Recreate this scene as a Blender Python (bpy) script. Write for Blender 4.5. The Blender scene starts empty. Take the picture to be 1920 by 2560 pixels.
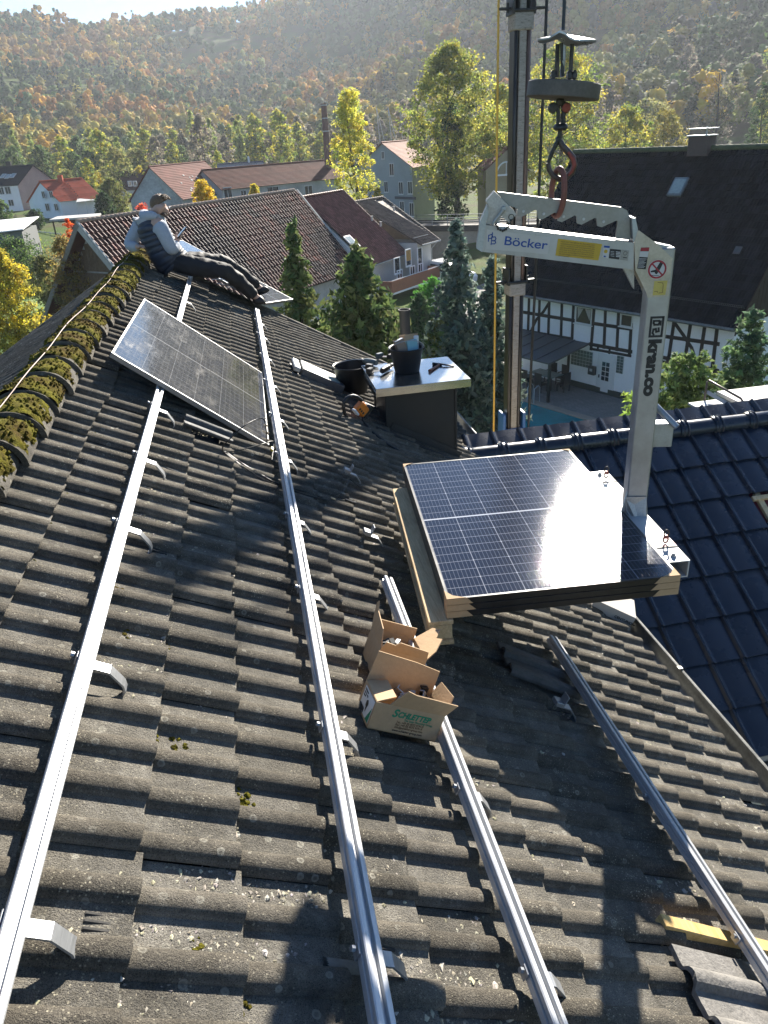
import bpy, bmesh, math, random
import numpy as np
from mathutils import Vector, Matrix, noise as mnoise
S = bpy.context.scene
COL = S.collection
R_ = math.radians
# ------------------------------------------------------------------ camera
CZ = 12.6
CAMM = np.array([[0.98086998, -0.13254999, 0.14256433], [-0.18664600, -0.43235719, 0.88217375], [-0.05529341, -0.89190681, -0.44882611]])
FPX = 1866.95
C0 = np.array([0.0, 0.0, CZ])
cam = bpy.data.cameras.new('camera'); cam_o = bpy.data.objects.new('camera', cam); COL.objects.link(cam_o)
cam.sensor_fit = 'HORIZONTAL'; cam.sensor_width = 36.0; cam.lens = 36.0 * FPX / 1920.0
cam.clip_start = 0.05; cam.clip_end = 6000
_h, _r, _u = CAMM[:, 0], CAMM[:, 1], CAMM[:, 2]        # image right, image down, forward, in world axes
cam_o.matrix_world = Matrix(((_h[0], -_r[0], -_u[0], 0), (_h[1], -_r[1], -_u[1], 0), (_h[2], -_r[2], -_u[2], CZ), (0, 0, 0, 1)))
S.camera = cam_o
# ------------------------------------------------------------------ sky and sun
SUN_EL, SUN_AZ = R_(27.0), R_(27.3)                   # azimuth from +Y towards +X
w = bpy.data.worlds.new('World'); S.world = w; w.use_nodes = True
nt = w.node_tree; nt.nodes.clear()
sk = nt.nodes.new('ShaderNodeTexSky'); sk.sky_type = 'NISHITA'; sk.sun_disc = False
sk.sun_elevation = SUN_EL; sk.sun_rotation = SUN_AZ; sk.altitude = 250; sk.air_density = 0.75; sk.dust_density = 0.0; sk.ozone_density = 2.0
bg = nt.nodes.new('ShaderNodeBackground'); bg.inputs['Strength'].default_value = 0.064
ow = nt.nodes.new('ShaderNodeOutputWorld')
hs = nt.nodes.new('ShaderNodeHueSaturation'); hs.inputs['Saturation'].default_value = 1.2; hs.inputs['Value'].default_value = 0.9
nt.links.new(sk.outputs[0], hs.inputs['Color']); nt.links.new(hs.outputs[0], bg.inputs[0]); nt.links.new(bg.outputs[0], ow.inputs[0])
sl = bpy.data.lights.new('sun', 'SUN'); sl.energy = 5.0; sl.angle = R_(0.53); sl.color = (1.0, 0.93, 0.82)
so = bpy.data.objects.new('sun', sl); COL.objects.link(so)
SUN = Vector((math.sin(SUN_AZ) * math.cos(SUN_EL), math.cos(SUN_AZ) * math.cos(SUN_EL), math.sin(SUN_EL)))
so.rotation_euler = (-SUN).to_track_quat('-Z', 'Y').to_euler()
S.view_settings.view_transform = 'Standard'; S.view_settings.look = 'None'
S.view_settings.exposure = 1.7; S.view_settings.gamma = 1.0; S.view_settings.use_curve_mapping = False
S.cycles.max_bounces = 8; S.cycles.transparent_max_bounces = 8; S.cycles.volume_bounces = 0
S.cycles.use_denoising = True; S.cycles.sample_clamp_indirect = 8.0; S.cycles.caustics_reflective = False

# ------------------------------------------------------------------ from photograph pixels (1920 x 2560) to points of the place
def ray(p):
    v = CAMM @ np.array([p[0] - 960.0, p[1] - 1280.0, FPX]); return v / np.linalg.norm(v)
def onz(p, z):
    r = ray(p); return Vector(C0 + r * ((z - CZ) / r[2]))
def ony(p, y):
    r = ray(p); return Vector(C0 + r * (y / r[1]))
def onplane(p, P0, n):
    r = ray(p); return Vector(C0 + r * (float(np.dot(np.array(P0) - C0, np.array(n))) / float(np.dot(r, np.array(n)))))
AL = R_(30.0); HH = 1.56                               # pitch of the near roof, distance of the eye from its plane
RN = Vector((math.sin(AL), 0, math.cos(AL))); RD = Vector((math.cos(AL), 0, -math.sin(AL))); RR = Vector((0, 1, 0))
def roofpx(p, off=0.0):
    r = ray(p); return Vector(C0 + r * (-(HH - off) / float(np.dot(r, np.array(RN)))))
def rp(x, y, off=0.0):
    return Vector((x, y, CZ - HH / math.cos(AL) - x * math.tan(AL))) + RN * off
def roofS(P): return (Vector(P) - Vector(C0)).dot(RD)
def unroof(s, y, off=0.0):
    return Vector((0, y, CZ)) - RN * (HH - off) + RD * s

# ------------------------------------------------------------------ objects
BASE = {}
def link(o): COL.objects.link(o); return o
def tag(o, label=None, cat=None, group=None, kind=None):
    if label: o['label'] = label
    if cat: o['category'] = cat
    if group: o['group'] = group
    if kind: o['kind'] = kind
    return o
def thing(name, label, cat, loc=(0, 0, 0), group=None, rz=0.0):
    o = bpy.data.objects.new(name, None); o.empty_display_size = 0.1; o.location = loc; o.rotation_euler = (0, 0, rz); link(o)
    BASE[o.name] = Vector(loc); return tag(o, label, cat, group)
def base_of(o):
    while o is not None:
        if o.name in BASE: return BASE[o.name]
        o = o.parent
    return Vector((0, 0, 0))
def copy_tree(o, parent=None):
    c = o.copy(); link(c)
    if parent is not None: c.parent = parent
    for ch in [q for q in o.children]: copy_tree(ch, c)
    return c
def mesh_obj(name, me, mats, parent=None, base=None):
    o = bpy.data.objects.new(name, me); link(o)
    for m in (mats if isinstance(mats, (list, tuple)) else [mats]): me.materials.append(m)
    if parent is not None: o.parent = parent
    return o
class MB:
    """collects faces in world coordinates and links them as one mesh"""
    def __init__(s): s.v = []; s.f = []; s.m = []; s.c = []; s.uv = {}; s.mi = 0; s.col = (1, 1, 1, 1)
    def add(s, vs, fs):
        b = len(s.v); s.v += [tuple(v) for v in vs]; s.c += [s.col] * len(vs)
        for f in fs: s.f.append(tuple(i + b for i in f)); s.m.append(s.mi)
        return b
    def quad(s, a, b, c, d, uv=None):
        s.add([a, b, c, d], [(0, 1, 2, 3)])
        if uv: s.uv[len(s.f) - 1] = uv
    def poly(s, pts): s.add(pts, [tuple(range(len(pts)))])
    def box(s, c, size, X=(1, 0, 0), Y=(0, 1, 0), Z=(0, 0, 1), bev=0.0):
        c = Vector(c); X, Y, Z = Vector(X), Vector(Y), Vector(Z); hx, hy, hz = size[0] / 2, size[1] / 2, size[2] / 2
        if bev <= 0:
            vs = [c + X * (sx * hx) + Y * (sy * hy) + Z * (sz * hz) for sx in (-1, 1) for sy in (-1, 1) for sz in (-1, 1)]
            s.add(vs, [(0, 1, 3, 2), (4, 6, 7, 5), (0, 4, 5, 1), (2, 3, 7, 6), (0, 2, 6, 4), (1, 5, 7, 3)]); return
        b = min(bev, hx * .9, hy * .9, hz * .9); vs = []
        for sx in (-1, 1):
            for sy in (-1, 1):
                for sz in (-1, 1):
                    for ax in range(3):
                        q = [hx, hy, hz]
                        for k in range(3):
                            if k != ax: q[k] -= b
                        vs.append(c + X * (sx * q[0]) + Y * (sy * q[1]) + Z * (sz * q[2]))
        I = lambda sx, sy, sz, ax: (((sx + 1) // 2 * 2 + (sy + 1) // 2) * 2 + (sz + 1) // 2) * 3 + ax
        fs = []
        for sg in (-1, 1):
            fs.append([I(sg, -1, -1, 0), I(sg, 1, -1, 0), I(sg, 1, 1, 0), I(sg, -1, 1, 0)][::sg])
            fs.append([I(-1, sg, -1, 1), I(-1, sg, 1, 1), I(1, sg, 1, 1), I(1, sg, -1, 1)][::sg])
            fs.append([I(-1, -1, sg, 2), I(1, -1, sg, 2), I(1, 1, sg, 2), I(-1, 1, sg, 2)][::sg])
        for a in (-1, 1):
            for d in (-1, 1):
                fs.append([I(a, d, -1, 0), I(a, d, 1, 0), I(a, d, 1, 1), I(a, d, -1, 1)][::-a * d])
                fs.append([I(a, -1, d, 0), I(a, 1, d, 0), I(a, 1, d, 2), I(a, -1, d, 2)][::a * d])
                fs.append([I(-1, a, d, 1), I(1, a, d, 1), I(1, a, d, 2), I(-1, a, d, 2)][::-a * d])
                for e in (-1, 1):
                    fs.append([I(a, d, e, 0), I(a, d, e, 1), I(a, d, e, 2)][::a * d * e])
        s.add(vs, fs)
    def prism(s, pts, off):
        """closed polygon pts (world) extruded by vector off"""
        off = Vector(off); n = len(pts); a = [Vector(p) for p in pts]
        nrm = Vector((0, 0, 0))
        for i in range(n): nrm += a[i].cross(a[(i + 1) % n])
        if nrm.dot(off) > 0: a = a[::-1]
        vs = a + [p + off for p in a]
        # the first loop faces away from off
        s.add(vs, [tuple(range(n)), tuple(range(2 * n - 1, n - 1, -1))] + [(i, i + n, (i + 1) % n + n, (i + 1) % n) for i in range(n)])
    def tube(s, pts, r, n=8, cap=True, sq=None):
        pts = [Vector(p) for p in pts]; rs = r if isinstance(r, (list, tuple)) else [r] * len(pts)
        t0 = (pts[1] - pts[0]).normalized(); up = Vector((0, 0, 1)) if abs(t0.z) < .9 else Vector((1, 0, 0))
        a = t0.cross(up).normalized(); vs = []
        for i, p in enumerate(pts):
            t = (pts[min(i + 1, len(pts) - 1)] - pts[max(i - 1, 0)]).normalized()
            a = (a - t * a.dot(t)).normalized(); b = t.cross(a)
            for k in range(n):
                an = 2 * math.pi * k / n; vs.append(p + (a * math.cos(an) + b * math.sin(an)) * rs[i])
        fs = [(i * n + k, i * n + (k + 1) % n, (i + 1) * n + (k + 1) % n, (i + 1) * n + k) for i in range(len(pts) - 1) for k in range(n)]
        if cap: fs += [tuple(range(n - 1, -1, -1)), tuple(range((len(pts) - 1) * n, len(pts) * n))]
        s.add(vs, fs)
    def lathe(s, prof, c, n=24, X=(1, 0, 0), Y=(0, 1, 0), Z=(0, 0, 1)):
        """prof: list of (radius, height)"""
        c = Vector(c); X, Y, Z = Vector(X), Vector(Y), Vector(Z)
        vs = [c + (X * math.cos(2 * math.pi * k / n) + Y * math.sin(2 * math.pi * k / n)) * r + Z * h for r, h in prof for k in range(n)]
        m = len(prof)
        fs = [(i * n + k, i * n + (k + 1) % n, (i + 1) * n + (k + 1) % n, (i + 1) * n + k) for i in range(m - 1) for k in range(n)]
        s.add(vs, fs)
    def loft(s, rings, cap=True):
        n = len(rings[0]); vs = [p for r in rings for p in r]
        fs = [(i * n + k, i * n + (k + 1) % n, (i + 1) * n + (k + 1) % n, (i + 1) * n + k) for i in range(len(rings) - 1) for k in range(n)]
        if cap: fs += [tuple(range(n - 1, -1, -1)), tuple(range((len(rings) - 1) * n, len(rings) * n))]
        s.add(vs, fs)
    def ball(s, c, r, seg=10, rings=7, jit=0.0, rnd=random):
        rr = r if isinstance(r, (list, tuple)) else (r, r, r); prof = []
        vs = []; c = Vector(c)
        for i in range(rings + 1):
            th = math.pi * i / rings
            for k in range(seg):
                ph = 2 * math.pi * k / seg; j = 1 + jit * (rnd.random() - .5)
                vs.append(c + Vector((rr[0] * math.sin(th) * math.cos(ph) * j, rr[1] * math.sin(th) * math.sin(ph) * j, rr[2] * math.cos(th) * j)))
        s.add(vs, [(i * seg + k, (i + 1) * seg + k, (i + 1) * seg + (k + 1) % seg, i * seg + (k + 1) % seg) for i in range(rings) for k in range(seg)])
    def build(s, name, mats, parent=None, base=None, smooth=None):
        b = base_of(parent) if parent is not None else (Vector(base) if base is not None else Vector((0, 0, 0)))
        me = bpy.data.meshes.new(name)
        v = np.array(s.v, dtype=np.float64).reshape(-1, 3) - np.array(b)
        me.from_pydata(v.tolist(), [], s.f)
        at = me.attributes.new('Col', 'FLOAT_COLOR', 'POINT'); at.data.foreach_set('color', np.array(s.c, dtype=np.float32).ravel())
        me.polygons.foreach_set('material_index', s.m)
        if s.uv:
            ul = me.uv_layers.new(name='UVMap'); 
            for fi, uv in s.uv.items():
                for k, li in enumerate(me.polygons[fi].loop_indices): ul.data[li].uv = uv[k]
        if smooth is not None:
            me.polygons.foreach_set('use_smooth', [True] * len(me.polygons))
            me.set_sharp_from_angle(angle=R_(smooth))
        me.update()
        o = mesh_obj(name, me, mats, parent)
        if parent is None:
            o.location = b; BASE[o.name] = b
        return o
def np_obj(name, v, q, c, mats, parent=None, base=None, smooth=False):
    b = base_of(parent) if parent is not None else (Vector(base) if base is not None else Vector((0, 0, 0)))
    k = q.shape[1]; me = bpy.data.meshes.new(name); nv = len(v); nf = len(q)
    me.vertices.add(nv); me.vertices.foreach_set('co', (v - np.array(b)).astype(np.float32).ravel())
    me.loops.add(nf * k); me.loops.foreach_set('vertex_index', q.astype(np.int32).ravel())
    me.polygons.add(nf); me.polygons.foreach_set('loop_start', np.arange(0, nf * k, k, dtype=np.int32))
    if smooth: me.polygons.foreach_set('use_smooth', np.ones(nf, dtype=bool))
    me.update(calc_edges=True)
    if c is not None:
        at = me.attributes.new('Col', 'FLOAT_COLOR', 'POINT')
        cc = np.ones((nv, 4), dtype=np.float32); cc[:, :3] = c; at.data.foreach_set('color', cc.ravel())
    o = mesh_obj(name, me, mats, parent)
    if parent is None: o.location = b; BASE[o.name] = b
    return o
def text_obj(name, body, mat, parent, P, X, Y, size, extrude=0.0006, bold=0.0, align='LEFT', sx=1.0, shear=0.0):
    """lettering lying in the plane spanned by X (reading direction) and Y (up); P is the baseline start"""
    X = Vector(X).normalized(); Y = Vector(Y); Y = (Y - X * Y.dot(X)).normalized(); Z = X.cross(Y)
    cu = bpy.data.curves.new(name, 'FONT'); cu.body = body; cu.size = size; cu.extrude = extrude; cu.offset = bold; cu.align_x = align; cu.shear = shear
    tmp = bpy.data.objects.new(name + '_tmp', cu); link(tmp)
    me = bpy.data.meshes.new_from_object(tmp); bpy.data.objects.remove(tmp); bpy.data.curves.remove(cu)
    b = base_of(parent); P = Vector(P)
    for v in me.vertices:
        q = P + X * (v.co.x * sx) + Y * v.co.y + Z * v.co.z - b; v.co = q
    me.materials.clear()
    return mesh_obj(name, me, mat, parent)

# ------------------------------------------------------------------ materials
class NT:
    def __init__(s, name):
        s.m = bpy.data.materials.new(name); s.m.use_nodes = True; s.t = s.m.node_tree; s.t.nodes.clear()
        s.out = s.n('ShaderNodeOutputMaterial'); s._tc = None
    def n(s, k, **kw):
        x = s.t.nodes.new(k)
        for a, b in kw.items(): setattr(x, a, b)
        return x
    def l(s, a, b): s.t.links.new(a, b)
    def set(s, sock, v):
        if hasattr(v, 'is_output') or isinstance(v, bpy.types.NodeSocket): s.l(v, sock)
        else: sock.default_value = v
    def obj(s):
        if s._tc is None: s._tc = s.n('ShaderNodeTexCoord')
        return s._tc.outputs['Object']
    def uv(s):
        if s._tc is None: s._tc = s.n('ShaderNodeTexCoord')
        return s._tc.outputs['UV']
    def noise(s, scale, detail=4, rough=.55, vec=None, stretch=None, dist=0.0):
        x = s.n('ShaderNodeTexNoise'); x.inputs['Scale'].default_value = scale; x.inputs['Detail'].default_value = detail
        x.inputs['Roughness'].default_value = rough; x.inputs['Distortion'].default_value = dist
        v = vec if vec is not None else s.obj()
        if stretch:
            mp = s.n('ShaderNodeMapping'); mp.inputs['Scale'].default_value = stretch; s.l(v, mp.inputs['Vector']); v = mp.outputs[0]
        s.l(v, x.inputs['Vector']); return x.outputs['Fac']
    def voro(s, scale, feature='F1', vec=None, rnd=1.0):
        x = s.n('ShaderNodeTexVoronoi', feature=feature); x.inputs['Scale'].default_value = scale; x.inputs['Randomness'].default_value = rnd
        s.l(vec if vec is not None else s.obj(), x.inputs['Vector']); return x
    def ramp(s, fac, stops, interp='LINEAR'):
        x = s.n('ShaderNodeValToRGB'); x.color_ramp.interpolation = interp; e = x.color_ramp.elements
        while len(e) < len(stops): e.new(0.5)
        for i, (p, c) in enumerate(stops):
            e[i].position = p; e[i].color = (c[0], c[1], c[2], 1) if isinstance(c, (tuple, list)) else (c, c, c, 1)
        s.l(fac, x.inputs[0]); return x.outputs[0]
    def math(s, op, a, b=0.0, c=None):
        x = s.n('ShaderNodeMath', operation=op); s.set(x.inputs[0], a); s.set(x.inputs[1], b)
        if c is not None: s.set(x.inputs[2], c)
        return x.outputs[0]
    def mix(s, fac, a, b, mode='MIX'):
        x = s.n('ShaderNodeMix', data_type='RGBA', blend_type=mode); s.set(x.inputs[0], fac)
        s.set(x.inputs[6], a if not isinstance(a, tuple) else (*a[:3], 1)); s.set(x.inputs[7], b if not isinstance(b, tuple) else (*b[:3], 1)); return x.outputs[2]
    def attr(s, name='Col'):
        x = s.n('ShaderNodeAttribute'); x.attribute_name = name; return x.outputs['Color']
    def sep(s, v):
        x = s.n('ShaderNodeSeparateXYZ'); s.l(v, x.inputs[0]); return x.outputs
    def bump(s, h, strength=.5, dist=.01, normal=None):
        x = s.n('ShaderNodeBump'); x.inputs['Strength'].default_value = strength; x.inputs['Distance'].default_value = dist
        s.l(h, x.inputs['Height'])
        if normal is not None: s.l(normal, x.inputs['Normal'])
        return x.outputs[0]
    def bsdf(s, color=(.5, .5, .5), rough=.6, metal=0.0, normal=None, spec=.5, coat=0.0, trans=0.0):
        x = s.n('ShaderNodeBsdfPrincipled')
        s.set(x.inputs['Base Color'], color if not isinstance(color, tuple) else (*color[:3], 1))
        s.set(x.inputs['Roughness'], rough); s.set(x.inputs['Metallic'], metal); s.set(x.inputs['Specular IOR Level'], spec)
        if coat: x.inputs['Coat Weight'].default_value = coat; x.inputs['Coat Roughness'].default_value = .08
        if normal is not None: s.l(normal, x.inputs['Normal'])
        s.l(x.outputs[0], s.out.inputs[0]); s.b = x; return x
def plain(name, color, rough=.6, metal=0.0, var=.25, scale=6.0, bump=0.0, bscale=60.0, spec=.5, coat=0.0, stretch=None):
    """one colour with wear: large soft variation plus fine grain"""
    t = NT(name); a = t.noise(scale, 5, .6, stretch=stretch); b = t.noise(scale * 9, 3, .6, stretch=stretch)
    f = t.math('ADD', t.math('MULTIPLY', a, .65), t.math('MULTIPLY', b, .35))
    lo = tuple(max(0, x * (1 - var)) for x in color); hi = tuple(min(1, x * (1 + var)) for x in color)
    c = t.ramp(f, [(.32, lo), (.68, hi)])
    rg = t.ramp(a, [(.3, max(.02, rough * .85)), (.7, min(1, rough * 1.15))])
    nm = t.bump(t.noise(bscale, 4, .6), bump, .01) if bump else None
    t.bsdf(c, rg, metal, nm, spec, coat); return t.m
def colattr(name, rough=.8, var=.3, scale=3.0, bump=.0, bscale=40.0, spec=.3):
    t = NT(name); f = t.noise(scale, 5, .65); k = t.ramp(f, [(.3, 1 - var), (.7, 1 + var)])
    c = t.mix(1.0, t.attr(), k, 'MULTIPLY'); nm = t.bump(t.noise(bscale, 4, .6), bump, .02) if bump else None
    t.bsdf(c, rough, 0, nm, spec); return t.m
def leafmat(name, trans=.5, rough=.6, gain=1.0):
    t = NT(name); c = t.attr()
    if gain != 1.0: c = t.mix(1.0, c, (gain, gain, gain), 'MULTIPLY')
    d = t.n('ShaderNodeBsdfPrincipled'); t.l(c, d.inputs['Base Color']); d.inputs['Roughness'].default_value = rough; d.inputs['Specular IOR Level'].default_value = .25
    tr = t.n('ShaderNodeBsdfTranslucent'); t.l(c, tr.inputs['Color'])
    mx = t.n('ShaderNodeMixShader'); mx.inputs[0].default_value = trans
    t.l(d.outputs[0], mx.inputs[1]); t.l(tr.outputs[0], mx.inputs[2]); t.l(mx.outputs[0], t.out.inputs[0]); return t.m
# ------------------------------------------------------------------ the near house: roof of double-roll concrete tiles
def tile_material():
    t = NT('weathered_concrete_tile')
    big = t.noise(1.1, 5, .6); mid = t.noise(9, 6, .65); fine = t.noise(170, 3, .7); grit = t.noise(420, 2, .7)
    base = t.ramp(mid, [(.30, (.080, .076, .069)), (.5, (.145, .137, .124)), (.72, (.245, .230, .205))])
    base = t.mix(t.ramp(big, [(.35, 0.0), (.7, .55)]), base, (.26, .24, .20))
    base = t.mix(1.0, base, t.attr(), 'MULTIPLY')
    base = t.mix(t.ramp(fine, [(.42, .0), (.62, .6)]), base, t.mix(.55, base, (.30, .27, .21)))
    base = t.mix(t.ramp(grit, [(.52, 0.0), (.66, .9)]), base, (.030, .028, .026))
    # crustose lichen: pale rings and specks of a few centimetres
    v = t.voro(26, vec=t.obj()); d = v.outputs['Distance']; rnd = t.sep(v.outputs['Color'])[0]
    dd = t.math('ADD', d, t.math('MULTIPLY', t.math('SUBTRACT', t.noise(90, 3, .6), .5), .16))
    sel = t.math('GREATER_THAN', rnd, .72)
    ring = t.ramp(dd, [(.12, .25), (.20, .9), (.27, .8), (.30, 0.0)])
    patch = t.ramp(t.noise(2.1, 4, .6), [(.42, 0.0), (.56, 1.0)])
    base = t.mix(t.math('MULTIPLY', t.math('MULTIPLY', ring, sel), t.math('MULTIPLY', patch, .65)), base, (.46, .44, .37))
    sp = t.ramp(t.voro(95).outputs['Distance'], [(.16, 1.0), (.26, 0.0)])
    base = t.mix(t.math('MULTIPLY', sp, t.ramp(t.noise(5, 5, .7), [(.42, 0.0), (.60, .95)])), base, (.46, .42, .32))
    yl = t.ramp(t.noise(14, 5, .75), [(.70, 0.0), (.76, .7)])
    base = t.mix(t.math('MULTIPLY', yl, t.ramp(t.noise(2.7, 2), [(.5, 0.0), (.65, .12)])), base, (.34, .21, .04))
    h = t.math('ADD', t.math('MULTIPLY', fine, .7), t.math('ADD', t.math('MULTIPLY', grit, .5), t.math('MULTIPLY', mid, .9)))
    nm = t.bump(h, 1.0, .010)
    st_ = t.ramp(t.noise(3.2, 5, .7, dist=1.2), [(.40, 0.0), (.52, .45), (.60, 0.0)])
    base = t.mix(st_, base, t.mix(1.0, base, (.45, .44, .42), 'MULTIPLY'))
    t.bsdf(base, .93, 0, nm, .18); return t.m
M_tile = tile_material()

def dbl_roll(v, w, hr, half):
    """height of the double-roll profile at v across a width w: two rolls and two flat pans"""
    q = (v / w * 2.0) % 1.0
    if q < .48:
        return hr * math.sqrt(max(0.0, 1 - (q / .24 - 1) ** 2)) ** .9
    return 0.0
def tile_field(mb, O, D, A, N, rows, cols, e, w, prof, thick, K, rnd, jit=.004, skip=None, lap=.07, tone=(.70, 1.25), hue=None, y0=0.0, smin=None, vs=None, vcol=None):
    """O: upper corner; D down the slope, A along the eaves, N outwards"""
    D, A, N, O = Vector(D), Vector(A), Vector(N), Vector(O)
    for i in range(rows):
        for j in range(cols):
            if skip and skip(i, j): continue
            js = rnd.gauss(0, jit); jn = abs(rnd.gauss(0, jit * .6)); tilt = rnd.gauss(0, jit * 1.2)
            k = rnd.uniform(*tone); mb.col = (k, k, k, 1) if hue is None else hue(rnd, i, j)
            s0, s1 = i * e - lap + js, (i + 1) * e + js
            if smin is not None:
                if s1 < smin + .05: continue
                s0 = max(s0, smin)
            top = []; bot = []; fr = []; fl = []
            n0, n1 = jn, thick + jn
            for q in range(K + 1):
                v = w * (q / K if vs is None else vs[q]) * 1.002; h = prof(v if q < K else w - 1e-6); P = O + A * (y0 + j * w + v)
                tt = tilt * (q / K - .5)
                top.append(P + D * s0 + N * (n0 + h * .92))
                bot.append(P + D * (s1 + tt) + N * (n1 + h))
                fr.append(P + D * (s1 + tt - .004) + N * (n1 + h - thick * 1.15))
            n = K + 1; b_ = len(mb.c)
            mb.add(top + bot, [(q, q + 1, n + q + 1, n + q)[::-1] for q in range(K)])
            if vcol:
                for q in range(K + 1):
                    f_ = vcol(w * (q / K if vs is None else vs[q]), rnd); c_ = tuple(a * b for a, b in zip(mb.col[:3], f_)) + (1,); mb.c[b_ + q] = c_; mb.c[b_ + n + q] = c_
            mb.add(bot + fr, [(q, q + 1, n + q + 1, n + q)[::-1] for q in range(K)])
    mb.col = (1, 1, 1, 1)

XR = -1.17                                               # the ridge
Y_END = 9.75                                             # far gable
Y_START = -1.2                                           # behind the photographer
EXP, TW = .2555, .300
S_RIDGE = roofS(rp(XR, 0))
ROWS = 15
S_EAVE = S_RIDGE + .07 + ROWS * EXP
rnd = random.Random(5)
house = thing('tiled_house', 'house under the photographer with weathered grey double-roll tile roof and mossy ridge', 'house', (0.6, 4.2, 0))
COLS = int((Y_END - Y_START) / TW)
HOLES = set()
mb = MB()
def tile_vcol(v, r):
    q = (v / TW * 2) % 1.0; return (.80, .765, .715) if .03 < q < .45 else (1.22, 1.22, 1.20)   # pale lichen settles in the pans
def prof_main(v): return dbl_roll(v, TW, .033, 1)
O_main = unroof(S_RIDGE + .07, Y_END - COLS * TW, .0)
def _skip(i, j): return (i, j) in HOLES
VS = []
for h_ in (0, .5):
    VS += [h_ + .5 * .24 * (1 - math.cos(math.pi * k / 11)) for k in range(12)] + [h_ + .5 * .76]
VS.append(1.0)
def col_of(y): return int((y - (Y_END - COLS * TW)) / TW)
def row_of(s): return int((s - S_RIDGE - .07) / EXP)
_h = roofpx((485, 1085)); HOLES.add((row_of(roofS(_h)), col_of(_h.y)))
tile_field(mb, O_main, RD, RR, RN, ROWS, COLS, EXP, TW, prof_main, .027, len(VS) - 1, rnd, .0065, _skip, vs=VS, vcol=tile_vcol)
roof_main = mb.build('roof', M_tile, house, smooth=38)
# the far slope, falling away to the left of the ridge
LD = Vector((-math.cos(AL), 0, -math.sin(AL))); LN = Vector((-math.sin(AL), 0, math.cos(AL)))
PR = rp(XR, 0)
mb = MB()
tile_field(mb, PR + Vector((0, Y_END - COLS * TW, 0)) + LD * .07, LD, RR, LN, 20, COLS, EXP, TW, lambda v: dbl_roll(v, TW, .036, 1), .030, len(VS) - 1, rnd, .007, vs=VS, tone=(.40, .72))  # darker tile tone over this whole slope
ob = mb.build('roof', M_tile, house, smooth=38); ob['label'] = 'darker far slope of the tiled roof'
# sarking under the tiles keeps daylight out of the joints
mb = MB()
for dv, nv in ((RD, RN), (LD, LN)):
    a = PR + Vector((0, Y_START, 0)) - nv * .035; b = PR + Vector((0, Y_END - .02, 0)) - nv * .035; L = ROWS * EXP + .02 if dv is RD else 20 * EXP
    mb.prism([a, b, b + dv * L, a + dv * L], -nv * .05)
mb.build('underlay', plain('black_underlay', (.012, .012, .012), .9), house)
# walls below
M_render = plain('pale_render', (.55, .52, .46), .9, var=.12, bump=.2, bscale=30)
mb = MB()
xe = unroof(S_EAVE, 0).x - .35; ze = unroof(S_EAVE, 0).z - .25; xl = (PR + LD * 20 * EXP).x + .3; zl = (PR + LD * 20 * EXP).z - .25
mb.prism([(xl, Y_END - .3, 0), (xe, Y_END - .3, 0), (xe, Y_END - .3, ze), (XR, Y_END - .3, PR.z - .15), (xl, Y_END - .3, zl)], (0, Y_START - Y_END + .6, 0))
mb.build('wall', M_render, house)

# ridge caps: half-round tiles, each lapping the next, thick with moss
M_cap = M_tile
def moss_material():
    t = NT('moss'); a = t.noise(26, 6, .7); b = t.noise(160, 4, .7); big = t.noise(5, 3, .6)
    c = t.ramp(t.math('ADD', t.math('MULTIPLY', a, .6), t.math('MULTIPLY', b, .4)), [(.28, (.016, .018, .003)), (.45, (.10, .095, .012)), (.58, (.22, .20, .022)), (.75, (.36, .32, .045))])
    c = t.mix(t.ramp(big, [(.42, 0.0), (.62, .85)]), c, t.ramp(b, [(.3, (.025, .018, .008)), (.7, (.15, .09, .025))]))
    nm = t.bump(t.math('ADD', a, b), 1.0, .02); t.bsdf(c, .95, 0, nm, .1); return t.m
M_moss = moss_material()
cap = MB(); moss = MB(); tufts = MB()
CAPL, CR = .345, .125
ncap = int((Y_END - Y_START) / CAPL) + 1
zc = PR.z - .035
caps_y = []
for k in range(ncap):
    y1 = Y_END + .02 - k * CAPL; y0 = y1 - CAPL - .05      # near end laps over the next one
    r1, r0 = CR - .012, CR + .014; kk = rnd.uniform(.8, 1.1); cap.col = (kk, kk, kk, 1)
    jx = rnd.gauss(0, .006); jz = rnd.gauss(0, .004); n = 16
    rings = []
    for (y, r) in ((y1, r1), (y0 + .03, r0), (y0, r0 + .006)):
        rings.append([Vector((XR + jx + math.cos(math.pi * q / n) * r * 1.18, y, zc + jz + math.sin(math.pi * q / n) * r)) for q in range(n + 1)])
    m = n + 1
    cap.add(sum(rings, []), [(a * m + q, a * m + q + 1, (a + 1) * m + q + 1, (a + 1) * m + q)[::-1] for a in range(2) for q in range(n)])
    inner = [Vector((p.x * .0 + XR + jx + (p.x - XR - jx) * .84, p.y, zc + jz + (p.z - zc - jz) * .84)) for p in rings[2]]
    cap.add(rings[2] + inner, [(q, q + 1, m + q + 1, m + q)[::-1] for q in range(n)])
    caps_y.append((y0, y1, jx, jz, r0, r1))
cap.col = (1, 1, 1, 1)
ridge = cap.build('ridge', M_cap, house, smooth=50); ridge['label'] = 'half-round ridge tiles under thick yellow-green moss'
mr = random.Random(11)
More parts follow.
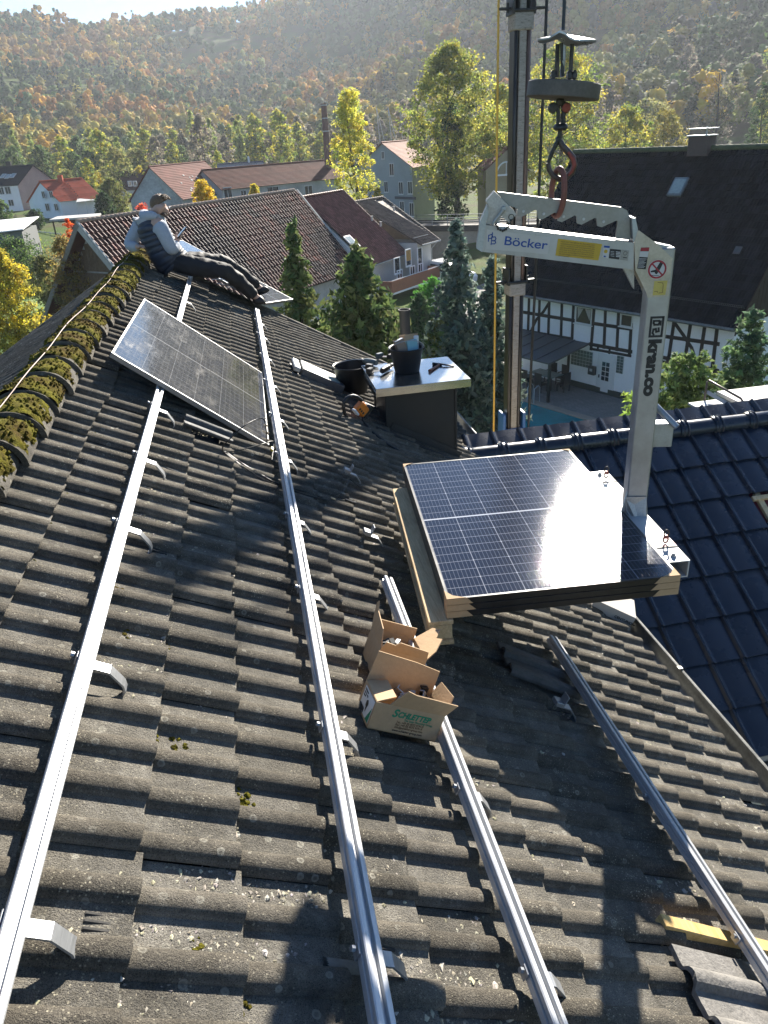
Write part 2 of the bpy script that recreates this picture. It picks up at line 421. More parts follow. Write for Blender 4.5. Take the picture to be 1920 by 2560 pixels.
for k, (y0, y1, jx, jz, r0, r1) in enumerate(caps_y):
    if y1 < 1.0: break
    nu, nv = 26, 24; grid = {}
    for a in range(nu + 1):
        for b in range(nv + 1):
            fy = a / nu; th = math.pi * (.06 + .80 * b / nv)
            y = y0 + .012 + (y1 - y0 - .06) * fy; r = r0 + (r1 - r0) * fy
            p = Vector((XR + jx + math.cos(th) * r * 1.18, y, zc + jz + math.sin(th) * r))
            nrm = Vector((math.cos(th) / 1.18, 0, math.sin(th))).normalized()
            q = p * 9; nz = mnoise.noise(q) * .5 + mnoise.noise(p * 23) * .32 + mnoise.noise(p * 55) * .25
            edge = min(1, 5 * min(fy, 1 - fy) + .25) * min(1, 4 * min(b / nv, 1 - b / nv))
            cover = .50 + nz * 1.05 - (1 - edge) * .55 - (.10 if th > 2.2 else 0)
            h = -.006 + max(0, min(1, cover * 1.7)) ** .6 * .030
            grid[a, b] = p + nrm * h
    moss.add([grid[a, b] for a in range(nu + 1) for b in range(nv + 1)], [(a * (nv + 1) + b, a * (nv + 1) + b + 1, (a + 1) * (nv + 1) + b + 1, (a + 1) * (nv + 1) + b) for a in range(nu) for b in range(nv)])
    for t_ in range(150):                                 # cushions standing up from the mat
        a = mr.randint(1, nu - 1); b = mr.randint(1, nv - 1); p = grid[a, b]
        cpt = Vector((XR + jx, p.y, zc + jz))
        if (p - cpt).length < r0 + .004: continue
        s_ = mr.uniform(.004, .010); moss.ball(p + (p - cpt).normalized() * s_ * .3, (s_, s_ * 1.2, s_), 6, 4, .5, mr)
mo = moss.build('moss', M_moss, ridge, smooth=60); mo['kind'] = 'stuff'
# verge at the far gable
mb = MB()
for dv, nv, L in ((RD, RN, ROWS * EXP), (LD, LN, 20 * EXP)):
    n = int(L / EXP)
    for k in range(n):
        p = PR + Vector((0, Y_END + .0, 0)) + dv * (.09 + k * EXP + EXP / 2) + nv * (.030 + .012)
        kk = rnd.uniform(.8, 1.2); mb.col = (kk, kk, kk, 1)
        mb.box(p, (EXP + .03, .075, .055), dv.lerp(dv, 1), RR, nv, .008)
        mb.box(p + RR * .03 - nv * .07, (EXP + .03, .02, .15), dv, RR, nv)
mb.build('verge', M_tile, house)
# gutter along the eaves: half-round zinc, brackets over it
M_zinc = plain('weathered_zinc', (.20, .20, .185), .5, .65, var=.4, scale=7, bump=.15, bscale=30)
pe = unroof(S_EAVE, 0)
gx, gz = pe.x + .045, pe.z + .000; GR = .062
mb = MB(); n = 12; pr = []
for q in range(n + 1):
    th = math.pi + math.pi * q / n; pr.append((gx + math.cos(th) * GR, gz + math.sin(th) * GR * 1.05 + .01))
pr = [(pr[0][0], pr[0][1] + .0)] + pr + [(gx + GR, gz + .035)]
for q in range(8): pr.append((gx + GR + .011 - math.cos(math.pi * 2 * q / 8) * .011, gz + .035 + math.sin(math.pi * 2 * q / 8) * .011))
ys = (Y_START, Y_END + .05)
vs = [Vector((x, y, z)) for y in ys for x, z in pr]; m = len(pr)
mb.add(vs, [(q, q + 1, m + q + 1, m + q) for q in range(m - 1)])
gut = mb.build('gutter', M_zinc, house, smooth=40)
for k in range(10):
    mb = MB(); y = .55 + k * .92; pts = [Vector((gx + math.cos(math.pi + math.pi * q / 8) * (GR + .004), y, gz + math.sin(math.pi + math.pi * q / 8) * (GR + .004) * 1.05 + .01)) for q in range(9)]
    pts += [Vector((gx + GR + .018, y, gz + .05)), Vector((gx + GR - .01, y, gz + .052))]
    for a, b in zip(pts[:-1], pts[1:]): mb.box((a + b) / 2, ((b - a).length, .028, .004), (b - a).normalized(), (0, 1, 0), (b - a).normalized().cross(Vector((0, 1, 0))))
    mb.build('gutter_bracket', M_zinc, house)
# crumbs of lichen, grit and leaf litter lying in the pans; moss cushions in the joints
cr = random.Random(21); cb = MB(); mc = MB()
for k in range(34000):
    y = cr.uniform(.55, 1.0) ** 1 * 0 + (cr.random() ** 2.2) * 6.5 + .7; s = S_RIDGE + .2 + cr.random() * (S_EAVE - S_RIDGE - .3)
    pat = mnoise.noise(Vector((s * 2.2, y * 2.2, 3))) + mnoise.noise(Vector((s * 6, y * 6, 9))) * .5
    if pat < .04: continue
    v = ((y - (Y_END - COLS * TW)) / TW * 2) % 1.0
    if v < .52 and cr.random() < .94: y += (.54 + cr.random() * .42 - v) * TW / 2
    fr = ((s - S_RIDGE - .07) / EXP) % 1.0; P = unroof(s, y, .004 + .021 * fr)
    z = cr.uniform(.0016, .0050) * (1.7 if cr.random() < .07 else 1)
    g = cr.uniform(.24, .52); cb.col = (g, g * cr.uniform(.86, .97), g * cr.uniform(.62, .86), 1)
    cb.ball(P + RN * z * .4, (z * cr.uniform(.8, 1.9), z * cr.uniform(.8, 1.9), z * .6), 5, 3, .8, cr)
M_crumb = colattr('lichen_crumb', .95, .2, 40)
cb.build('lichen_crumbs', M_crumb, roof_main)['kind'] = 'stuff'
for k in range(110):
    j = cr.randint(4, 30); i = cr.randint(1, ROWS - 2); y = Y_END - COLS * TW + cr.randint(4, 44) * TW * .5 + cr.choice([.105, .12, .135]); s = S_RIDGE + .07 + i * EXP + .012
    P = unroof(s, y, .006)
    for q in range(cr.randint(3, 9)):
        z = cr.uniform(.004, .010); mc.ball(P + RD * cr.uniform(-.004, .012) + RR * cr.gauss(0, .015), (z, z, z * .9), 6, 4, .5, cr)
for px in [(610, 2012), (1845, 2010), (445, 1860), (300, 1480), (545, 2330), (500, 2390), (1715, 2440), (1700, 2360), (325, 1580)]:
    P = roofpx(px, .012)
    for q in range(14):
        z = cr.uniform(.005, .012); mc.ball(P + RD * cr.gauss(0, .016) + RR * cr.gauss(0, .016), (z, z, z * .9), 6, 4, .5, cr)
mc.build('moss', M_moss, roof_main)['kind'] = 'stuff'
# ------------------------------------------------------------------ aluminium mounting rails, roof hooks
def alu_material(name, base=(.62, .63, .64), rough=.3, metal=.6):
    t = NT(name); a = t.noise(4, 4, .6, stretch=(30, .6, 30)); b = t.noise(60, 3, .6, stretch=(6, .25, 6)); sp = t.noise(35, 4, .7)
    c = t.ramp(a, [(.3, tuple(x * .72 for x in base)), (.7, base)])
    c = t.mix(t.ramp(sp, [(.60, 0.0), (.72, .35)]), c, (.25, .25, .26))
    t.bsdf(c, t.ramp(b, [(.3, rough * .75), (.7, rough * 1.35)]), metal, t.bump(b, .12, .002)); return t.m
M_alu = alu_material('mill_aluminium', (.58, .59, .60), .36, .35)
M_galv = alu_material('steel_bracket', (.42, .43, .44), .42)
RAILOFF = .135
def rail(px0, px1, label, ext0=0.0, slim=False):
    a, b = roofpx(px0, RAILOFF), roofpx(px1, RAILOFF); d = (b - a).normalized(); a = a - d * ext0
    X = d.cross(RN).normalized()                          # towards the eaves
    N_ = X.cross(d).normalized()
    W, Hh = .047, .042
    sec = [(-W/2, -Hh), (-W/2, -.024), (-W/2 + .006, -.022), (-W/2 + .006, -.016), (-W/2, -.014), (-W/2, -.003), (-W/2 + .003, 0), (-.0075, 0), (-.0065, -.003), (-.0065, -.012), (.0065, -.012), (.0065, -.003), (.0075, 0), (W/2 - .003, 0), (W/2, -.003), (W/2, -.014), (W/2 - .006, -.016), (W/2 - .006, -.022), (W/2, -.024), (W/2, -Hh)]
    sec = sec[::-1]; n = len(sec); o = bpy.data.objects
    mb = MB(); vs = [p + X * u + N_ * v for p in (a, b) for u, v in sec]
    mb.add(vs, [(q, (q + 1) % n, n + (q + 1) % n, n + q) for q in range(n)] + [tuple(range(n - 1, -1, -1)), tuple(range(n, 2 * n))])
    ob = mb.build('mounting_rail', M_alu, None, base=a, smooth=25)
    tag(ob, label, 'mounting rail', 'aluminium rails laid along the tiled roof'); return a, b, X, N_
RAILS = [rail((17, 2392), (479, 684), 'aluminium rail nearest the mossy ridge, passing under the dirty solar panel', 1.6),
         rail((970, 2560), (643, 770), 'long aluminium rail from the man\'s boots past the edge of the dirty panel', 1.0),
         rail((1405, 2560), (972, 1441), 'aluminium rail with the two open cardboard boxes standing on it', 1.0),
         rail((1920, 2409), (1384, 1589), 'shorter aluminium rail nearest the gutter, starting below the panel stack', 1.0)]
def rail_point(i, py):
    """point of rail i that shows at image height py"""
    a, b, X, N_ = RAILS[i]; best = None
    lo, hi = 0.0, 1.0
    for k in range(200):
        p = a.lerp(b, k / 199); v = CAMM.T @ (np.array(p) - C0)
        if v[2] < .05: continue
        y = 1280 + FPX * v[1] / v[2]
        if best is None or abs(y - py) < best[0]: best = (abs(y - py), p)
    return best[1]
def hook_mesh(mb, P, X, Y, N, k=1.0):
    """bracket that leaves the rail towards the eaves, drops to the tile and tucks under it; P on the rail underside"""
    w = .040; t = .0062
    path = [(-.015, .0), (.075 * k, .0), (.128 * k, -.034), (.140 * k, -.052), (.137 * k, -.070), (.118 * k, -.078), (.05, -.080)]
    ring = []
    for i, (u, v) in enumerate(path):
        a = Vector(path[max(0, i - 1)]); b = Vector(path[min(len(path) - 1, i + 1)]); d = (b - a).normalized(); nn = Vector((-d.y, d.x))
        q = [(u + nn.x * t / 2, v + nn.y * t / 2), (u - nn.x * t / 2, v - nn.y * t / 2)]
        ring.append([P + X * q[0][0] + N * q[0][1] - Y * w / 2, P + X * q[0][0] + N * q[0][1] + Y * w / 2, P + X * q[1][0] + N * q[1][1] + Y * w / 2, P + X * q[1][0] + N * q[1][1] - Y * w / 2])
    mb.loft(ring)
HOOKG = 'steel roof hooks under the rails'
def hook_thing(P, X, Y, N, label):
    t = thing('roof_hook', label, 'roof hook', P, HOOKG)
    mb = MB(); hook_mesh(mb, P, X, Y, N); mb.build('bracket', M_galv, t, smooth=30)
    mb = MB(); mb.box(P + N * .012 + X * -.027 + Y * .0, (.005, .032, .03), X, Y, N, .002)
    mb.build('clamp_plate', M_galv, t)
    mb = MB(); mb.lathe([(0, .010), (.008, .010), (.008, .0), (.0, .0)], P + X * -.036 + N * .02, 6, Y, N, -X)
    mb.build('bolt', M_galv, t); return t
hk = {0: [2290, 1635, 1300, 1125, 1000, 800, 742], 1: [2380, 1805, 1465, 1275, 1130, 1030, 945, 880, 830, 795], 2: [2420, 1960], 3: [1985, 2330]}
wh = {0: 'under the rail nearest the ridge', 1: 'under the long rail that ends at the boots', 2: 'under the rail carrying the cardboard boxes', 3: 'under the rail nearest the gutter'}
ordn = ['lowest', 'second lowest', 'third lowest', 'fourth lowest', 'fifth lowest', 'sixth lowest', 'seventh lowest', 'eighth lowest', 'ninth lowest', 'topmost']
hook0 = None; HK = {}
for i, ys in hk.items():
    for j, py in enumerate(ys):
        a, b, X, N_ = RAILS[i]; Y = (b - a).normalized(); P = rail_point(i, py) - N_ * .047
        nm = ordn[j] if j < len(ys) - 1 or len(ys) == 1 else 'topmost'
        if py >= 2560: continue
        if i not in HK: HK[i] = hook_thing(P, X, Y, N_, f'{nm} flat steel roof hook {wh[i]}')
        else:
            c = copy_tree(HK[i]); c.location = P; c['label'] = f'{nm} flat steel roof hook {wh[i]}'
# hooks still waiting for a rail
for px, lab in [((868, 1180), 'loose steel roof hook standing free between the long rail and the panel stack, upper one'), ((918, 1335), 'loose steel roof hook standing free left of the wooden pallet'), ((1395, 1760), 'small steel roof hook half hidden left of the rail nearest the gutter')]:
    P = roofpx(px, .085); t = thing('roof_hook', lab, 'roof hook', P, HOOKG); mb = MB(); hook_mesh(mb, P, RD, RR, RN, .9); mb.build('bracket', M_galv, t, smooth=30)
    mb = MB(); mb.box(P + RN * .012 - RD * .005, (.045, .05, .02), RD, RR, RN, .002); mb.box(P + RN * .035 + RD * .016, (.006, .05, .05), RD, RR, RN, .002); mb.build('clamp_plate', M_galv, t)
# interlock ribs laid bare where a tile was pushed up for a hook
mb = MB(); ribm = plain('bare_tile_edge', (.045, .043, .04), .9, bump=.3)
ribs = []
for i, py in [(0, 2230), (0, 1600), (0, 1300), (0, 1110), (1, 2330), (1, 1790), (1, 1440), (1, 1260), (1, 1110), (1, 1010), (2, 2400)]:
    P = rail_point(i, py); s = roofS(P) + (.175 if i == 0 else .10); y = P.y + .03
    mb = MB()
    for q in range(3): mb.box(unroof(s, y - .018 + q * .018, .022), (.065, .011, .014), RD, RR, RN, .003)
    mb.build('interlock_rib', ribm, house)

# ------------------------------------------------------------------ solar panels
def cells_material(name, nx, ny, dark, line, dirt=0.0, rough=.08, bus=9, mono=True, sparkle=0.0):
    t = NT(name); u, v, _ = t.sep(t.uv())
    def lines(x, n, wid):
        f = t.math('FRACT', t.math('MULTIPLY', x, n)); d = t.math('ABSOLUTE', t.math('SUBTRACT', f, .5)); return t.math('GREATER_THAN', d, .5 - wid)
    cu = lines(u, nx, .011); cv = lines(v, ny, .020); bs = lines(u, nx * bus, .055)
    mid = t.math('LESS_THAN', t.math('ABSOLUTE', t.math('SUBTRACT', v, .5)), .0042)
    fu = t.math('ABSOLUTE', t.math('SUBTRACT', t.math('FRACT', t.math('MULTIPLY', u, nx)), .5)); fv = t.math('ABSOLUTE', t.math('SUBTRACT', t.math('FRACT', t.math('MULTIPLY', v, ny / 2)), .5))
    dia = t.math('GREATER_THAN', t.math('ADD', fu, t.math('MULTIPLY', fv, 1.0)), .968)
    ln = t.math('MAXIMUM', t.math('MAXIMUM', t.math('MULTIPLY', cu, .5), t.math('MULTIPLY', cv, .5)), t.math('MAXIMUM', t.math('MULTIPLY', bs, .22), t.math('MAXIMUM', t.math('MULTIPLY', mid, 1.0), t.math('MULTIPLY', dia, .85))))
    c = t.mix(ln, dark, line)
    rg = rough
    if dirt:
        s1 = t.noise(3.2, 5, .65, stretch=(1, 1, 1)); s2 = t.noise(16, 5, .75, stretch=(1.0, .35, 1.0), dist=.6); s3 = t.noise(70, 3, .7)
        k = t.math('MULTIPLY', t.ramp(s1, [(.40, .15), (.62, 1.0)]), t.ramp(s2, [(.42, 0.0), (.60, 1.0)]))
        k = t.math('ADD', t.math('MULTIPLY', k, dirt), t.math('MULTIPLY', t.ramp(s3, [(.45, 0.0), (.7, 1.0)]), dirt * .18))
        c = t.mix(k, c, (.115, .105, .088)); rg = t.math('ADD', rough, t.math('MULTIPLY', k, .35))
    nm = None
    if sparkle: nm = t.bump(t.math('ADD', t.noise(900, 1, .5), t.math('MULTIPLY', t.noise(2.0, 2, .5), 6.0)), sparkle, .0005)
    t.bsdf(c, rg, 0, nm, .5); return t.m
M_cell = cells_material('mono_cells', 6, 20, (.010, .012, .022), (.42, .43, .46), 0, .056, 9, sparkle=.2)
M_celld = cells_material('dusty_cells', 6, 20, (.030, .031, .036), (.24, .24, .24), .33, .06, 5)
M_celld2 = cells_material('clean_cells', 10, 12, (.030, .036, .050), (.55, .56, .58), .05, .07, 5)
M_blk = plain('black_anodised', (.020, .020, .021), .38, .3, var=.3, scale=9, spec=.5)
M_silver = alu_material('silver_frame', (.30, .30, .30), .4)
M_card = plain('brown_cardboard', (.44, .30, .17), .85, var=.14, scale=5, bump=.15, bscale=90)
M_foil = plain('white_backsheet', (.62, .62, .60), .6)
def panel(name, label, corners_c, X, Y, W, L, cell, frame, group=None, T=.032, prot=None, cover=True):
    """corners_c: centre of the top face; X across, Y along, both unit"""
    X, Y = Vector(X).normalized(), Vector(Y).normalized(); Y = (Y - X * Y.dot(X)).normalized(); N = X.cross(Y)
    if N.z < 0: N = -N
    c = Vector(corners_c); t = thing(name, label, 'solar panel', c - N * T, group)
    fw = .013; mb = MB()
    for sx in (-1, 1):
        mb.box(c + X * sx * (W / 2 - fw / 2) - N * T / 2, (fw, L, T), X, Y, N, .0012)
    for sy in (-1, 1):
        mb.box(c + Y * sy * (L / 2 - fw / 2) - N * (T / 2 + .0004), (W - 2 * fw, fw, T - .0008), X, Y, N, .0012)
    mb.build('frame', frame, t)
    mb = MB(); a, b = W / 2 - fw - .0005, L / 2 - fw - .0005; z = -.0025
    q = [c + X * sx * a + Y * sy * b + N * z for sx, sy in ((-1, -1), (1, -1), (1, 1), (-1, 1))]
    mb.quad(*q, uv=[(0, 0), (1, 0), (1, 1), (0, 1)]); 
    q2 = [p - N * .004 for p in q]; mb.quad(*q2[::-1], uv=[(0, 0)] * 4)
    for k in range(4): mb.quad(q[k], q2[k], q2[(k + 1) % 4], q[(k + 1) % 4], uv=[(0, 0)] * 4)
    mb.build('glass', cell, t)
    if prot:
        for sx, sy, lx, ly in prot:
            mb = MB(); p = c + X * sx * W / 2 + Y * sy * L / 2; e = .0022
            ox, oy = X * sx, Y * sy
            mb.prism([p + N * e + ox * e + oy * e, p + N * e - ox * lx + oy * e, p + N * e - ox * lx * .35 - oy * ly * .35, p + N * e + ox * e - oy * ly], N * -.002)
            mb.prism([p + oy * e + N * e + ox * e, p + oy * e + N * e - ox * lx, p + oy * e - N * T * .95 - ox * lx * 1.35, p + oy * e - N * T * .95 + ox * e], oy * -.0015)
            mb.prism([p + ox * e + N * e, p + ox * e + N * e - oy * ly, p + ox * e - N * T * .95 - oy * ly * .8, p + ox * e - N * T * .95], ox * -.0015)
            mb.build('corner_protector', M_card, t)
    return t
# dirty panel: its upper end rides on the first rail, its lower edge has slid against the long rail
panel('photovoltaic_module', 'dusty scratched solar panel lying askew between the rail nearest the ridge and the long rail', (-.389, 5.475, 11.20), (.773, -.0113, -.634), (.0208, .9998, .0075), 1.10, 1.69, M_celld, M_silver, 'solar panels on the roof')
# second panel at the far verge behind the man
pa, pb = roofpx((704, 777), .20), roofpx((697, 730), .25); yv = (pb - pa).normalized(); pc = roofpx((449, 598), .25); xv = (pb - pc).normalized()
panel('photovoltaic_module', 'clean solar panel lying at the far verge behind the man\'s legs', (pa + pb) / 2 - xv * .84, xv, yv, 1.68, (pb - pa).length, M_celld2, M_silver, 'solar panels on the roof')

# the stack hanging in the crane fork
ZS = CZ - 1.80
k_ = 1.80 / 1.88
SC = Vector((0, 0, CZ)) + (Vector((1.316, 3.491, CZ - 1.88)) - Vector((0, 0, CZ))) * k_
SA = R_(-4.9); SX = Vector((math.cos(SA), math.sin(SA), 0)); SY = Vector((-math.sin(SA), math.cos(SA), 0))
SW, SLn = 1.088 * k_, 1.585 * k_
M_cut = M_card
for k, lab in enumerate(['topmost new solar panel of the stack in the crane fork, glaring in the sun', 'middle new solar panel of the stack in the crane fork', 'lowest new solar panel of the stack, resting on the pallet']):
    pr = [(-1, -1, .085, .07), (1, -1, .085, .07)] if k != 1 else [(-1, -1, .095, .07), (1, -1, .095, .07)]
    if k == 0: pr += [(-1, 1, .06, .05), (1, 1, .05, .05)]
    panel('photovoltaic_module', lab, SC - Vector((0, 0, k * .0335)), SX, SY, SW, SLn, M_cell, M_blk, 'new solar panels stacked on the pallet', .032, pr)
# pallet
def wood_material(name, lo, hi, sc=1.0):
    t = NT(name); a = t.noise(5 * sc, 6, .65, stretch=(8, .7, 8), dist=.4); b = t.noise(3, 4, .6); g = t.noise(60 * sc, 3, .6, stretch=(3, .2, 3))
    c = t.ramp(t.math('ADD', t.math('MULTIPLY', a, .6), t.math('MULTIPLY', g, .4)), [(.32, lo), (.62, hi)])
    c = t.mix(t.ramp(b, [(.52, 0.0), (.70, .45)]), c, tuple(x * .55 for x in lo))
    t.bsdf(c, .8, 0, t.bump(g, .35, .003), .2); return t.m
M_pal = wood_material('pallet_wood', (.36, .25, .13), (.62, .47, .28))
pz = SC.z - 3 * .0335 - .001
pal = thing('wooden_pallet', 'pale wooden pallet under the stack of new solar panels', 'pallet', (SC.x, SC.y, pz - .14))
def sp(u, v, z): return SC + SX * u + SY * v + Vector((0, 0, z - SC.z))
PL, PRr, PN, PF = -SW / 2 - .085, SW / 2 - .05, -SLn / 2 - .012, SLn / 2 - .12
for k, u in enumerate([PL + .055, PL + .30, PL + .55, PL + .80, PRr - .055]):
    n_ = PN + (.0 if k == 0 else .30); mb = MB(); mb.box(sp(u, (n_ + PF) / 2, pz - .011), (.11, PF - n_, .021), SX, SY, (0, 0, 1), .002); mb.build('board', M_pal, pal)
for u in (PL + .055, 0, PRr - .055):
    n_ = PN + (.0 if u < -.4 else .38)
    for v in (n_ + .07, (n_ + PF) / 2, PF - .07):
        mb = MB(); mb.box(sp(u, v, pz - .061), (.10, .135, .076), SX, SY, (0, 0, 1), .003); mb.build('block', M_pal, pal)
    mb = MB(); mb.box(sp(u, (n_ + PF) / 2, pz - .111), (.11, PF - n_ + .02, .021), SX, SY, (0, 0, 1), .002); mb.build('bottom_board', M_pal, pal)

# ------------------------------------------------------------------ chimney
M_clad = plain('anthracite_sheet', (.030, .031, .033), .55, .2, var=.15, scale=2)
M_lead = plain('lead_flashing', (.045, .046, .048), .6, .3, var=.3, scale=8, bump=.2)
M_steel = plain('stainless_sheet', (.50, .50, .49), .22, .95, var=.18, scale=5, bump=.06, bscale=12)
b0, b1 = roofpx((974, 1090)), roofpx((1135, 1146)); cy = (b0.y + b1.y) / 2; cx0, cx1 = b0.x, b1.x; cd = .62
tf = ony((1131, 954), cy); zt = tf.z
ch = thing('chimney', 'anthracite clad chimney with a bright steel cover on the tiled roof', 'chimney', ((cx0 + cx1) / 2, cy + cd / 2, rp(cx1, 0).z - .1))
mb = MB(); zl0 = rp(cx0, 0).z - .12; zl1 = rp(cx1, 0).z - .12
mb.prism([(cx0, cy, zl0), (cx1, cy, zl1), (cx1, cy, zt), (cx0, cy, zt)], (0, cd, 0)); mb.build('cladding', M_clad, ch)
mb = MB()
for (x, y, sx) in ((cx0, cy, 1), (cx1, cy, -1), (cx0, cy + cd, 1), (cx1, cy + cd, -1)):
    mb2 = MB(); zb = rp(x, 0).z - .1; mb2.box((x, y, (zb + zt) / 2), (.02, .02, zt - zb), bev=.002); mb2.build('corner_profile', M_clad, ch)
mb = MB(); e = .13
mb.prism([rp(cx0 - e, cy - e, .034), rp(cx1 + e, cy - e, .034), rp(cx1 + e, cy - .012, .046), rp(cx0 - e, cy - .012, .046)], RN * -.01)
mb.prism([rp(cx0 - e, cy - e, .032), rp(cx0 - .01, cy - e, .032), rp(cx0 - .01, cy + cd + e, .040), rp(cx0 - e, cy + cd + e, .040)], RN * -.01)
mb.prism([rp(cx0, cy - .012, .03), rp(cx1, cy - .012, .03), rp(cx1, cy - .012, .11), rp(cx0, cy - .012, .11)], (0, .008, 0))
mb.build('flashing', M_lead, ch)
pf0, pf1 = onz((934, 962), zt + .03), onz((1166, 938), zt + .03); pk1 = onz((1111, 877), zt + .03)
px0, px1, py0 = cx0 - .10, cx1 + .12, cy - .09; py1 = cy + cd + .10
mb = MB(); mb.box(((px0 + px1) / 2, (py0 + py1) / 2, zt + .0185), (px1 - px0, py1 - py0, .035), bev=.003)
mb.build('cover_plate', M_steel, ch, smooth=30)
mb = MB(); mb.box((px0 + .0, (py0 + py1) / 2 - .0, zt - .028), (.004, py1 - py0, .06)); mb.box(((px0 + px1) / 2, py0 - .001, zt - .012), (px1 - px0, .003, .05)); mb.build('drip_edge', M_steel, ch)
ZP = zt + .0365
# black bucket on the plate with packaging sticking out
M_bucket = plain('black_rubber', (.012, .012, .013), .42, var=.3, scale=8, spec=.4)
def bucket(name, label, base, r0, r1, h, tilt=None):
    t = thing(name, label, 'bucket', base); X, Y, Z = (Vector(a) for a in (tilt or ((1, 0, 0), (0, 1, 0), (0, 0, 1))))
    mb = MB(); mb.lathe([(0, .004), (r0 * .96, .004), (r0, .010), (r1, h), (r1 + .012, h + .004), (r1 + .014, h + .012), (r1 + .006, h + .016), (r1 - .004, h + .010), (r0 - .004, .016), (0, .014)], base, 32, X, Y, Z)
    mb.build('shell', M_bucket, t, smooth=40)
    mb = MB(); pts = [Vector(base) + X * math.cos(a) * (r1 + .012) + Y * (math.sin(a) * (r1 + .012)) * .55 + Z * (h - .01 - math.sin(a) * .10) for a in [math.pi + math.pi * q / 14 for q in range(15)]]
    mb.tube(pts, .0035, 6); mb.build('handle', M_galv, t, smooth=60)
    for s in (-1, 1):
        mb = MB(); mb.box(Vector(base) + X * s * (r1 + .010) + Z * (h - .012), (.018, .035, .028), X, Y, Z, .004); mb.build('handle_lug', M_bucket, t)
    return t
bc = onz((1018, 928), ZP); bucket('bucket', 'black bucket full of packaging standing on the chimney cover', bc, .118, .155, .22)
def carton(name, label, c, size, X, Y, Z, mat, cat='carton', open_top=None, extra=None):
    t = thing(name, label, cat, c); X, Y, Z = (Vector(a).normalized() for a in (X, Y, Z))
    mb = MB(); mb.box(c, size, X, Y, Z, .001); mb.build('body', mat, t)
    if open_top: 
        mb = MB(); top = Vector(c) + Z * size[2] / 2
        mb.prism([top - X * size[0] / 2 + Y * size[1] / 2, top + X * size[0] / 2 + Y * size[1] / 2, top + X * size[0] / 2 + Y * (size[1] / 2 + .01) + Z * .05, top - X * size[0] / 2 + Y * (size[1] / 2 + .01) + Z * .05], Y * .0015)
        mb.build('flap', open_top, t)
    if extra: extra(t, Vector(c), X, Y, Z)
    return t
M_kraft = plain('grey_brown_board', (.30, .22, .16), .85, var=.1)
M_blue = plain('pale_blue_board', (.26, .50, .56), .75, var=.06)
M_white = plain('white_plastic', (.72, .73, .73), .45, var=.05)
def lab1(t, c, X, Y, Z):
    mb = MB(); mb.box(c + Z * .1005 - X * .0, (.085, .052, .0015), X, Y, Z); mb.build('label', M_white, t)
Rz = lambda a, tx=0, ty=0: (Matrix.Rotation(a, 3, 'Z') @ Matrix.Rotation(ty, 3, 'Y') @ Matrix.Rotation(tx, 3, 'X'))
m = Rz(.25, -.15, -.30); carton('packaging_box', 'grey brown box leaning out of the bucket on the chimney', bc + Vector((-.045, -.03, .215)), (.09, .055, .20), m @ Vector((1, 0, 0)), m @ Vector((0, 1, 0)), m @ Vector((0, 0, 1)), M_kraft, extra=lab1)
m = Rz(.2, -.12, -.05); carton('packaging_box', 'pale blue box with an open flap standing in the bucket on the chimney', bc + Vector((.05, -.025, .21)), (.10, .05, .17), m @ Vector((1, 0, 0)), m @ Vector((0, 1, 0)), m @ Vector((0, 0, 1)), M_blue, open_top=M_card)
t = thing('cartridge', 'white plastic cartridge standing in the bucket on the chimney', 'cartridge', bc + Vector((.10, .03, .1)))
mb = MB(); mb.lathe([(0, -.09), (.026, -.09), (.026, .11), (.024, .118), (.0, .12)], bc + Vector((.102, .03, .2)), 18); mb.build('tube', M_white, t, smooth=40)
mb = MB(); mb.lathe([(0.0262, -.03), (.0265, -.03), (.0265, .06), (.0262, .06)], bc + Vector((.102, .03, .2)), 18); mb.build('label', plain('grey_print', (.3, .34, .38), .6), t)
mb = MB()
for a, b in (((-.02, -.01, .18), (-.10, -.02, .31)), ((.03, .02, .2), (.10, .05, .335)), ((0, .03, .2), (-.02, .06, .33))):
    d = (Vector(b) - Vector(a)); mb.box(bc + (Vector(a) + Vector(b)) / 2, (.06, .004, d.length), Vector((1, 0, 0)), Vector((0, 1, 0)), d.normalized())
tag(mb.build('torn_cardboard', M_card, None, base=bc + Vector((0, 0, .2))), 'torn strips of brown cardboard behind the boxes in the bucket', 'cardboard')
# hammer on the plate
hp = onz((1085, 920), ZP + .012); hd = (onz((1066, 930), ZP + .012) - onz((1094, 912), ZP + .012)).normalized(); hx = Vector((-hd.y, hd.x, 0))
t = thing('hammer', 'roofing hammer with a wooden handle lying on the steel chimney cover', 'hammer', hp)
mb = MB(); mb.tube([hp + hd * .10, hp + hd * .02, hp - hd * .13], [.015, .012, .010], 10); mb.build('handle', plain('red_brown_wood', (.22, .075, .04), .5), t, smooth=50)
mb = MB(); e = hp - hd * .13; mb.box(e - hx * .05, (.05, .024, .024), hx, hd, (0, 0, 1), .003); mb.prism([e + hx * .02 + Vector((0, 0, .011)) - hd * .012, e + hx * .02 + Vector((0, 0, .011)) + hd * .012, e + hx * .15 + hd * .008, e + hx * .15 - hd * .001], (0, 0, -.012)); mb.box(e - hx * .01, (.06, .02, .022), hx, hd, (0, 0, 1)); mb.build('head', plain('dark_tool_steel', (.05, .05, .055), .35, .8), t)
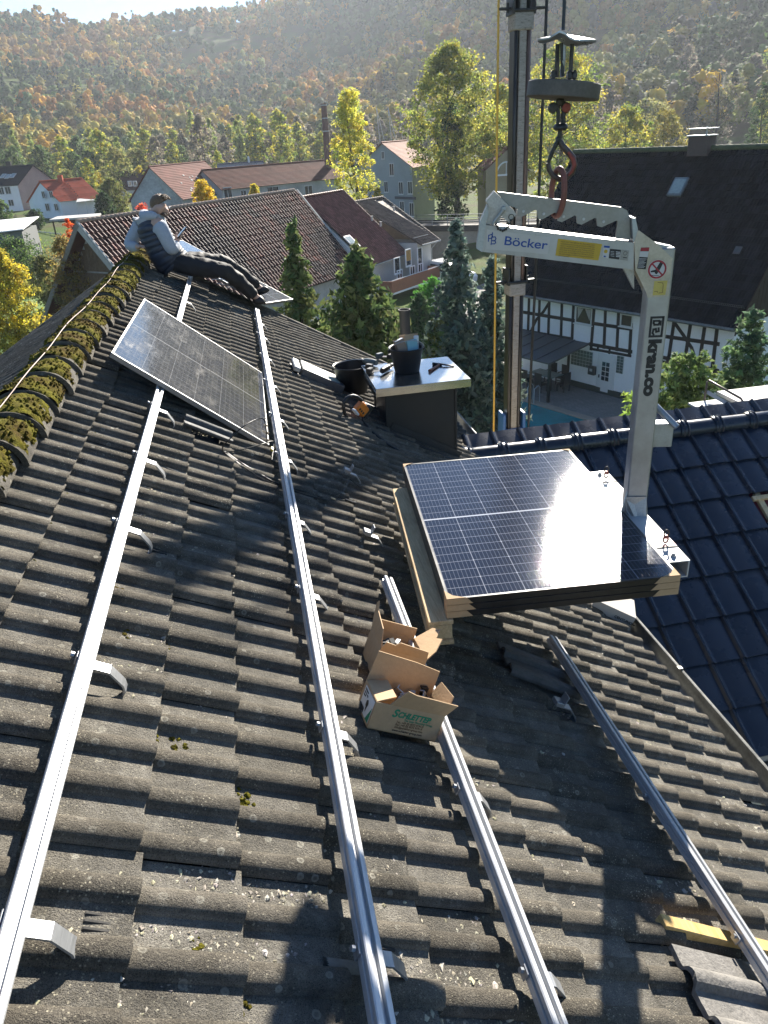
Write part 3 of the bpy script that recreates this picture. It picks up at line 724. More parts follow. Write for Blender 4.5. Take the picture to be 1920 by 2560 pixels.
# cordless tools heaped at the plate's left end
M_tool = plain('black_tool_plastic', (.016, .017, .018), .45, var=.4, scale=20); M_tgrey = plain('grey_tool_plastic', (.10, .13, .13), .45, var=.3, scale=20)
M_orange = plain('orange_plastic', (.72, .20, .02), .42, var=.08)
def drill(name, label, P, rz, body, bat, cat='cordless drill', tilt=0.0):
    t = thing(name, label, cat, P); m = Matrix.Rotation(rz, 3, 'Z') @ Matrix.Rotation(tilt, 3, 'Y'); X, Y, Z = m @ Vector((1, 0, 0)), m @ Vector((0, 1, 0)), m @ Vector((0, 0, 1)); P = Vector(P)
    mb = MB(); mb.lathe([(0, -.02), (.026, -.02), (.030, .02), (.030, .10), (.024, .13), (.014, .15)], P + Z * .035, 14, Y, Z, X); mb.build('housing', body, t, smooth=40)
    mb = MB(); mb.lathe([(.016, .15), (.020, .155), (.019, .185), (.010, .20), (0, .20)], P + Z * .035, 14, Y, Z, X); mb.build('chuck', M_tool, t, smooth=40)
    mb = MB(); mb.loft([[P + Z * (.03) + X * (u + .02) + Y * v for u, v in ((-.02, -.017), (.022, -.017), (.022, .017), (-.02, .017))], [P + Z * .025 + X * (u * .8 - .03) + Y * (v * .9 + .10) for u, v in ((-.02, -.017), (.022, -.017), (.022, .017), (-.02, .017))]]); mb.build('grip', body, t)
    mb = MB(); mb.box(P + X * -.03 + Y * .125 + Z * .028, (.075, .045, .055), X, Y, Z, .006); mb.build('battery', bat, t); return t
p = onz((938, 915), ZP); drill('cordless_drill', 'black and grey cordless driver at the near left corner of the chimney cover', p, 2.3, M_tgrey, M_tool)
p = onz((975, 900), ZP); drill('cordless_drill', 'black cordless driver lying beside the bucket on the chimney cover', p, .5, M_tool, M_tgrey)
p = onz((958, 935), ZP); drill('cordless_drill', 'black cordless tool at the front edge of the chimney cover', p, .9, M_tool, M_tool)
# second bucket and orange tool behind the chimney, on the tiles
# second bucket wedged upright beside the chimney
b2 = roofpx((877, 990), .03); b2 = Vector((.93, 7.2, rp(.93, 0).z + .06)); bucket('bucket', 'empty black bucket standing on the tiles beside the chimney', b2, .14, .18, .27)
op = roofpx((903, 1030), .13); op = roofpx((903, 1022), .14)
t = thing('power_tool', 'orange and black power tool leaning on the bucket beside the chimney', 'power tool', op)
m = Matrix.Rotation(.45, 3, 'Z') @ Matrix.Rotation(-.6, 3, 'Y'); X, Y, Z = m @ Vector((1, 0, 0)), m @ Vector((0, 1, 0)), m @ Vector((0, 0, 1))
mb = MB(); mb.box(op, (.10, .07, .12), X, Y, Z, .012); mb.build('housing', M_orange, t, smooth=40)
for q in range(3):
    mb = MB(); mb.box(op - Y * .0355 + Z * (.03 - q * .026) - X * .022, (.022, .003, .016), X, Y, Z); mb.build('vent', M_tool, t)
mb = MB(); mb.box(op - X * .062 + Z * .03 - Y * .01, (.02, .05, .07), X, Y, Z, .004); mb.build('display', M_white, t)
mb = MB(); pts = [op - X * .05 + Z * .05 + (X * -math.cos(a) * .10 + Z * math.sin(a) * .14) for a in [math.pi * q / 10 * 1.15 - .25 for q in range(11)]]; mb.tube(pts, .016, 8); mb.build('handle', M_tool, t, smooth=50)
mb = MB(); mb.box(op + X * .03 - Z * .075 + Y * .02, (.13, .06, .05), X, Y, Z, .01); mb.build('motor', M_tool, t)
mb = MB(); mb.tube([op - X * .13 - Z * .04, op - X * .16 - Z * .13], .008, 8); mb.build('foot_bar', M_galv, t)
mb = MB(); pts = [op - X * .02 - Z * .05, rp(op.x - .03, op.y - .05, .06), rp(op.x + .02, op.y - .22, .045), rp(op.x + .13, op.y - .40, .04), rp(op.x + .26, op.y - .50, .04)]
mb.tube(pts, .011, 8); tag(mb.build('hose', M_tool, None, base=op), 'thick black hose trailing from the orange tool down the tiles', 'hose')
# roof window with an upturned frame, left of the bucket
M_sash = plain('grey_metal_sash', (.10, .105, .11), .5, .4); M_pane = plain('frosted_pane', (.52, .58, .48), .45, var=.12, scale=4)
q = [roofpx(p, .10) for p in ((757, 896), (850, 949), (843, 978), (755, 925))]
sc_ = roofpx((805, 936), .10); Xw, Yw = RD, RR
rw = thing('roof_window', 'small skylight with a greenish pane in the tiles left of the chimney', 'roof window', sc_ - RN * .1)
mb = MB(); wx, wy = .44, .34
for s in (-1, 1):
    mb.box(sc_ + RR * s * (wy / 2 - .02) - RN * .03, (wx, .04, .09), RD, RR, RN, .003); mb.box(sc_ + RD * s * (wx / 2 - .02) - RN * .031, (.04, wy - .08, .088), RD, RR, RN, .003)
mb.build('frame', M_sash, rw); mb = MB(); mb.box(sc_ + RN * .006, (wx - .05, wy - .05, .008), RD, RR, RN); mb.build('pane', M_pane, rw)
mb = MB(); mb.box(sc_ - RD * (wx / 2 + .05) - RN * .02, (.07, wy, .05), RD, RR, RN, .01); mb.build('hinge_cover', M_galv, rw)
mb = MB(); mb.prism([sc_ + RD * (-.30) + RR * -.22 - RN * .062, sc_ + RD * .33 + RR * -.22 - RN * .062, sc_ + RD * .33 + RR * .20 - RN * .062, sc_ + RD * -.30 + RR * .20 - RN * .062], RN * -.012); mb.build('flashing', M_lead, rw)

# ------------------------------------------------------------------ cardboard boxes on the third rail
def folded_box(name, label, c, X, Y, Z, size, flaps, th=.004):
    """open box: floor, four walls, four flaps (list of (side, angle, length, cut))"""
    t = thing(name, label, 'cardboard box', c); X, Y, Z = (Vector(a).normalized() for a in (X, Y, Z)); w, d, h = size; c = Vector(c)
    mb = MB(); mb.box(c + Z * th / 2, (w, d, th), X, Y, Z)
    mb.box(c + Z * h / 2 - Y * (d / 2 - th / 2), (w, th, h), X, Y, Z); mb.box(c + Z * h / 2 + Y * (d / 2 - th / 2), (w, th, h), X, Y, Z)
    mb.box(c + Z * h / 2 - X * (w / 2 - th / 2), (th * 1.002, d - 2 * th, h), X, Y, Z); mb.box(c + Z * h / 2 + X * (w / 2 - th / 2), (th * 1.002, d - 2 * th, h), X, Y, Z)
    mb.build('body', M_card, t)
    for side, ang, ln, prof in flaps:
        ax, out, half = {'near': (X, -Y, w / 2), 'far': (X, Y, w / 2), 'left': (Y, -X, d / 2), 'right': (Y, X, d / 2)}[side]
        edge = c + Z * h + out * ((d if side in ('near', 'far') else w) / 2 - th / 2)
        dirv = out * math.sin(ang) + Z * math.cos(ang); nv = ax.cross(dirv).normalized()
        mb = MB(); pts = [edge + ax * (u * half) + dirv * (v * ln) for u, v in prof]; mb.prism([p + nv * th / 2 for p in pts], nv * -th)
        mb.build('flap', M_card, t)
    return t
# the near box with the green lettering
M_green = plain('green_print', (.015, .22, .11), .7, var=.1); M_brownink = plain('brown_ink', (.16, .10, .05), .8, var=.1); M_labelw = plain('white_label', (.72, .72, .70), .6, var=.04); M_black = plain('black_print', (.02, .02, .02), .6)
bX, bY, bZ = Vector((.8996, -.0108, -.4365)), Vector((-.0714, .9826, -.1716)), Vector((.4308, .1855, .8832))
bw = .27; BS = (bw, .167, .105); bA = Vector((0, 0, CZ)) + (Vector((.19167, 1.78266, 10.94722)) - Vector((0, 0, CZ))) * 1.125
bcn = bA + bX * bw / 2 + bY * BS[1] / 2
bx1 = folded_box('cardboard_box', 'open cardboard box with green lettering, nearer of the two on the rail', bcn, bX, bY, bZ, BS,
    [('near', .42, .075, [(-.62, 0), (1.0, 0), (1.14, .9), (.3, .98), (-.1, 1.0), (-.38, 1.16)]), ('far', -.02, .125, [(-1, 0), (1, 0), (.98, .78), (.2, .9), (-.97, .98)]), ('right', .35, .07, [(-1, 0), (1, 0), (.9, .9), (-.6, 1.0)]), ('left', -1.25, .075, [(-.96, 0), (.94, 0), (.8, 1.0), (-.75, 1.0)])])
fy = bcn - bY * (BS[1] / 2 + .0008)
text_obj('lettering', 'S', M_green, bx1, fy + bX * -.064 + bZ * .064, bX, bZ, .042, bold=.0012, shear=.25)
text_obj('lettering', 'CHLETTER', M_green, bx1, fy + bX * -.043 + bZ * .066, bX, bZ, .030, bold=.0011, shear=.25, sx=.92)
text_obj('lettering', 'The Solar Mounting Group', M_green, bx1, fy + bX * -.012 + bZ * .054, bX, bZ, .0115, sx=.9)
for k, s in enumerate(['Tel.: +49 (0) 8072 9191-0', 'Fax: +49 (0) 8072 9191-9', 'info@schletter-group.com']):
    text_obj('lettering', s, M_brownink, bx1, fy + bX * -.038 + bZ * (.043 - k * .010), bX, bZ, .0115, sx=.9)
text_obj('lettering', 'www.schletter-group.com', M_black, bx1, fy + bX * -.044 + bZ * .010, bX, bZ, .0125, sx=.9)
lx = bcn - bX * (BS[0] / 2 + .001)
mb = MB(); mb.box(lx + bZ * .053 - bY * .005, (.0015, .13, .085), bX, bY, bZ); lb = mb.build('label', M_labelw, bx1)
mb = MB(); mb.prism([lx - bX * .0012 + bZ * .012 - bY * .069, lx - bX * .0012 + bZ * .012 - bY * .036, lx - bX * .0012 + bZ * .070 - bY * .069], bX * -.0006); mb.build('green_stripe', M_green, lb)
mb = MB(); mb.prism([lx - bX * .0012 + bZ * (.056 + .016 * math.sin(a)) - bY * (.01 + .014 * math.cos(a)) for a in (0.3, 1.4, 2.6, 3.9, 5.2)], bX * -.0006); mb.prism([lx - bX * .0012 + bZ * .042 - bY * .006, lx - bX * .0012 + bZ * .042 - bY * .016, lx - bX * .0012 + bZ * .024 - bY * .012], bX * -.0006); mb.build('pictogram', M_black, lb)
mb = MB()
for q in range(9): mb.box(lx - bX * .0014 + bZ * .022 + bY * (.052 - q * .006), (.0006, .003 if q % 3 else .0045, .018), bX, bY, bZ)
mb.build('barcode', M_black, lb)
for k, s in enumerate(['Schletter', 'Solar Mounting', 'Rapid2+']):
    text_obj('lettering', s, M_black, lb, lx - bX * .0012 + bZ * (.083 - k * .010) + bY * .052, -bY, bZ, .012 if k == 0 else .008)
# metal clamps in it
def clamps(name, label, c, n, X, Y, Z, seed):
    r = random.Random(seed); t = thing(name, label, 'clamps', c)
    for k in range(n):
        p = Vector(c) + X * r.uniform(-.06, .07) + Y * r.uniform(-.04, .05) + Z * r.uniform(0, .05); m = Matrix.Rotation(r.uniform(0, 3), 3, 'Z') @ Matrix.Rotation(r.uniform(-1, 1), 3, 'X')
        a, b, cc = m @ Vector((1, 0, 0)), m @ Vector((0, 1, 0)), m @ Vector((0, 0, 1)); mb = MB(); z = r.uniform(.8, 1.2)
        mb.box(p, (.035 * z, .03, .004), a, b, cc); mb.box(p + cc * .013 + a * .015 * z, (.004, .03, .028), a, b, cc); mb.box(p + cc * .026 + a * .022 * z, (.018, .03, .004), a, b, cc)
        mb.build('clamp', M_galv if r.random() < .5 else M_tool, t)
clamps('clamp_heap', 'steel module clamps lying in the nearer cardboard box', bcn + bZ * .06 + bX * .04, 9, bX, bY, bZ, 3)
# the farther box, tilted
cX, cY, cZ = bX.copy(), bY.copy(), bZ.copy(); m = Matrix.Rotation(-.06, 3, cZ); cX, cY = m @ cX, m @ cY
A1 = roofpx((927, 1688), .05); bw = .20; BS2 = (bw, .215, .12); bc2 = A1 + cX * bw / 2 + cY * BS2[1] / 2
bx2 = folded_box('cardboard_box', 'torn open cardboard box of black clamps, farther of the two on the rail', bc2, cX, cY, cZ, BS2,
    [('left', .15, .10, [(-1, 0), (1, 0), (1.05, .55), (.95, 1.15), (.72, 1.3), (.55, .95), (-.7, .7)]), ('right', .75, .10, [(-1, 0), (1, 0), (1.0, .9), (.55, 1.15), (.1, .8), (-.2, 1.0), (-.8, .5)]), ('far', -.15, .05, [(-.95, 0), (.95, 0), (.9, 1), (-.9, .95)]), ('near', .30, .045, [(-1, 0), (1, 0), (.9, .9), (-.35, 1.1), (-.5, .7), (-.9, .8)])])
clamps('clamp_heap', 'black module clamps lying in the farther cardboard box', bc2 + cZ * .05, 16, cX, cY, cZ, 8)
# printed carton in the gutter corner under the stack
pcx = roofpx((1530, 1512), .08); m = Matrix.Rotation(-.42, 3, 'Z'); X, Y = m @ Vector((1, 0, 0)), m @ Vector((0, 1, 0)); 
M_grayc = plain('grey_carton', (.50, .46, .41), .8, var=.08)
t = carton('product_carton', 'pale printed carton lying by the gutter under the panel stack', pcx, (.30, .22, .09), (X + Vector((0, 0, -.45))).normalized(), Y, (Vector((0, 0, 1)) + X * .45).normalized(), M_grayc)
Xc = (X + Vector((0, 0, -.45))).normalized(); Zc = Xc.cross(Y)
text_obj('lettering', 'CENTURION', M_black, t, pcx - Y * .1108 + Xc * .02 + Zc * -.018, Xc, Zc, .026, bold=.0008)

# ------------------------------------------------------------------ odd pieces on the tiles
M_batt = wood_material('new_batten', (.42, .27, .09), (.66, .46, .20))
a, b = roofpx((1652, 2308), .055), roofpx((1893, 2368), .055); d = (b - a).normalized(); s = RN.cross(d).normalized()
mb = MB(); mb.box((a + b) / 2 + d * .04 - RN * .0, ((b - a).length + .08, .050, .036), d, s, RN, .003); tag(mb.build('roof_batten', M_batt, None, base=a), 'short new wooden batten lying on the tiles under the gutter side rail', 'wooden batten')
def loose_tile(label, P, D, A, N, w, L, prof, thick, mat, ragged=0.0, seed=1):
    r = random.Random(seed); mb = MB(); K = 24; M_ = 10; rows = []
    for i in range(M_ + 1):
        row = []
        for q in range(K + 1):
            v = w * q / K; e = (r.random() - .5) * ragged if i in (0, M_) else 0
            row.append(P + D * (L * (i / M_ - .5) + e) + A * (v - w / 2) + N * prof(min(v, w - 1e-6)))
        rows.append(row)
    low = [[p - N * thick for p in row] for row in rows]; n = K + 1
    F = [(i * n + q, i * n + q + 1, (i + 1) * n + q + 1, (i + 1) * n + q)[::-1] for i in range(M_) for q in range(K)]
    mb.add(sum(rows, []), F); mb.add(sum(low, []), [f[::-1] for f in F])
    edge = [(rows[0][q], low[0][q]) for q in range(n)] + [(rows[i][K], low[i][K]) for i in range(M_ + 1)] + [(rows[M_][q], low[M_][q]) for q in range(K, -1, -1)] + [(rows[i][0], low[i][0]) for i in range(M_, -1, -1)]
    for k in range(len(edge) - 1):
        if (edge[k][0] - edge[k + 1][0]).length > 1e-6: mb.add([edge[k][0], edge[k + 1][0], edge[k + 1][1], edge[k][1]], [(0, 1, 2, 3)])
    return tag(mb.build('roof_tile', mat, None, base=P, smooth=35), label, 'roof tile')
M_old = plain('dark_old_tile', (.075, .074, .072), .75, var=.45, scale=7, bump=.4, bscale=50)
P = roofpx((1345, 1672), .062); loose_tile('dark loose roof tile lying askew above the rail nearest the gutter', P, (RD + RR * -.10).normalized(), (RR + RD * .10).normalized(), RN, .27, .40, lambda v: dbl_roll(v, .27, .026, 1), .014, M_old, .006, 2)
P = roofpx((1850, 2500), .062); D2 = (RD + RR * -.06).normalized(); A2_ = (RR + RD * .06).normalized(); loose_tile('pale edged displaced tile at the lower right under the short batten', P, D2, A2_, RN, .30, .36, lambda v: dbl_roll(v, .30, .030, 1), .018, plain('scuffed_tile', (.17, .16, .145), .8, var=.5, scale=10, bump=.5, bscale=80), .004, 4)
P = roofpx((860, 2420), .03); loose_tile('broken piece of tile lying beside the long rail near the bottom', P, RD, RR, RN, .045, .095, lambda v: .010 * math.sin(math.pi * min(1, v / .045)), .012, plain('broken_tile', (.20, .185, .16), .9, var=.25, bump=.4), .012, 6)
P = roofpx((520, 1078), .055); loose_tile('dark tile pushed up beside the hole under the dusty panel', P, RD, RR, RN, .16, .30, lambda v: dbl_roll(v + .02, .30, .028, 1), .014, M_old, .004, 9)
# cables
M_cable = plain('black_cable', (.012, .012, .012), .45)
def cable(name, label, pts, r, cat='cable', mat=None):
    P = [Vector(p) for p in pts]; sm = []
    for i in range(len(P) - 1):
        p0, p1, p2, p3 = P[max(i - 1, 0)], P[i], P[i + 1], P[min(i + 2, len(P) - 1)]
        for k in range(6):
            u = k / 6; sm.append(.5 * ((2 * p1) + (p2 - p0) * u + (2 * p0 - 5 * p1 + 4 * p2 - p3) * u * u + (3 * p1 - p0 - 3 * p2 + p3) * u ** 3))
    sm.append(P[-1]); mb = MB(); mb.tube(sm, r, 6); return tag(mb.build(name, mat or M_cable, None, base=P[0], smooth=60), label, cat)
cable('panel_cable', 'black panel lead looping from the dusty panel and down along the long rail', [roofpx(p, o) for p, o in (((668, 1110), .17), ((664, 1060), .28), ((650, 1046), .30), ((610, 1065), .26), ((572, 1100), .16), ((557, 1117), .10), ((562, 1130), .06), ((600, 1125), .10), ((650, 1112), .12), ((680, 1103), .12), ((684, 1112), .10), ((680, 1150), .06))], .0035)
cable('panel_cable', 'pair of black leads running under the long rail to the free plug', [roofpx(p, o) for p, o in (((560, 1126), .055), ((600, 1155), .05), ((655, 1188), .045), ((700, 1212), .045), ((760, 1236), .045), ((820, 1250), .04), ((868, 1250), .04))], .0036)
cable('panel_cable', 'thin black lead curving round the upper loose roof hook', [roofpx(p, o) for p, o in (((562, 1132), .05), ((660, 1200), .045), ((760, 1228), .045), ((815, 1246), .04), ((848, 1238), .04), ((866, 1215), .05), ((873, 1200), .07), ((880, 1202), .07), ((905, 1222), .045), ((945, 1243), .045), ((990, 1262), .045))], .0032)
pl = roofpx((866, 1250), .045); t = thing('cable_plug', 'black plug at the end of the leads on the tiles', 'plug', pl); mb = MB(); mb.tube([pl - RD * .01, pl + RD * .045], .008, 8); mb.build('body', M_tool, t); mb = MB(); mb.tube([pl + RD * .045, pl + RD * .062], .011, 8); mb.build('collar', M_tool, t)
ye = roofpx((679, 1125), .10); mb = MB(); mb.prism([ye + RR * a * .02 + RD * b * .02 for a, b in ((0, -.5), (1, -.3), (1.5, .2), (.4, .5), (-1.2, .3), (-1.5, -.2))], RN * .014); tag(mb.build('cable_tag', plain('yellow_tag', (.75, .48, .03), .5), None, base=ye), 'yellow tag on the lead at the corner of the dusty panel', 'cable tag')
ye = roofpx((833, 1246), .055); mb = MB(); mb.box(ye, (.03, .02, .003), RD, RR, RN); tag(mb.build('cable_tag', plain('buff_tag', (.60, .42, .20), .6), None, base=ye), 'small buff tag on the leads near the free plug', 'cable tag')
# red and white line along the ridge
M_line = plain('red_white_line', (.50, .38, .33), .7, var=.4, scale=60)
pts = [Vector((XR - .012 + .012 * math.sin(y * 2.1), y, zc + CR + .034 + .006 * math.sin(y * 5))) for y in np.linspace(8.9, 1.2, 40)]
mb = MB(); mb.tube(pts, .0026, 6); tag(mb.build('marker_line', M_line, None, base=pts[0], smooth=60), 'thin red and white line stretched along the mossy ridge', 'line')
# ------------------------------------------------------------------ crane fork, hook block and boom
M_galva = plain('galvanised_steel', (.34, .37, .39), .42, .6, var=.22, scale=14, bump=.08, bscale=40)
M_alp = alu_material('scratched_aluminium', (.46, .45, .44), .42)
def alu_dirty():
    t = NT('handled_aluminium'); a = t.noise(5, 5, .65); b = t.noise(40, 4, .7, stretch=(1, 1, .25)); v = t.voro(60).outputs['Distance']
    c = t.ramp(a, [(.35, (.31, .315, .32)), (.65, (.44, .445, .45))]); c = t.mix(t.ramp(b, [(.62, 0.0), (.72, .55)]), c, (.20, .19, .18)); c = t.mix(t.ramp(t.noise(2.2, 3), [(.50, 0.0), (.72, .35)]), c, (.36, .32, .26))
    t.bsdf(c, t.ramp(a, [(.3, .38), (.7, .52)]), .62, t.bump(b, .08, .003)); return t.m
M_alf = alu_dirty()
M_blueink = plain('blue_print', (.008, .055, .26), .55, var=.1); M_sticker = plain('white_sticker', (.50, .50, .49), .5, var=.05); M_yellow = plain('yellow_sticker', (.50, .33, .03), .55, var=.1, scale=20); M_oldyel = plain('faded_yellow_sticker', (.50, .40, .10), .55, var=.15, scale=20)
M_red = plain('red_print', (.30, .02, .03), .5); M_redpaint = plain('worn_red_paint', (.24, .055, .04), .5, .2, var=.5, scale=25, bump=.2, bscale=80); M_dark = plain('greasy_dark_steel', (.055, .053, .050), .45, .6, var=.5, scale=12, bump=.25, bscale=40)
FN = Vector((-.28, -.96, 0)).normalized()             # the lettered face looks this way
FU = Vector((.96, -.28, 0)).normalized(); FZ = Vector((0, 0, 1))
FP0 = onz((1590, 1272), ZS)
def F4(x, y, d=0.0): return onplane((1180 + x / 3.072, 450 + y / 3.072), FP0, FN) + FN * d
def F6(x, y, d=0.0): return onplane((1480 + x / 3.770, 1140 + y / 3.770), FP0, FN) + FN * d
fork = thing('crane_fork', 'aluminium crane fork with blue lettering on the arm and black lettering on the post', 'crane fork', FP0)
DP = .105
foot0 = F6(318, 500); foot1 = F6(510, 500); topR = F4(1555, 520)
pw = (foot1 - foot0).dot(FU)
mb = MB(); zt_ = topR.z; c_ = foot0 + FU * pw / 2 - FN * DP / 2
mb.box(Vector((c_.x, c_.y, (ZS - .02 + zt_) / 2)), (pw, DP, zt_ - ZS + .02), FU, -FN, FZ, .006); mb.build('post', M_alf, fork, smooth=30)
# the arm: a box beam rising slightly away from the post
aL, aLb, aR, aRt = F4(105, 345), F4(75, 550), F4(1240, 690), F4(1245, 482)
mb = MB(); mb.prism([aL, aLb, aR, aRt], -FN * DP); mb.build('arm', M_alf, fork)
mb = MB(); mb.prism([F4(118, 195, .004), F4(60, 330, .004), F4(33, 525, .004), F4(78, 553, .004), F4(106, 345, .004), F4(125, 260, .004)], -FN * (DP + .008)); mb.build('end_plate', M_galva, fork)
bar = [(200, 95), (1160, 215), (1205, 240), (1226, 290), (1231, 470), (1117, 457), (1135, 325), (1120, 319), (1008, 371), (975, 362), (968, 304), (955, 297), (852, 351), (815, 341), (812, 285), (797, 279), (699, 331), (665, 322), (663, 268), (640, 258), (545, 311), (511, 302), (505, 242), (490, 236), (386, 291), (353, 281), (350, 226), (332, 216), (262, 200)]
mb = MB(); mb.prism([F4(x, y, -.040) for x, y in bar], -FN * .022); br = mb.build('notched_bar', plain('brushed_plate', (.26, .255, .24), .45, .6, var=.2, scale=8), fork)
for x, y in ((400, 247), (558, 267), (713, 288), (868, 308), (1022, 328)):
    mb = MB(); p = F4(x, y, -.0385); mb.lathe([(0, .001), (.0055, .001), (.0065, -.004)], p, 12, FU, FZ, FN); mb.build('notch_hole', M_sticker, br)
mb = MB(); mb.prism([F4(x, y, -.012) for x, y in ((172, 88), (106, 165), (128, 195), (288, 332), (342, 266), (328, 244))], -FN * .02); mb.prism([F4(x, y, -.066) for x, y in ((172, 88), (106, 165), (128, 195), (288, 332), (342, 266), (328, 244))], -FN * .02)
mb.build('link_plate', M_alp, fork)
mb = MB(); mb.prism([F4(x, y, -.02) for x, y in ((125, 190), (112, 345), (215, 340), (215, 255))], -FN * .06); mb.build('link_block', M_alp, fork)
mb = MB(); mb.tube([F4(242, 222, .018), F4(238, 232, .018), F4(170, 318, .016), F4(162, 345, .014)], [.010, .0085, .007, .005], 10); mb.tube([F4(242, 220, .022), F4(242, 220, -.08)], .010, 10); mb.build('lever', M_galva, fork, smooth=50)
mb = MB(); pts = [F4(x, y, .012) for x, y in ((185, 335), (200, 372), (235, 388), (262, 375), (292, 335), (302, 290))]
for k in range(len(pts) - 1):
    for u in (.0, .5): p = pts[k].lerp(pts[k + 1], u); mb.ball(p, (.006, .004, .006), 6, 4)
mb.build('chain', M_dark, fork)
mb = MB(); mb.lathe([(.010, -.002), (.013, -.002), (.013, .002), (.010, .002)], F4(302, 285, -.004), 12, FU, FZ, FN); mb.build('split_ring', M_dark, fork)
# gusset plates
gp = [(1280, 385), (1425, 492), (1540, 602), (1533, 640), (1507, 890), (1348, 902), (1335, 860), (1252, 690), (1245, 480)]
mb = MB(); mb.prism([F4(x, y, .005) for x, y in gp], -FN * .005); mb.prism([F4(x, y, -DP) for x, y in gp], -FN * .005); mb.build('gusset', plain('gusset_plate', (.42, .385, .33), .42, .55, var=.22, scale=10), fork)
mb = MB(); mb.prism([F4(x, y, .0) for x, y in ((1230, 290), (1256, 292), (1276, 385), (1245, 480), (1238, 470))], -FN * (DP + .0)); mb.build('stiffener', M_galva, fork)
mb = MB(); mb.prism([F4(x, y, -.030) for x, y in ((1175, 690), (1256, 690), (1256, 850))], -FN * .05); mb.build('brace_plate', M_alp, fork)
mb = MB(); mb.prism([F4(x, y, -.02) for x, y in ((1425, 492), (1555, 520), (1550, 590), (1540, 602))], -FN * (DP - .03)); mb.build('cap_plate', M_galva, fork)
# lettering and stickers
ax = (F4(565, 490) - F4(240, 455)).normalized(); ay = FZ
mb = MB(); mb.prism([F4(115, 380, .0012), F4(110, 530, .0012), F4(580, 570, .0012), F4(605, 440, .0012)], -FN * .0009); mb.build('lettering_backing', plain('label_film', (.42, .42, .43), .38, .3, var=.06), fork)
sz = (F4(262, 432) - F4(240, 490)).length * 1.05
hB = (F4(250, 432) - F4(242, 496)).length
w0 = (F4(565, 530) - F4(240, 496)).length
tx = text_obj('lettering', 'Böcker', M_blueink, fork, F4(240, 496, .0018), ax, FZ, 1.0)
ws = max(v.co.x for v in tx.data.vertices)
def fit_text(name, body, mat, parent, P, X, Y, width, height, **kw):
    """lettering fitted to a width and a cap height"""
    cu = bpy.data.curves.new('m', 'FONT'); cu.body = body; cu.size = 1.0; o = bpy.data.objects.new('m', cu); link(o); me = bpy.data.meshes.new_from_object(o)
    xs = [v.co.x for v in me.vertices]; ys = [v.co.y for v in me.vertices]; wd, ht = max(xs) - min(xs), max(ys) - min(min(ys), 0)
    bpy.data.objects.remove(o); bpy.data.curves.remove(cu); bpy.data.meshes.remove(me)
    s = height / max(ys); return text_obj(name, body, mat, parent, P, X, Y, s, sx=width / (wd * s), **kw)
bpy.data.objects.remove(tx)
fit_text('lettering', 'Böcker', M_blueink, fork, F4(240, 496, .0018), ax, FZ, w0, hB * 1.02, bold=.0006, extrude=.0004)
# emblem of interlaced strokes
ex = lambda x, y: F4(x, y, .0018); th = .0045; lg = MB()
def stroke(pts, d=.0018, w=.0042, tgt=None):
    for (x0, y0), (x1, y1) in zip(pts[:-1], pts[1:]):
        a, b = F4(x0, y0, d), F4(x1, y1, d); v = (b - a); L = v.length; v.normalize(); s = FN.cross(v).normalized(); (tgt or lg).box((a + b) / 2, (L + w, w, .0008), v, s, FN)
stroke([(125, 470), (128, 425), (150, 418), (158, 432), (150, 448), (128, 450)]); stroke([(158, 405), (146, 495)]); stroke([(150, 440), (178, 436), (184, 450), (176, 464), (150, 466)]); stroke([(150, 466), (178, 468), (182, 482), (172, 490), (148, 490)])
lg.build('emblem', M_blueink, fork)
mb = MB(); mb.prism([F4(660, 450, .0013), F4(640, 580, .0013), F4(970, 618, .0013), F4(1000, 492, .0013)], -FN * .001); ys_ = mb.build('yellow_sticker', M_yellow, fork)
LN_ = ['Nach UVV 18.4 §40 ist der Betreiber einer', 'Lastaufnahmeeinrichtung gesetzlich verpflichtet,', 'wenn 1 mal jährlich oder zwischenzeitlich eine', 'nach Einsatzbedingungen eine Prüfung auf Risse,', 'Verschleiß, Korrosion und Funktionssicherheit', 'durch einen Sachkundigen durchführen zu lassen.', 'Die einschlägigen Unfallverhütungsvorschriften', 'sind zu beachten.']
for k, s in enumerate(LN_):
    y = 470 + k * 15.5; P = F4(680 - k * 2.3, y + 6, .0020); wdt = (F4(950, y + 34) - F4(680, y + 4)).length * (.98 if k < 7 else .3)
    fit_text('lettering', s, M_brownink, ys_, P, ax, FZ, wdt, .0052, extrude=.0002)
mb = MB(); mb.prism([F4(x, y, .0016) for x, y in ((1012, 502), (1000, 592), (1045, 602), (1058, 506))], -FN * .001); st = mb.build('inspection_sticker', M_sticker, fork)
mb = MB(); mb.prism([F4(x, y, .0022) for x, y in ((1014, 503), (1012, 518), (1056, 522), (1058, 507))], -FN * .0004); mb.prism([F4(x, y, .0022) for x, y in ((1012, 580), (1010, 592), (1026, 594), (1028, 582))], -FN * .0004); mb.build('blue_band', M_blueink, st)
mb = MB(); p = F4(1027, 548, .0022); mb.lathe([(0, 0), (.0080, 0), (.0080, -.0004)], p, 18, FU, FZ, FN); mb.build('yellow_disc', M_yellow, st)
mb = MB(); mb.prism([F4(x, y, .0016) for x, y in ((1060, 528), (1050, 600), (1130, 611), (1145, 536))], -FN * .001); st = mb.build('type_plate', M_black, fork)
mb = MB()
for k in range(4): mb.prism([F4(x, y + k * 11.5, .0022) for x, y in ((1105, 548), (1104, 554), (1136, 558), (1138, 552))], -FN * .0004)
for k in range(4): mb.prism([F4(x, y + k * 11.5, .0022) for x, y in ((1064, 546), (1064, 549), (1092, 553), (1092, 550))], -FN * .0004)
mb.build('type_plate_field', M_sticker, st)
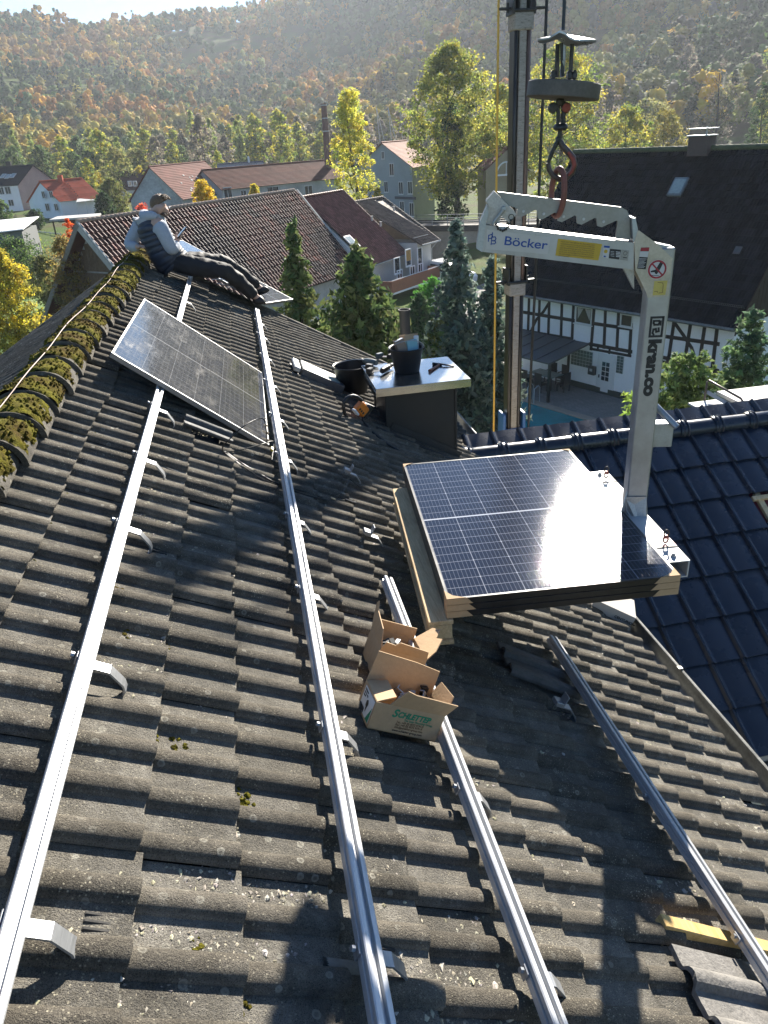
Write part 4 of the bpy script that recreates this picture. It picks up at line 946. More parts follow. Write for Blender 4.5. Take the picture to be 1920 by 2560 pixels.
mb = MB(); mb.prism([F4(x, y, .0016) for x, y in ((1148, 534), (1135, 611), (1195, 620), (1207, 541))], -FN * .001); st = mb.build('silver_sticker', M_silver, fork)
mb = MB(); mb.lathe([(.0070, 0), (.0085, 0), (.0085, -.0005), (.0070, -.0005)], F4(1177, 562, .0022), 16, FU, FZ, FN); mb.prism([F4(x, y, .0022) for x, y in ((1160, 590), (1159, 596), (1188, 600), (1189, 594))], -FN * .0004); mb.build('stamp', M_black, st)
mb = MB(); mb.prism([F4(x, y, .0066) for x, y in ((1296, 518), (1266, 678), (1332, 684), (1360, 516))], -FN * .001); st = mb.build('warning_sticker', M_black, fork)
mb = MB(); mb.prism([F4(x, y, .0072) for x, y in ((1290, 546), (1282, 588), (1346, 592), (1355, 546))], -FN * .0004); mb.build('white_field', M_sticker, st)
mb = MB(); mb.prism([F4(x, y, .0072) for x, y in ((1296, 519), (1291, 545), (1355, 544), (1360, 517))], -FN * .0004); mb.build('red_field', M_red, st)
mb = MB()
for k in range(8): mb.prism([F4(x, y, .0073) for x, y in ((1282 - k * 1.6, 600 + k * 9.5), (1281 - k * 1.6, 603 + k * 9.5), (1338 - k * 1.8 - (k % 3) * 7, 606 + k * 9.5), (1339 - k * 1.8 - (k % 3) * 7, 603 + k * 9.5))], -FN * .0003)
for k in range(3): mb.prism([F4(x, y, .0078) for x, y in ((1296 - k, 556 + k * 11), (1296 - k, 559 + k * 11), (1340 - k * 4, 560 + k * 11), (1340 - k * 4, 557 + k * 11))], -FN * .0003) if False else None
mb.build('print_lines', M_sticker, st)
# no-stepping sign: red ring and bar over a black boot
pc = F4(1420, 685, .0064); R0 = (F4(1490, 690) - F4(1348, 690)).length / 2; TX = (FU * 1.0).normalized()
mb = MB(); mb.lathe([(0, .0), (R0 * 1.04, .0), (R0 * 1.04, -.001)], pc, 36, FU, FZ, FN); sg = mb.build('prohibition_sign', M_sticker, fork)
mb = MB(); mb.lathe([(R0 * .80, .0006), (R0, .0006), (R0, .0), (R0 * .80, .0)], pc, 40, FU, FZ, FN); d = (F4(1462, 735) - F4(1378, 640)).normalized(); mb.box(pc + FN * .0009, (R0 * 1.7, R0 * .17, .0006), d, FN.cross(d), FN); mb.build('red_ring', M_red, sg)
mb = MB(); mb.prism([F4(x, y, .0069) for x, y in ((1442, 628), (1466, 636), (1448, 672), (1432, 700), (1416, 722), (1402, 716), (1400, 706), (1372, 708), (1368, 698), (1385, 692), (1405, 688), (1418, 668))], -FN * .0004); mb.prism([F4(x, y, .0069) for x, y in ((1375, 728), (1375, 732), (1432, 735), (1432, 731))], -FN * .0004); mb.build('boot_pictogram', M_black, sg)
mb = MB(); mb.prism([F4(x, y, .0066) for x, y in ((1398, 775), (1385, 884), (1482, 880), (1500, 770))], -FN * .001); st = mb.build('load_sticker', M_oldyel, fork)
mb = MB(); stroke([(1425, 785), (1462, 788), (1465, 800)], .0072, .0022, mb); stroke([(1466, 805), (1460, 862), (1432, 866)], .0072, .0022, mb); stroke([(1398, 856), (1420, 852), (1421, 862)], .0072, .002, mb); mb.build('load_diagram', M_brownink, st)
# lettering down the post
up = (F6(430, 0) - F6(408, 500)).normalized()
def post_pt(px, py): return onplane((px, py), FP0, FN) + FN * .0012
A_ = post_pt(1632, 876); B_ = post_pt(1604, 978); down = -FZ
# baseline on the left of the letters when read downwards
def on_post(u, z, d=.0012): return Vector((foot0.x, foot0.y, 0)) + FU * (u * pw) + FZ * z + FN * d
zk0 = post_pt(1640, 848).z; zk1 = post_pt(1615, 985).z
fit_text('lettering', 'kran.co', M_black, fork, on_post(.30, zk0), down, FU, zk0 - zk1, pw * .50, bold=.0045, extrude=.0003)
zt0 = post_pt(1645, 792).z; zt1 = post_pt(1632, 842).z; em = MB(); zc_ = (zt0 + zt1) / 2; hh_ = (zt0 - zt1) / 2
def ost(pts, w=.010):
    for (u0, z0), (u1, z1) in zip(pts[:-1], pts[1:]):
        a, b = on_post(u0, zc_ + z0 * hh_, .0014), on_post(u1, zc_ + z1 * hh_, .0014); v = b - a; L = v.length; v.normalize(); s = FN.cross(v).normalized(); em.box((a + b) / 2, (L + w, w, .0008), v, s, FN)
ost([(.28, -.95), (.28, .95), (.80, .95), (.80, -.95), (.28, -.95)], .010)
ost([(.40, .60), (.62, .60), (.66, .40), (.60, .22), (.44, .22), (.40, .4), (.40, .60)], .009); ost([(.70, .55), (.70, .20)], .008)
ost([(.64, -.15), (.66, -.45), (.55, -.5), (.52, -.2), (.42, -.25), (.40, -.6), (.44, -.75)], .009); em.build('emblem', M_black, fork)
# tube and pocket on the right flank of the post
pr = on_post(1.0, 0); 
tz = onplane((1678, 1052), FP0 - FN * DP * .5, FN); d0 = onplane((1636, 1014), FP0 - FN * DP * .5, FN)
tz2 = tz + (tz - d0) * .2 + FN * .05; mb = MB(); dd = (tz2 - d0)
N2 = 16; mb.tube([d0 - FN * .05, tz2], .016, N2, cap=False); mb.tube([tz2, d0 - FN * .05], .012, N2, cap=False); mb.build('handle_tube', M_galva, fork, smooth=60)
pz0, pz1 = onplane((1636, 1060), FP0 - FN * .03, FN), onplane((1676, 1118), FP0 - FN * .03, FN)
mb = MB(); cpk = (pz0 + pz1) / 2; mb.box(cpk - FN * .03, ((pz1 - pz0).dot(FU) + .012, .06, abs(pz1.z - pz0.z)), FU, -FN, FZ, .004); mb.build('pocket', M_galva, fork)
# foot: triangular gusset, cross beam along the load, two fork arms under the pallet
mb = MB(); mb.prism([F6(310, 380, .004), F6(318, 505, .004), F6(445, 665, .050), F6(486, 672, .052), F6(520, 520, .006), F6(512, 380, .004)], FN * .004); mb.build('foot_gusset', M_alp, fork)
mb = MB(); mb.prism([on_post(-.04, ZS + .10, -.0), on_post(-.04, ZS - .03, .0), on_post(-.42, ZS - .03, .05)], FU * .006); mb.build('foot_gusset', M_alp, fork)
bw_ = .115; e0, e1 = SLn * .5 + .0, -SLn * .5 + .13
xb = SW / 2 + .012 + bw_ / 2; zb_ = ZS - .06
mb = MB(); n_ = 6
sec = [(-bw_ / 2, .03), (bw_ / 2, .03), (bw_ / 2, -.06), (-bw_ / 2, -.06)]; seci = [(-bw_ / 2 + .006, .024), (bw_ / 2 - .006, .024), (bw_ / 2 - .006, -.054), (-bw_ / 2 + .006, -.054)]
v0 = -SLn * .5 + .16; v1 = SLn * .5 - .30
rg = [[sp(xb + a, v, zb_ + b) for a, b in s_] for v, s_ in ((v1, sec), (v0, sec), (v0, seci), (v0 + .25, seci))]
mb.loft([r[::-1] for r in rg]); mb.build('cross_beam', M_sticker, fork)
mb = MB()
for v in (v0 + .05, v1 - .05): mb.lathe([(0, .02), (.010, .02), (.010, .010), (.014, .010), (.014, 0)], sp(xb, v, zb_ + .03), 6, SX, SY, FZ)
mb.build('bolt', M_galva, fork)
for v in (v0 + .13, v1 - .16):
    mb = MB(); mb.box(sp(xb, v, zb_ + .0325), (bw_, .004, .003), SX, SY, FZ); mb.build('joint', M_black, fork)
for v in (v0 + .16, v1 - .12):
    p = sp(xb + .01, v, zb_ + .033); mb = MB()
    for k, (dz, m_) in enumerate(((.028, 0), (-.004, 0))):
        cpt = p + FZ * (.03 + dz) ; pts = [cpt + FU * math.cos(a) * .011 + FZ * math.sin(a) * .018 for a in [2 * math.pi * q / 14 for q in range(15)]]; mb.tube(pts, .0042, 6, cap=False)
    lk = mb.build('shackle', M_dark, fork, smooth=60); mb = MB(); mb.box(p + FZ * .04, (.022, .016, .018), FU, FN, FZ, .003); mb.build('shackle_pin', M_redpaint, lk)
mb = MB(); mb.prism([sp(xb - bw_ / 2 + .002, v0 + .135, zb_ + .0345), sp(xb + bw_ / 2 - .002, v0 + .135, zb_ + .0345), sp(xb + bw_ / 2 - .002, v0 + .21, zb_ + .0345), sp(xb + .01, v0 + .22, zb_ + .0345)], FZ * .001); mb.build('red_paint', plain('faded_red_paint', (.45, .10, .12), .5), fork)
for v in (-.32, .38):
    mb = MB(); mb.box(sp(.02, v, pz - .061), (SW + .10, .085, .055), SX, SY, FZ, .004); mb.build('fork_arm', M_galva, fork)

# hook block hanging above the arm
HP0 = F4(650, 280, -.051); HN = FN
def H(x, y, d=0.0): return onplane((1220 + x / 3.95, y / 3.95), HP0, HN) + HN * d
hb = thing('hook_block', 'greasy crane hook block with a round weight disc, cap plate and safety hook', 'hook block', H(720, 880))
def disc(x, ytop, ybot, halfw, name, mat, prof=None, n=36, tilt=(0, 0)):
    c0_, c1_ = H(x, ytop), H(x, ybot); r = (H(x + halfw, ytop) - H(x - halfw, ytop)).length / 2; h = (c0_ - c1_).length
    Zt = (FZ + FU * tilt[0] + FN * tilt[1]).normalized(); Xt = (FU - Zt * FU.dot(Zt)).normalized(); Yt = Zt.cross(Xt); mb = MB(); mb.lathe([(0, 0), (r * .97, 0), (r, h * .05), (r, h * .93), (r * .97, h), (0, h)] if prof is None else [(a * r, b * h) for a, b in prof], c1_, n, Xt, Yt, Zt); return mb.build(name, mat, hb, smooth=35)
disc(733, 815, 975, 362, 'weight_disc', plain('grimy_cast_iron', (.13, .115, .10), .62, .3, var=.35, scale=9, bump=.2, bscale=60), tilt=(.115, -.02))
# cap plate folded along a ridge
cpn = [H(x, y) for x, y in ((487, 385), (640, 405), (715, 408), (850, 425), (985, 415), (1070, 372))]
mb = MB(); ctr_ = H(745, 318); rad = (H(1072, 370) - H(487, 385)).length / 2; nseg = 36; top = []; low = []
for k in range(nseg):
    a = 2 * math.pi * k / nseg; u, v = math.cos(a) * rad, math.sin(a) * rad * .92
    for rr, lst in ((1.0, top),):
        zz = .028 * math.exp(-((u + .30 * rad) / (.26 * rad)) ** 2) - .010 * (u / rad) + .004 * math.cos(2 * a); lst.append(H(775, 385) + FU * u - FN * v + FZ * (zz - .006))
ct = H(765, 330) ; ring2 = [p.lerp(H(762, 352), .55) + FZ * .004 for p in top]
vs = top + ring2 + [H(752, 335)]; m = nseg
mb.add(vs, [(k, (k + 1) % m, m + (k + 1) % m, m + k) for k in range(m)] + [(m + k, m + (k + 1) % m, 2 * m) for k in range(m)])
lowv = [p - FZ * .007 for p in top]; mb.add(top + lowv, [((k + 1) % m, k, m + k, m + (k + 1) % m) for k in range(m)]); mb.add(lowv + [H(768, 360)], [((k + 1) % m, k, m) for k in range(m)])
mb.build('cap_plate', plain('grey_cap_plate', (.30, .31, .32), .30, .7, var=.2, scale=10), hb, smooth=40)
for (x0, y0, x1, y1, r, d) in ((692, 430, 684, 760, .0085, -.02), (835, 430, 815, 760, .0085, -.01), (720, 430, 735, 760, .007, .02)):
    mb = MB(); mb.tube([H(x0, y0, d), H(x1, y1, d)], r, 10); mb.build('strut', M_dark, hb, smooth=50)
mb = MB(); mb.tube([H(748, 450, .02), H(742, 600, .02)], .007, 10); mb.tube([H(740, 600, .02), H(725, 760, .01)], .009, 10); mb.build('thimble', M_galv, hb, smooth=50)
for x in (640, 800, 850):
    mb = MB(); mb.box(H(x, 745, .0), (.016, .05, .036), FU, FN, FZ, .005); mb.lathe([(0, .03), (.010, .03), (.010, -.03), (0, -.03)], H(x, 750), 10, FU, FZ, FN); mb.build('clevis', M_dark, hb)
for x, mt in ((640, M_dark), (770, M_redpaint)):
    mb = MB(); mb.lathe([(0, .020), (.016, .018), (.021, 0), (.016, -.018), (0, -.020)], H(x, 1065, .0), 18, FU, FZ, FN); mb.build('sheave', mt, hb, smooth=50)
mb = MB(); mb.box(H(710, 1010), (.030, .03, .03), FU, FN, FZ, .004); mb.tube([H(690, 1000, .008), H(688, 1240, .008)], .0075, 8); mb.tube([H(745, 1000, .0), H(745, 1240, .0)], .0105, 8); mb.build('shank', M_dark, hb, smooth=50)
disc(715, 1215, 1290, 72, 'swivel', M_dark, [(0, 0), (.75, 0), (1, .3), (1, .6), (.8, .9), (.55, 1.0), (0, 1)], 20)
mb = MB(); mb.tube([H(712, 1285), H(705, 1380)], .0095, 10); mb.build('neck', M_dark, hb, smooth=50)
# safety hook: a closed drop of tapering section
hookp = [((700, 1380), 44), ((735, 1440), 50), ((790, 1500), 52), ((838, 1560), 52), ((852, 1630), 50), ((830, 1700), 50), ((775, 1755), 50), ((705, 1770), 46), ((645, 1735), 44), ((605, 1680), 40), ((594, 1610), 36)]
mb = MB(); P = [H(x, y) for (x, y), _ in hookp]; rs = [(H(0, 0) - H(w_, 0)).length * .66 for _, w_ in hookp]; mb.tube(P, rs, 12); mb.ball(H(695, 1375), rs[0] * 1.15, 10, 8); mb.build('hook', plain('hook_steel', (.085, .070, .064), .45, .5, var=.5, scale=14, bump=.2), hb, smooth=60)
mb = MB(); mb.tube([H(x, y, .010) for x, y in ((790, 1500), (838, 1565), (850, 1630), (825, 1695), (790, 1735))], [.006, .009, .009, .008, .004], 8); mb.build('red_marking', M_redpaint, hb, smooth=60)
mb = MB(); mb.tube([H(690, 1390, .006), H(640, 1490, .004), H(592, 1610, .0)], [.010, .0095, .0085], 10); mb.lathe([(0, .014), (.006, .014), (.006, -.014), (0, -.014)], H(700, 1385), 10, FU, FZ, FN); mb.build('latch', M_dark, hb, smooth=50)
# lifting ring from the hook to the notch
rc_ = H(700, 1890); top_, bot_ = H(706, 1665), H(672, 2135)
ell = []; hx_ = (bot_ - top_).length / 2; mid_ = (top_ + bot_) / 2; zt_v = (top_ - bot_).normalized(); side = (FN * .90 + FU * .43).normalized()
for q in range(29):
    a = 2 * math.pi * q / 28; ell.append(mid_ + zt_v * math.cos(a) * hx_ + side * math.sin(a) * .052)
mb = MB(); mb.tube(ell, .0125, 10, cap=False); tag(mb.build('lifting_ring', plain('red_brown_ring', (.20, .075, .055), .55, .1, var=.35, scale=25, bump=.15), None, base=mid_, smooth=60), 'oval red-brown lifting ring between the hook and the notched bar', 'lifting ring')
# hoist rope
mb = MB(); a_ = H(742, 300); v2 = H(756, -40); mb.tube([a_, a_ + (v2 - a_) * 6], .0075, 8); tag(mb.build('hoist_rope', plain('steel_rope', (.07, .075, .08), .5, .5, var=.2, bump=.4, bscale=300), None, base=a_, smooth=60), 'dark steel rope running up from the hook block', 'rope')

# the boom standing beyond the dark wing roof
MY = 12.0
M_prim = None
def boom_mat():
    t = NT('worn_boom'); x, y, z = t.sep(t.obj()); a = t.noise(9, 6, .7, stretch=(1.2, 1.2, 5)); b = t.noise(30, 4, .7, stretch=(1, 1, 3))
    c = t.ramp(t.math('ADD', t.math('MULTIPLY', a, .6), t.math('MULTIPLY', b, .4)), [(.36, (.05, .042, .036)), (.44, (.26, .23, .195)), (.62, (.36, .33, .29))]); t.bsdf(c, .6, .1, t.bump(b, .2, .004)); return t.m
M_boomc = boom_mat(); M_boomd = plain('greased_black_profile', (.035, .032, .03), .32, .4, var=.6, scale=6, stretch=(1, 1, .2)); M_boomr = plain('rusty_brown_profile', (.13, .085, .07), .45, .3, var=.35, scale=6, stretch=(1, 1, .2))
M_bluep = plain('blue_paint', (.02, .10, .28), .45, var=.15)
def B(px, py): return ony((px, py), MY)
bl0, br0 = B(1261, 1060), B(1297, 1060); bl1, br1 = B(1277, 0), B(1327, 0)
bcx = (bl0.x + br0.x) / 2; bt = B(1302, 0); 
boom = thing('crane_boom', 'worn telescopic crane boom standing behind the dark glazed roof', 'crane boom', (bcx, MY, 7.0))
zlo = 6.2; zcol = B(1288, 705).z; zup = B(1301, 30).z; ztop = 16.5
def seg(z0, z1, hw, nm):
    mb = MB(); mb.box((bcx, MY, (z0 + z1) / 2), (hw * 2 * .42, hw * 1.9, z1 - z0), bev=.01); mb.build('web', M_boomc, boom)
    mb = MB(); mb.box((bcx - hw * .72, MY, (z0 + z1) / 2), (hw * .54, hw * 2.0, z1 - z0), bev=.03); mb.build('flange', M_boomd, boom, smooth=40)
    mb = MB(); mb.box((bcx + hw * .72, MY, (z0 + z1) / 2), (hw * .54, hw * 2.0, z1 - z0), bev=.03); mb.build('flange', M_boomr if nm else M_boomd, boom, smooth=40)
hwid = (br0.x - bl0.x) / 2
seg(zlo, zcol, hwid * .92, 0); seg(zcol, zup, hwid * .96, 1); seg(zup, ztop, hwid * .82, 0)
def collar(z, hw, h):
    mb = MB(); mb.box((bcx, MY, z), (hw * 2, hw * 2.1, h), bev=.015); mb.build('collar', M_boomc, boom); mb = MB(); mb.box((bcx, MY, z + h / 2 + .015), (hw * 2.35, hw * 2.4, .04), bev=.015); mb.box((bcx - hw * 1.08, MY, z + h / 2 + .10), (.025, hw * 2.2, .25)); mb.box((bcx + hw * 1.08, MY, z + h / 2 + .12), (.025, hw * 2.2, .30)); mb.build('collar_frame', M_dark, boom)
collar(zup - .12, hwid * 1.06, .22); collar(zcol - .10, hwid * 1.02, .20)
mb = MB(); mb.box((bcx, MY, B(1278, 1085).z), (hwid * 2.9, hwid * 2.4, .30), bev=.02); mb.box((bcx - hwid * 1.35, MY, B(1278, 1075).z + .1), (.05, hwid * 2.2, .5), bev=.01); mb.box((bcx + hwid * 1.35, MY, B(1278, 1075).z + .1), (.05, hwid * 2.2, .5), bev=.01); mb.build('base_bracket', M_bluep, boom)
zb0 = B(1278, 1075).z
for zc2 in (zup + .04, zcol + .02):
    for s in (-1, 1):
        mb = MB(); mb.box((bcx + s * (hwid * 1.35 + .06), MY - .02, zc2), (.20, .08, .03), bev=.005); mb.build('guide_bracket', M_dark, boom)
        mb = MB(); mb.tube([(bcx + s * (hwid * 1.35 + .02), MY - .02, zc2 + .07), (bcx + s * (hwid * 1.35 + .02), MY - .02, zc2 - .05)], .018, 8); mb.build('guide_bolt', M_dark, boom)
p0, p1 = B(1249, 1090), B(1250, 0); gx_ = (p0.x + p1.x) / 2
mb = MB(); mb.tube([(bcx - hwid * 1.35 - .16, MY - .03, zb0), (bcx - hwid * 1.35 - .16, MY - .03, ztop)], .017, 10); tag(mb.build('yellow_hose', plain('yellow_hose', (.62, .36, .05), .45, var=.1), None, base=(bcx - .3, MY, zb0), smooth=60), 'thin yellow hose running up the left side of the crane boom', 'hose')
mb = MB(); mb.tube([(bcx + hwid * 1.35 + .12, MY - .03, zb0), (bcx + hwid * 1.35 + .16, MY - .03, zcol), (bcx + hwid * 1.35 + .20, MY - .03, ztop)], .022, 10); tag(mb.build('black_hose', M_cable, None, base=(bcx + .3, MY, zb0), smooth=60), 'thick black hose running up the right side of the crane boom', 'hose')

# ------------------------------------------------------------------ wing with dark glazed tiles
def glazed():
    t = NT('glazed_blue_black_tile'); a = t.noise(3, 4, .6); b = t.noise(60, 3, .6)
    t.bsdf(t.mix(1.0, t.ramp(a, [(.3, (.011, .017, .030)), (.7, (.020, .028, .045))]), t.attr(), 'MULTIPLY'), t.ramp(a, [(.3, .20), (.7, .34)]), 0, t.bump(t.noise(7, 2, .5), .06, .01), .5); return t.m
M_glaz = glazed()
WYR = 6.86; wz = ony((1400, 1098), WYR).z - .085; WB = R_(30.0)
wing = thing('wing_building', 'lower wing with large glossy blue-black roof tiles and round ridge tiles', 'house', (6.5, 7.0, 0))
WD = Vector((0, -math.cos(WB), -math.sin(WB))); WN = Vector((0, -math.sin(WB), math.cos(WB))); WA = Vector((1, 0, 0))
WDb = Vector((0, math.cos(WB), -math.sin(WB))); WNb = Vector((0, math.sin(WB), math.cos(WB)))
WW, WE = .302, .412
def wprof(v):
    q = (v / WW) % 1.0
    if q < .16: return .034 * math.sin(math.pi * q / .16) ** .8
    if q < .24: return .0
    return .010 * math.sin(math.pi * (q - .24) / .76)
x_t = onplane((1692, 1174), (0, WYR, wz), WN).x; xw0 = x_t - WW * 7
lowp = onplane((1758, 1257), (0, WYR, wz), WN)
wr = random.Random(3); mb = MB(); WROWS, WCOLS = 9, 30
open_ = {(4, 13), (4, 14), (4, 15), (4, 16)}
hp = onplane((1900, 1262), (0, WYR, wz), WN); srow = (hp - Vector((0, WYR, wz))).dot(WD); off_s = ((onplane((1735, 1257), (0, WYR, wz), WN) - Vector((0, WYR, wz))).dot(WD)) % WE
c_open = int((hp.x - xw0) / WW); r_open = int((srow - off_s + WE) / WE)
xw_left = 2.52
def wskip(i, j):
    if (i == r_open and j >= c_open): return True
    return xw0 + (j + 1) * WW < xw_left - .25 and False
# the wing runs into the main roof: leave out what would lie under it
def wskip2(i, j):
    P = Vector((xw0 + (j + .5) * WW, WYR, wz)) + WD * (off_s + (i - .5) * WE)
    lim = unroof(S_EAVE, 0).x + .16
    if P.x < lim and P.z < rp(lim - .1, 0).z + .1: return True
    return wskip(i, j)
tile_field(mb, Vector((xw0, WYR, wz)) + WD * (off_s - WE), WD, WA, WN, WROWS, WCOLS, WE, WW, wprof, .030, 20, wr, .0012, wskip2, lap=.06, tone=(.85, 1.15), smin=.03)
mb.build('roof', M_glaz, wing, smooth=40)
mb = MB()
tile_field(mb, Vector((xw0, WYR, wz)), WDb, WA, WNb, 8, WCOLS, WE, WW, wprof, .030, 10, wr, .0012, lambda i, j: xw0 + j * WW < 2.6, lap=.06, tone=(.85, 1.15), smin=.03)
o = mb.build('roof', M_glaz, wing, smooth=40); o['label'] = 'hidden far slope of the glossy wing roof'
M_membr = plain('dark_red_membrane', (.16, .022, .028), .7, var=.25, bump=.2, bscale=20)
ex_ = unroof(S_EAVE, 0).x
mb = MB(); a = Vector((ex_ + .12, WYR, wz)) - WN * .05; b = Vector((xw0 + WCOLS * WW, WYR, wz)) - WN * .05; L = off_s + (WROWS - 1) * WE - .03
mb.prism([a, b, b + WD * L, a + WD * L], -WN * .03); mb.prism([a + WNb * 0, b, b + WDb * 3.2, a + WDb * 3.2], Vector((0, 0, -.04))); mb.build('underlay', M_membr, wing)
M_pine = wood_material('pine_batten', (.50, .34, .17), (.72, .55, .33))
for k in range(3):
    mb = MB(); P = Vector((xw0 + (c_open + .35 + k * 1.5) * WW, WYR, wz)) + WD * (off_s - WE + (r_open + .5) * WE) - WN * .025; mb.box(P, (.06, WE * 1.1, .04), WA, WD, WN, .003); mb.build('counter_batten', M_pine, wing)
P = Vector((xw0 + (c_open + 5) * WW, WYR, wz)) + WD * (off_s - WE + r_open * WE + .05) - WN * .004; mb = MB(); mb.box(P + WA * .02, (WW * 10, .05, .035), WA, WD, WN, .003); mb.build('batten', M_pine, wing)
# stepped left verge by the gutter: batten ends and red membrane
for k in range(WROWS):
    s_ = off_s - WE + (k + .9) * WE; P = Vector((ex_ + .26, WYR, wz)) + WD * s_ - WN * .012
    if P.z > rp(ex_, 0).z - .05: continue
    mb = MB(); mb.box(P, (.30, .05, .04), WA, WD, WN, .003); mb.build('batten', M_pine, wing)
# ridge of the wing
mb = MB(); RL = .40; xr = 1.96; nr = int((xw0 + WCOLS * WW - xr) / RL)
for k in range(nr):
    x0_ = xr + k * RL; 
    rings = []
    for (dx, r) in ((-.02, .106), (0, .112), (.05, .112), (.075, .104), (.085, .098), (.09, .098), (RL + .0, .094)):
        rings.append([Vector((x0_ + dx, WYR - math.cos(math.pi * (q / 16 * 1.16 - .08)) * r, wz + .010 + math.sin(math.pi * (q / 16 * 1.16 - .08)) * r)) for q in range(17)])
    m = 17; mb.add(sum(rings, []), [(a * m + q, a * m + q + 1, (a + 1) * m + q + 1, (a + 1) * m + q) for a in range(len(rings) - 1) for q in range(16)])
    # collar bead
    for dx, r0_ in ((.012, .1135), (.058, .1135)):
        bead = [Vector((x0_ + dx, WYR - math.cos(math.pi * (q / 16 * 1.16 - .08)) * r0_, wz + .010 + math.sin(math.pi * (q / 16 * 1.16 - .08)) * r0_)) for q in range(17)]; mb.tube(bead, .009, 6)
mb.build('ridge', M_glaz, wing, smooth=50)
mb = MB(); mb.lathe([(0, .004), (.085, .002), (.098, -.004), (.098, -.02)], (xr - .018, WYR, wz + .010), 24, (0, 1, 0), (0, 0, 1), (-1, 0, 0)); mb.build('ridge_end_cap', M_glaz, wing, smooth=40)
mb = MB(); hw_ = 3.0; zE = (Vector((0, WYR, wz)) + WD * L).z - .2
mb.prism([(ex_ + .1, WYR - hw_ * .86, 0), (xw0 + WCOLS * WW, WYR - hw_ * .86, 0), (xw0 + WCOLS * WW, WYR - hw_ * .86, wz - hw_ * .86 * math.tan(WB) - .2), (ex_ + .1, WYR - hw_ * .86, wz - hw_ * .86 * math.tan(WB) - .2)], (0, hw_ * 1.6, 0)); mb.build('wall', M_render, wing)
eb = Vector((0, WYR, wz)) + WD * (L + .03)
mb = MB(); mb.box((5.0, eb.y - .10, eb.z - .10), (5.2, .16, .10), bev=.01); mb.build('gutter', M_sash, wing)
mb = MB(); p = onz((1900, 1885), eb.z - .5); mb.box(p + Vector((1.2, -.35, 0)), (3.0, .9, .06), bev=.01); fl = mb.build('flat_roof', M_sash, wing)
mb = MB(); p = onz((1905, 1925), eb.z - .46); mb.box(p + Vector((.75, -.35, .0)), (1.6, .75, .02)); mb.build('blue_glazing', plain('deep_blue_glass', (.010, .022, .085), .12, var=.1), fl)
# crumpled white film at the eaves
mb = MB(); fr_ = random.Random(4); g = {}; p0 = onz((1815, 1835), eb.z + .02)
for a in range(26):
    for b in range(8):
        q = Vector((a * .021, b * .021 - .06, 0)); g[a, b] = p0 + q + Vector((0, 0, .035 * mnoise.noise(q * 14) + .02 * mnoise.noise(q * 40) + .03))
mb.add([g[a, b] for a in range(26) for b in range(8)], [(a * 8 + b, (a + 1) * 8 + b, (a + 1) * 8 + b + 1, a * 8 + b + 1) for a in range(25) for b in range(7)])
tag(mb.build('plastic_film', plain('crumpled_white_film', (.66, .68, .70), .3, var=.05), None, base=p0, smooth=25), 'crumpled white plastic film at the eaves of the glossy wing roof', 'plastic film')
# scaffold rail and boards behind the wing ridge
M_paintw = plain('pale_grey_board', (.52, .52, .50), .7, var=.15, scale=12)
SYY = 8.6; q0 = ony((1765, 1015), SYY); q1 = ony((1775, 953), SYY); q2 = ony((1858, 1010), SYY)
t = thing('scaffold', 'bent scaffold guard rail beside pale boards behind the glossy ridge', 'scaffold', q0)
mb = MB(); mb.tube([ony((1758, 1020), SYY), ony((1768, 955), SYY), ony((1772, 951), SYY), ony((1852, 996), SYY - .5), ony((1856, 1002), SYY - .5), ony((1856, 1025), SYY - .5)], .014, 8); mb.build('guard_rail', plain('brown_steel_tube', (.16, .13, .11), .45, .5), t, smooth=60)
a, b = ony((1768, 980), SYY), ony((1840, 1022), SYY - .4); d = (b - a); L2 = d.length; d.normalize(); mb = MB(); mb.box((a + b) / 2, (L2, .02, .10), d, (0, 1, 0), d.cross(Vector((0, 1, 0)))); mb.build('toe_board', M_paintw, t)
mb = MB(); a = ony((1757, 1020), SYY + .02); mb.box(a, (.05, .03, .14)); mb.build('clamp', M_redpaint, t)
t = thing('scaffold_deck', 'pale scaffold board lying level behind the glossy ridge at the right edge', 'scaffold board', ony((1880, 985), 8.4)); mb = MB(); a = ony((1845, 1000), 8.3); mb.box(a + Vector((1.1, .15, -.02)), (2.3, .5, .05), bev=.004); mb.build('deck', plain('pale_ply', (.58, .55, .50), .7, var=.12, scale=6), t)  # deck in an even pale ply colour
a = ony((1830, 1010), 8.3); mb = MB(); mb.box(a + Vector((-.18, .1, -.03)), (.55, .35, .03), bev=.004); mb.build('deck', M_paintw, t)
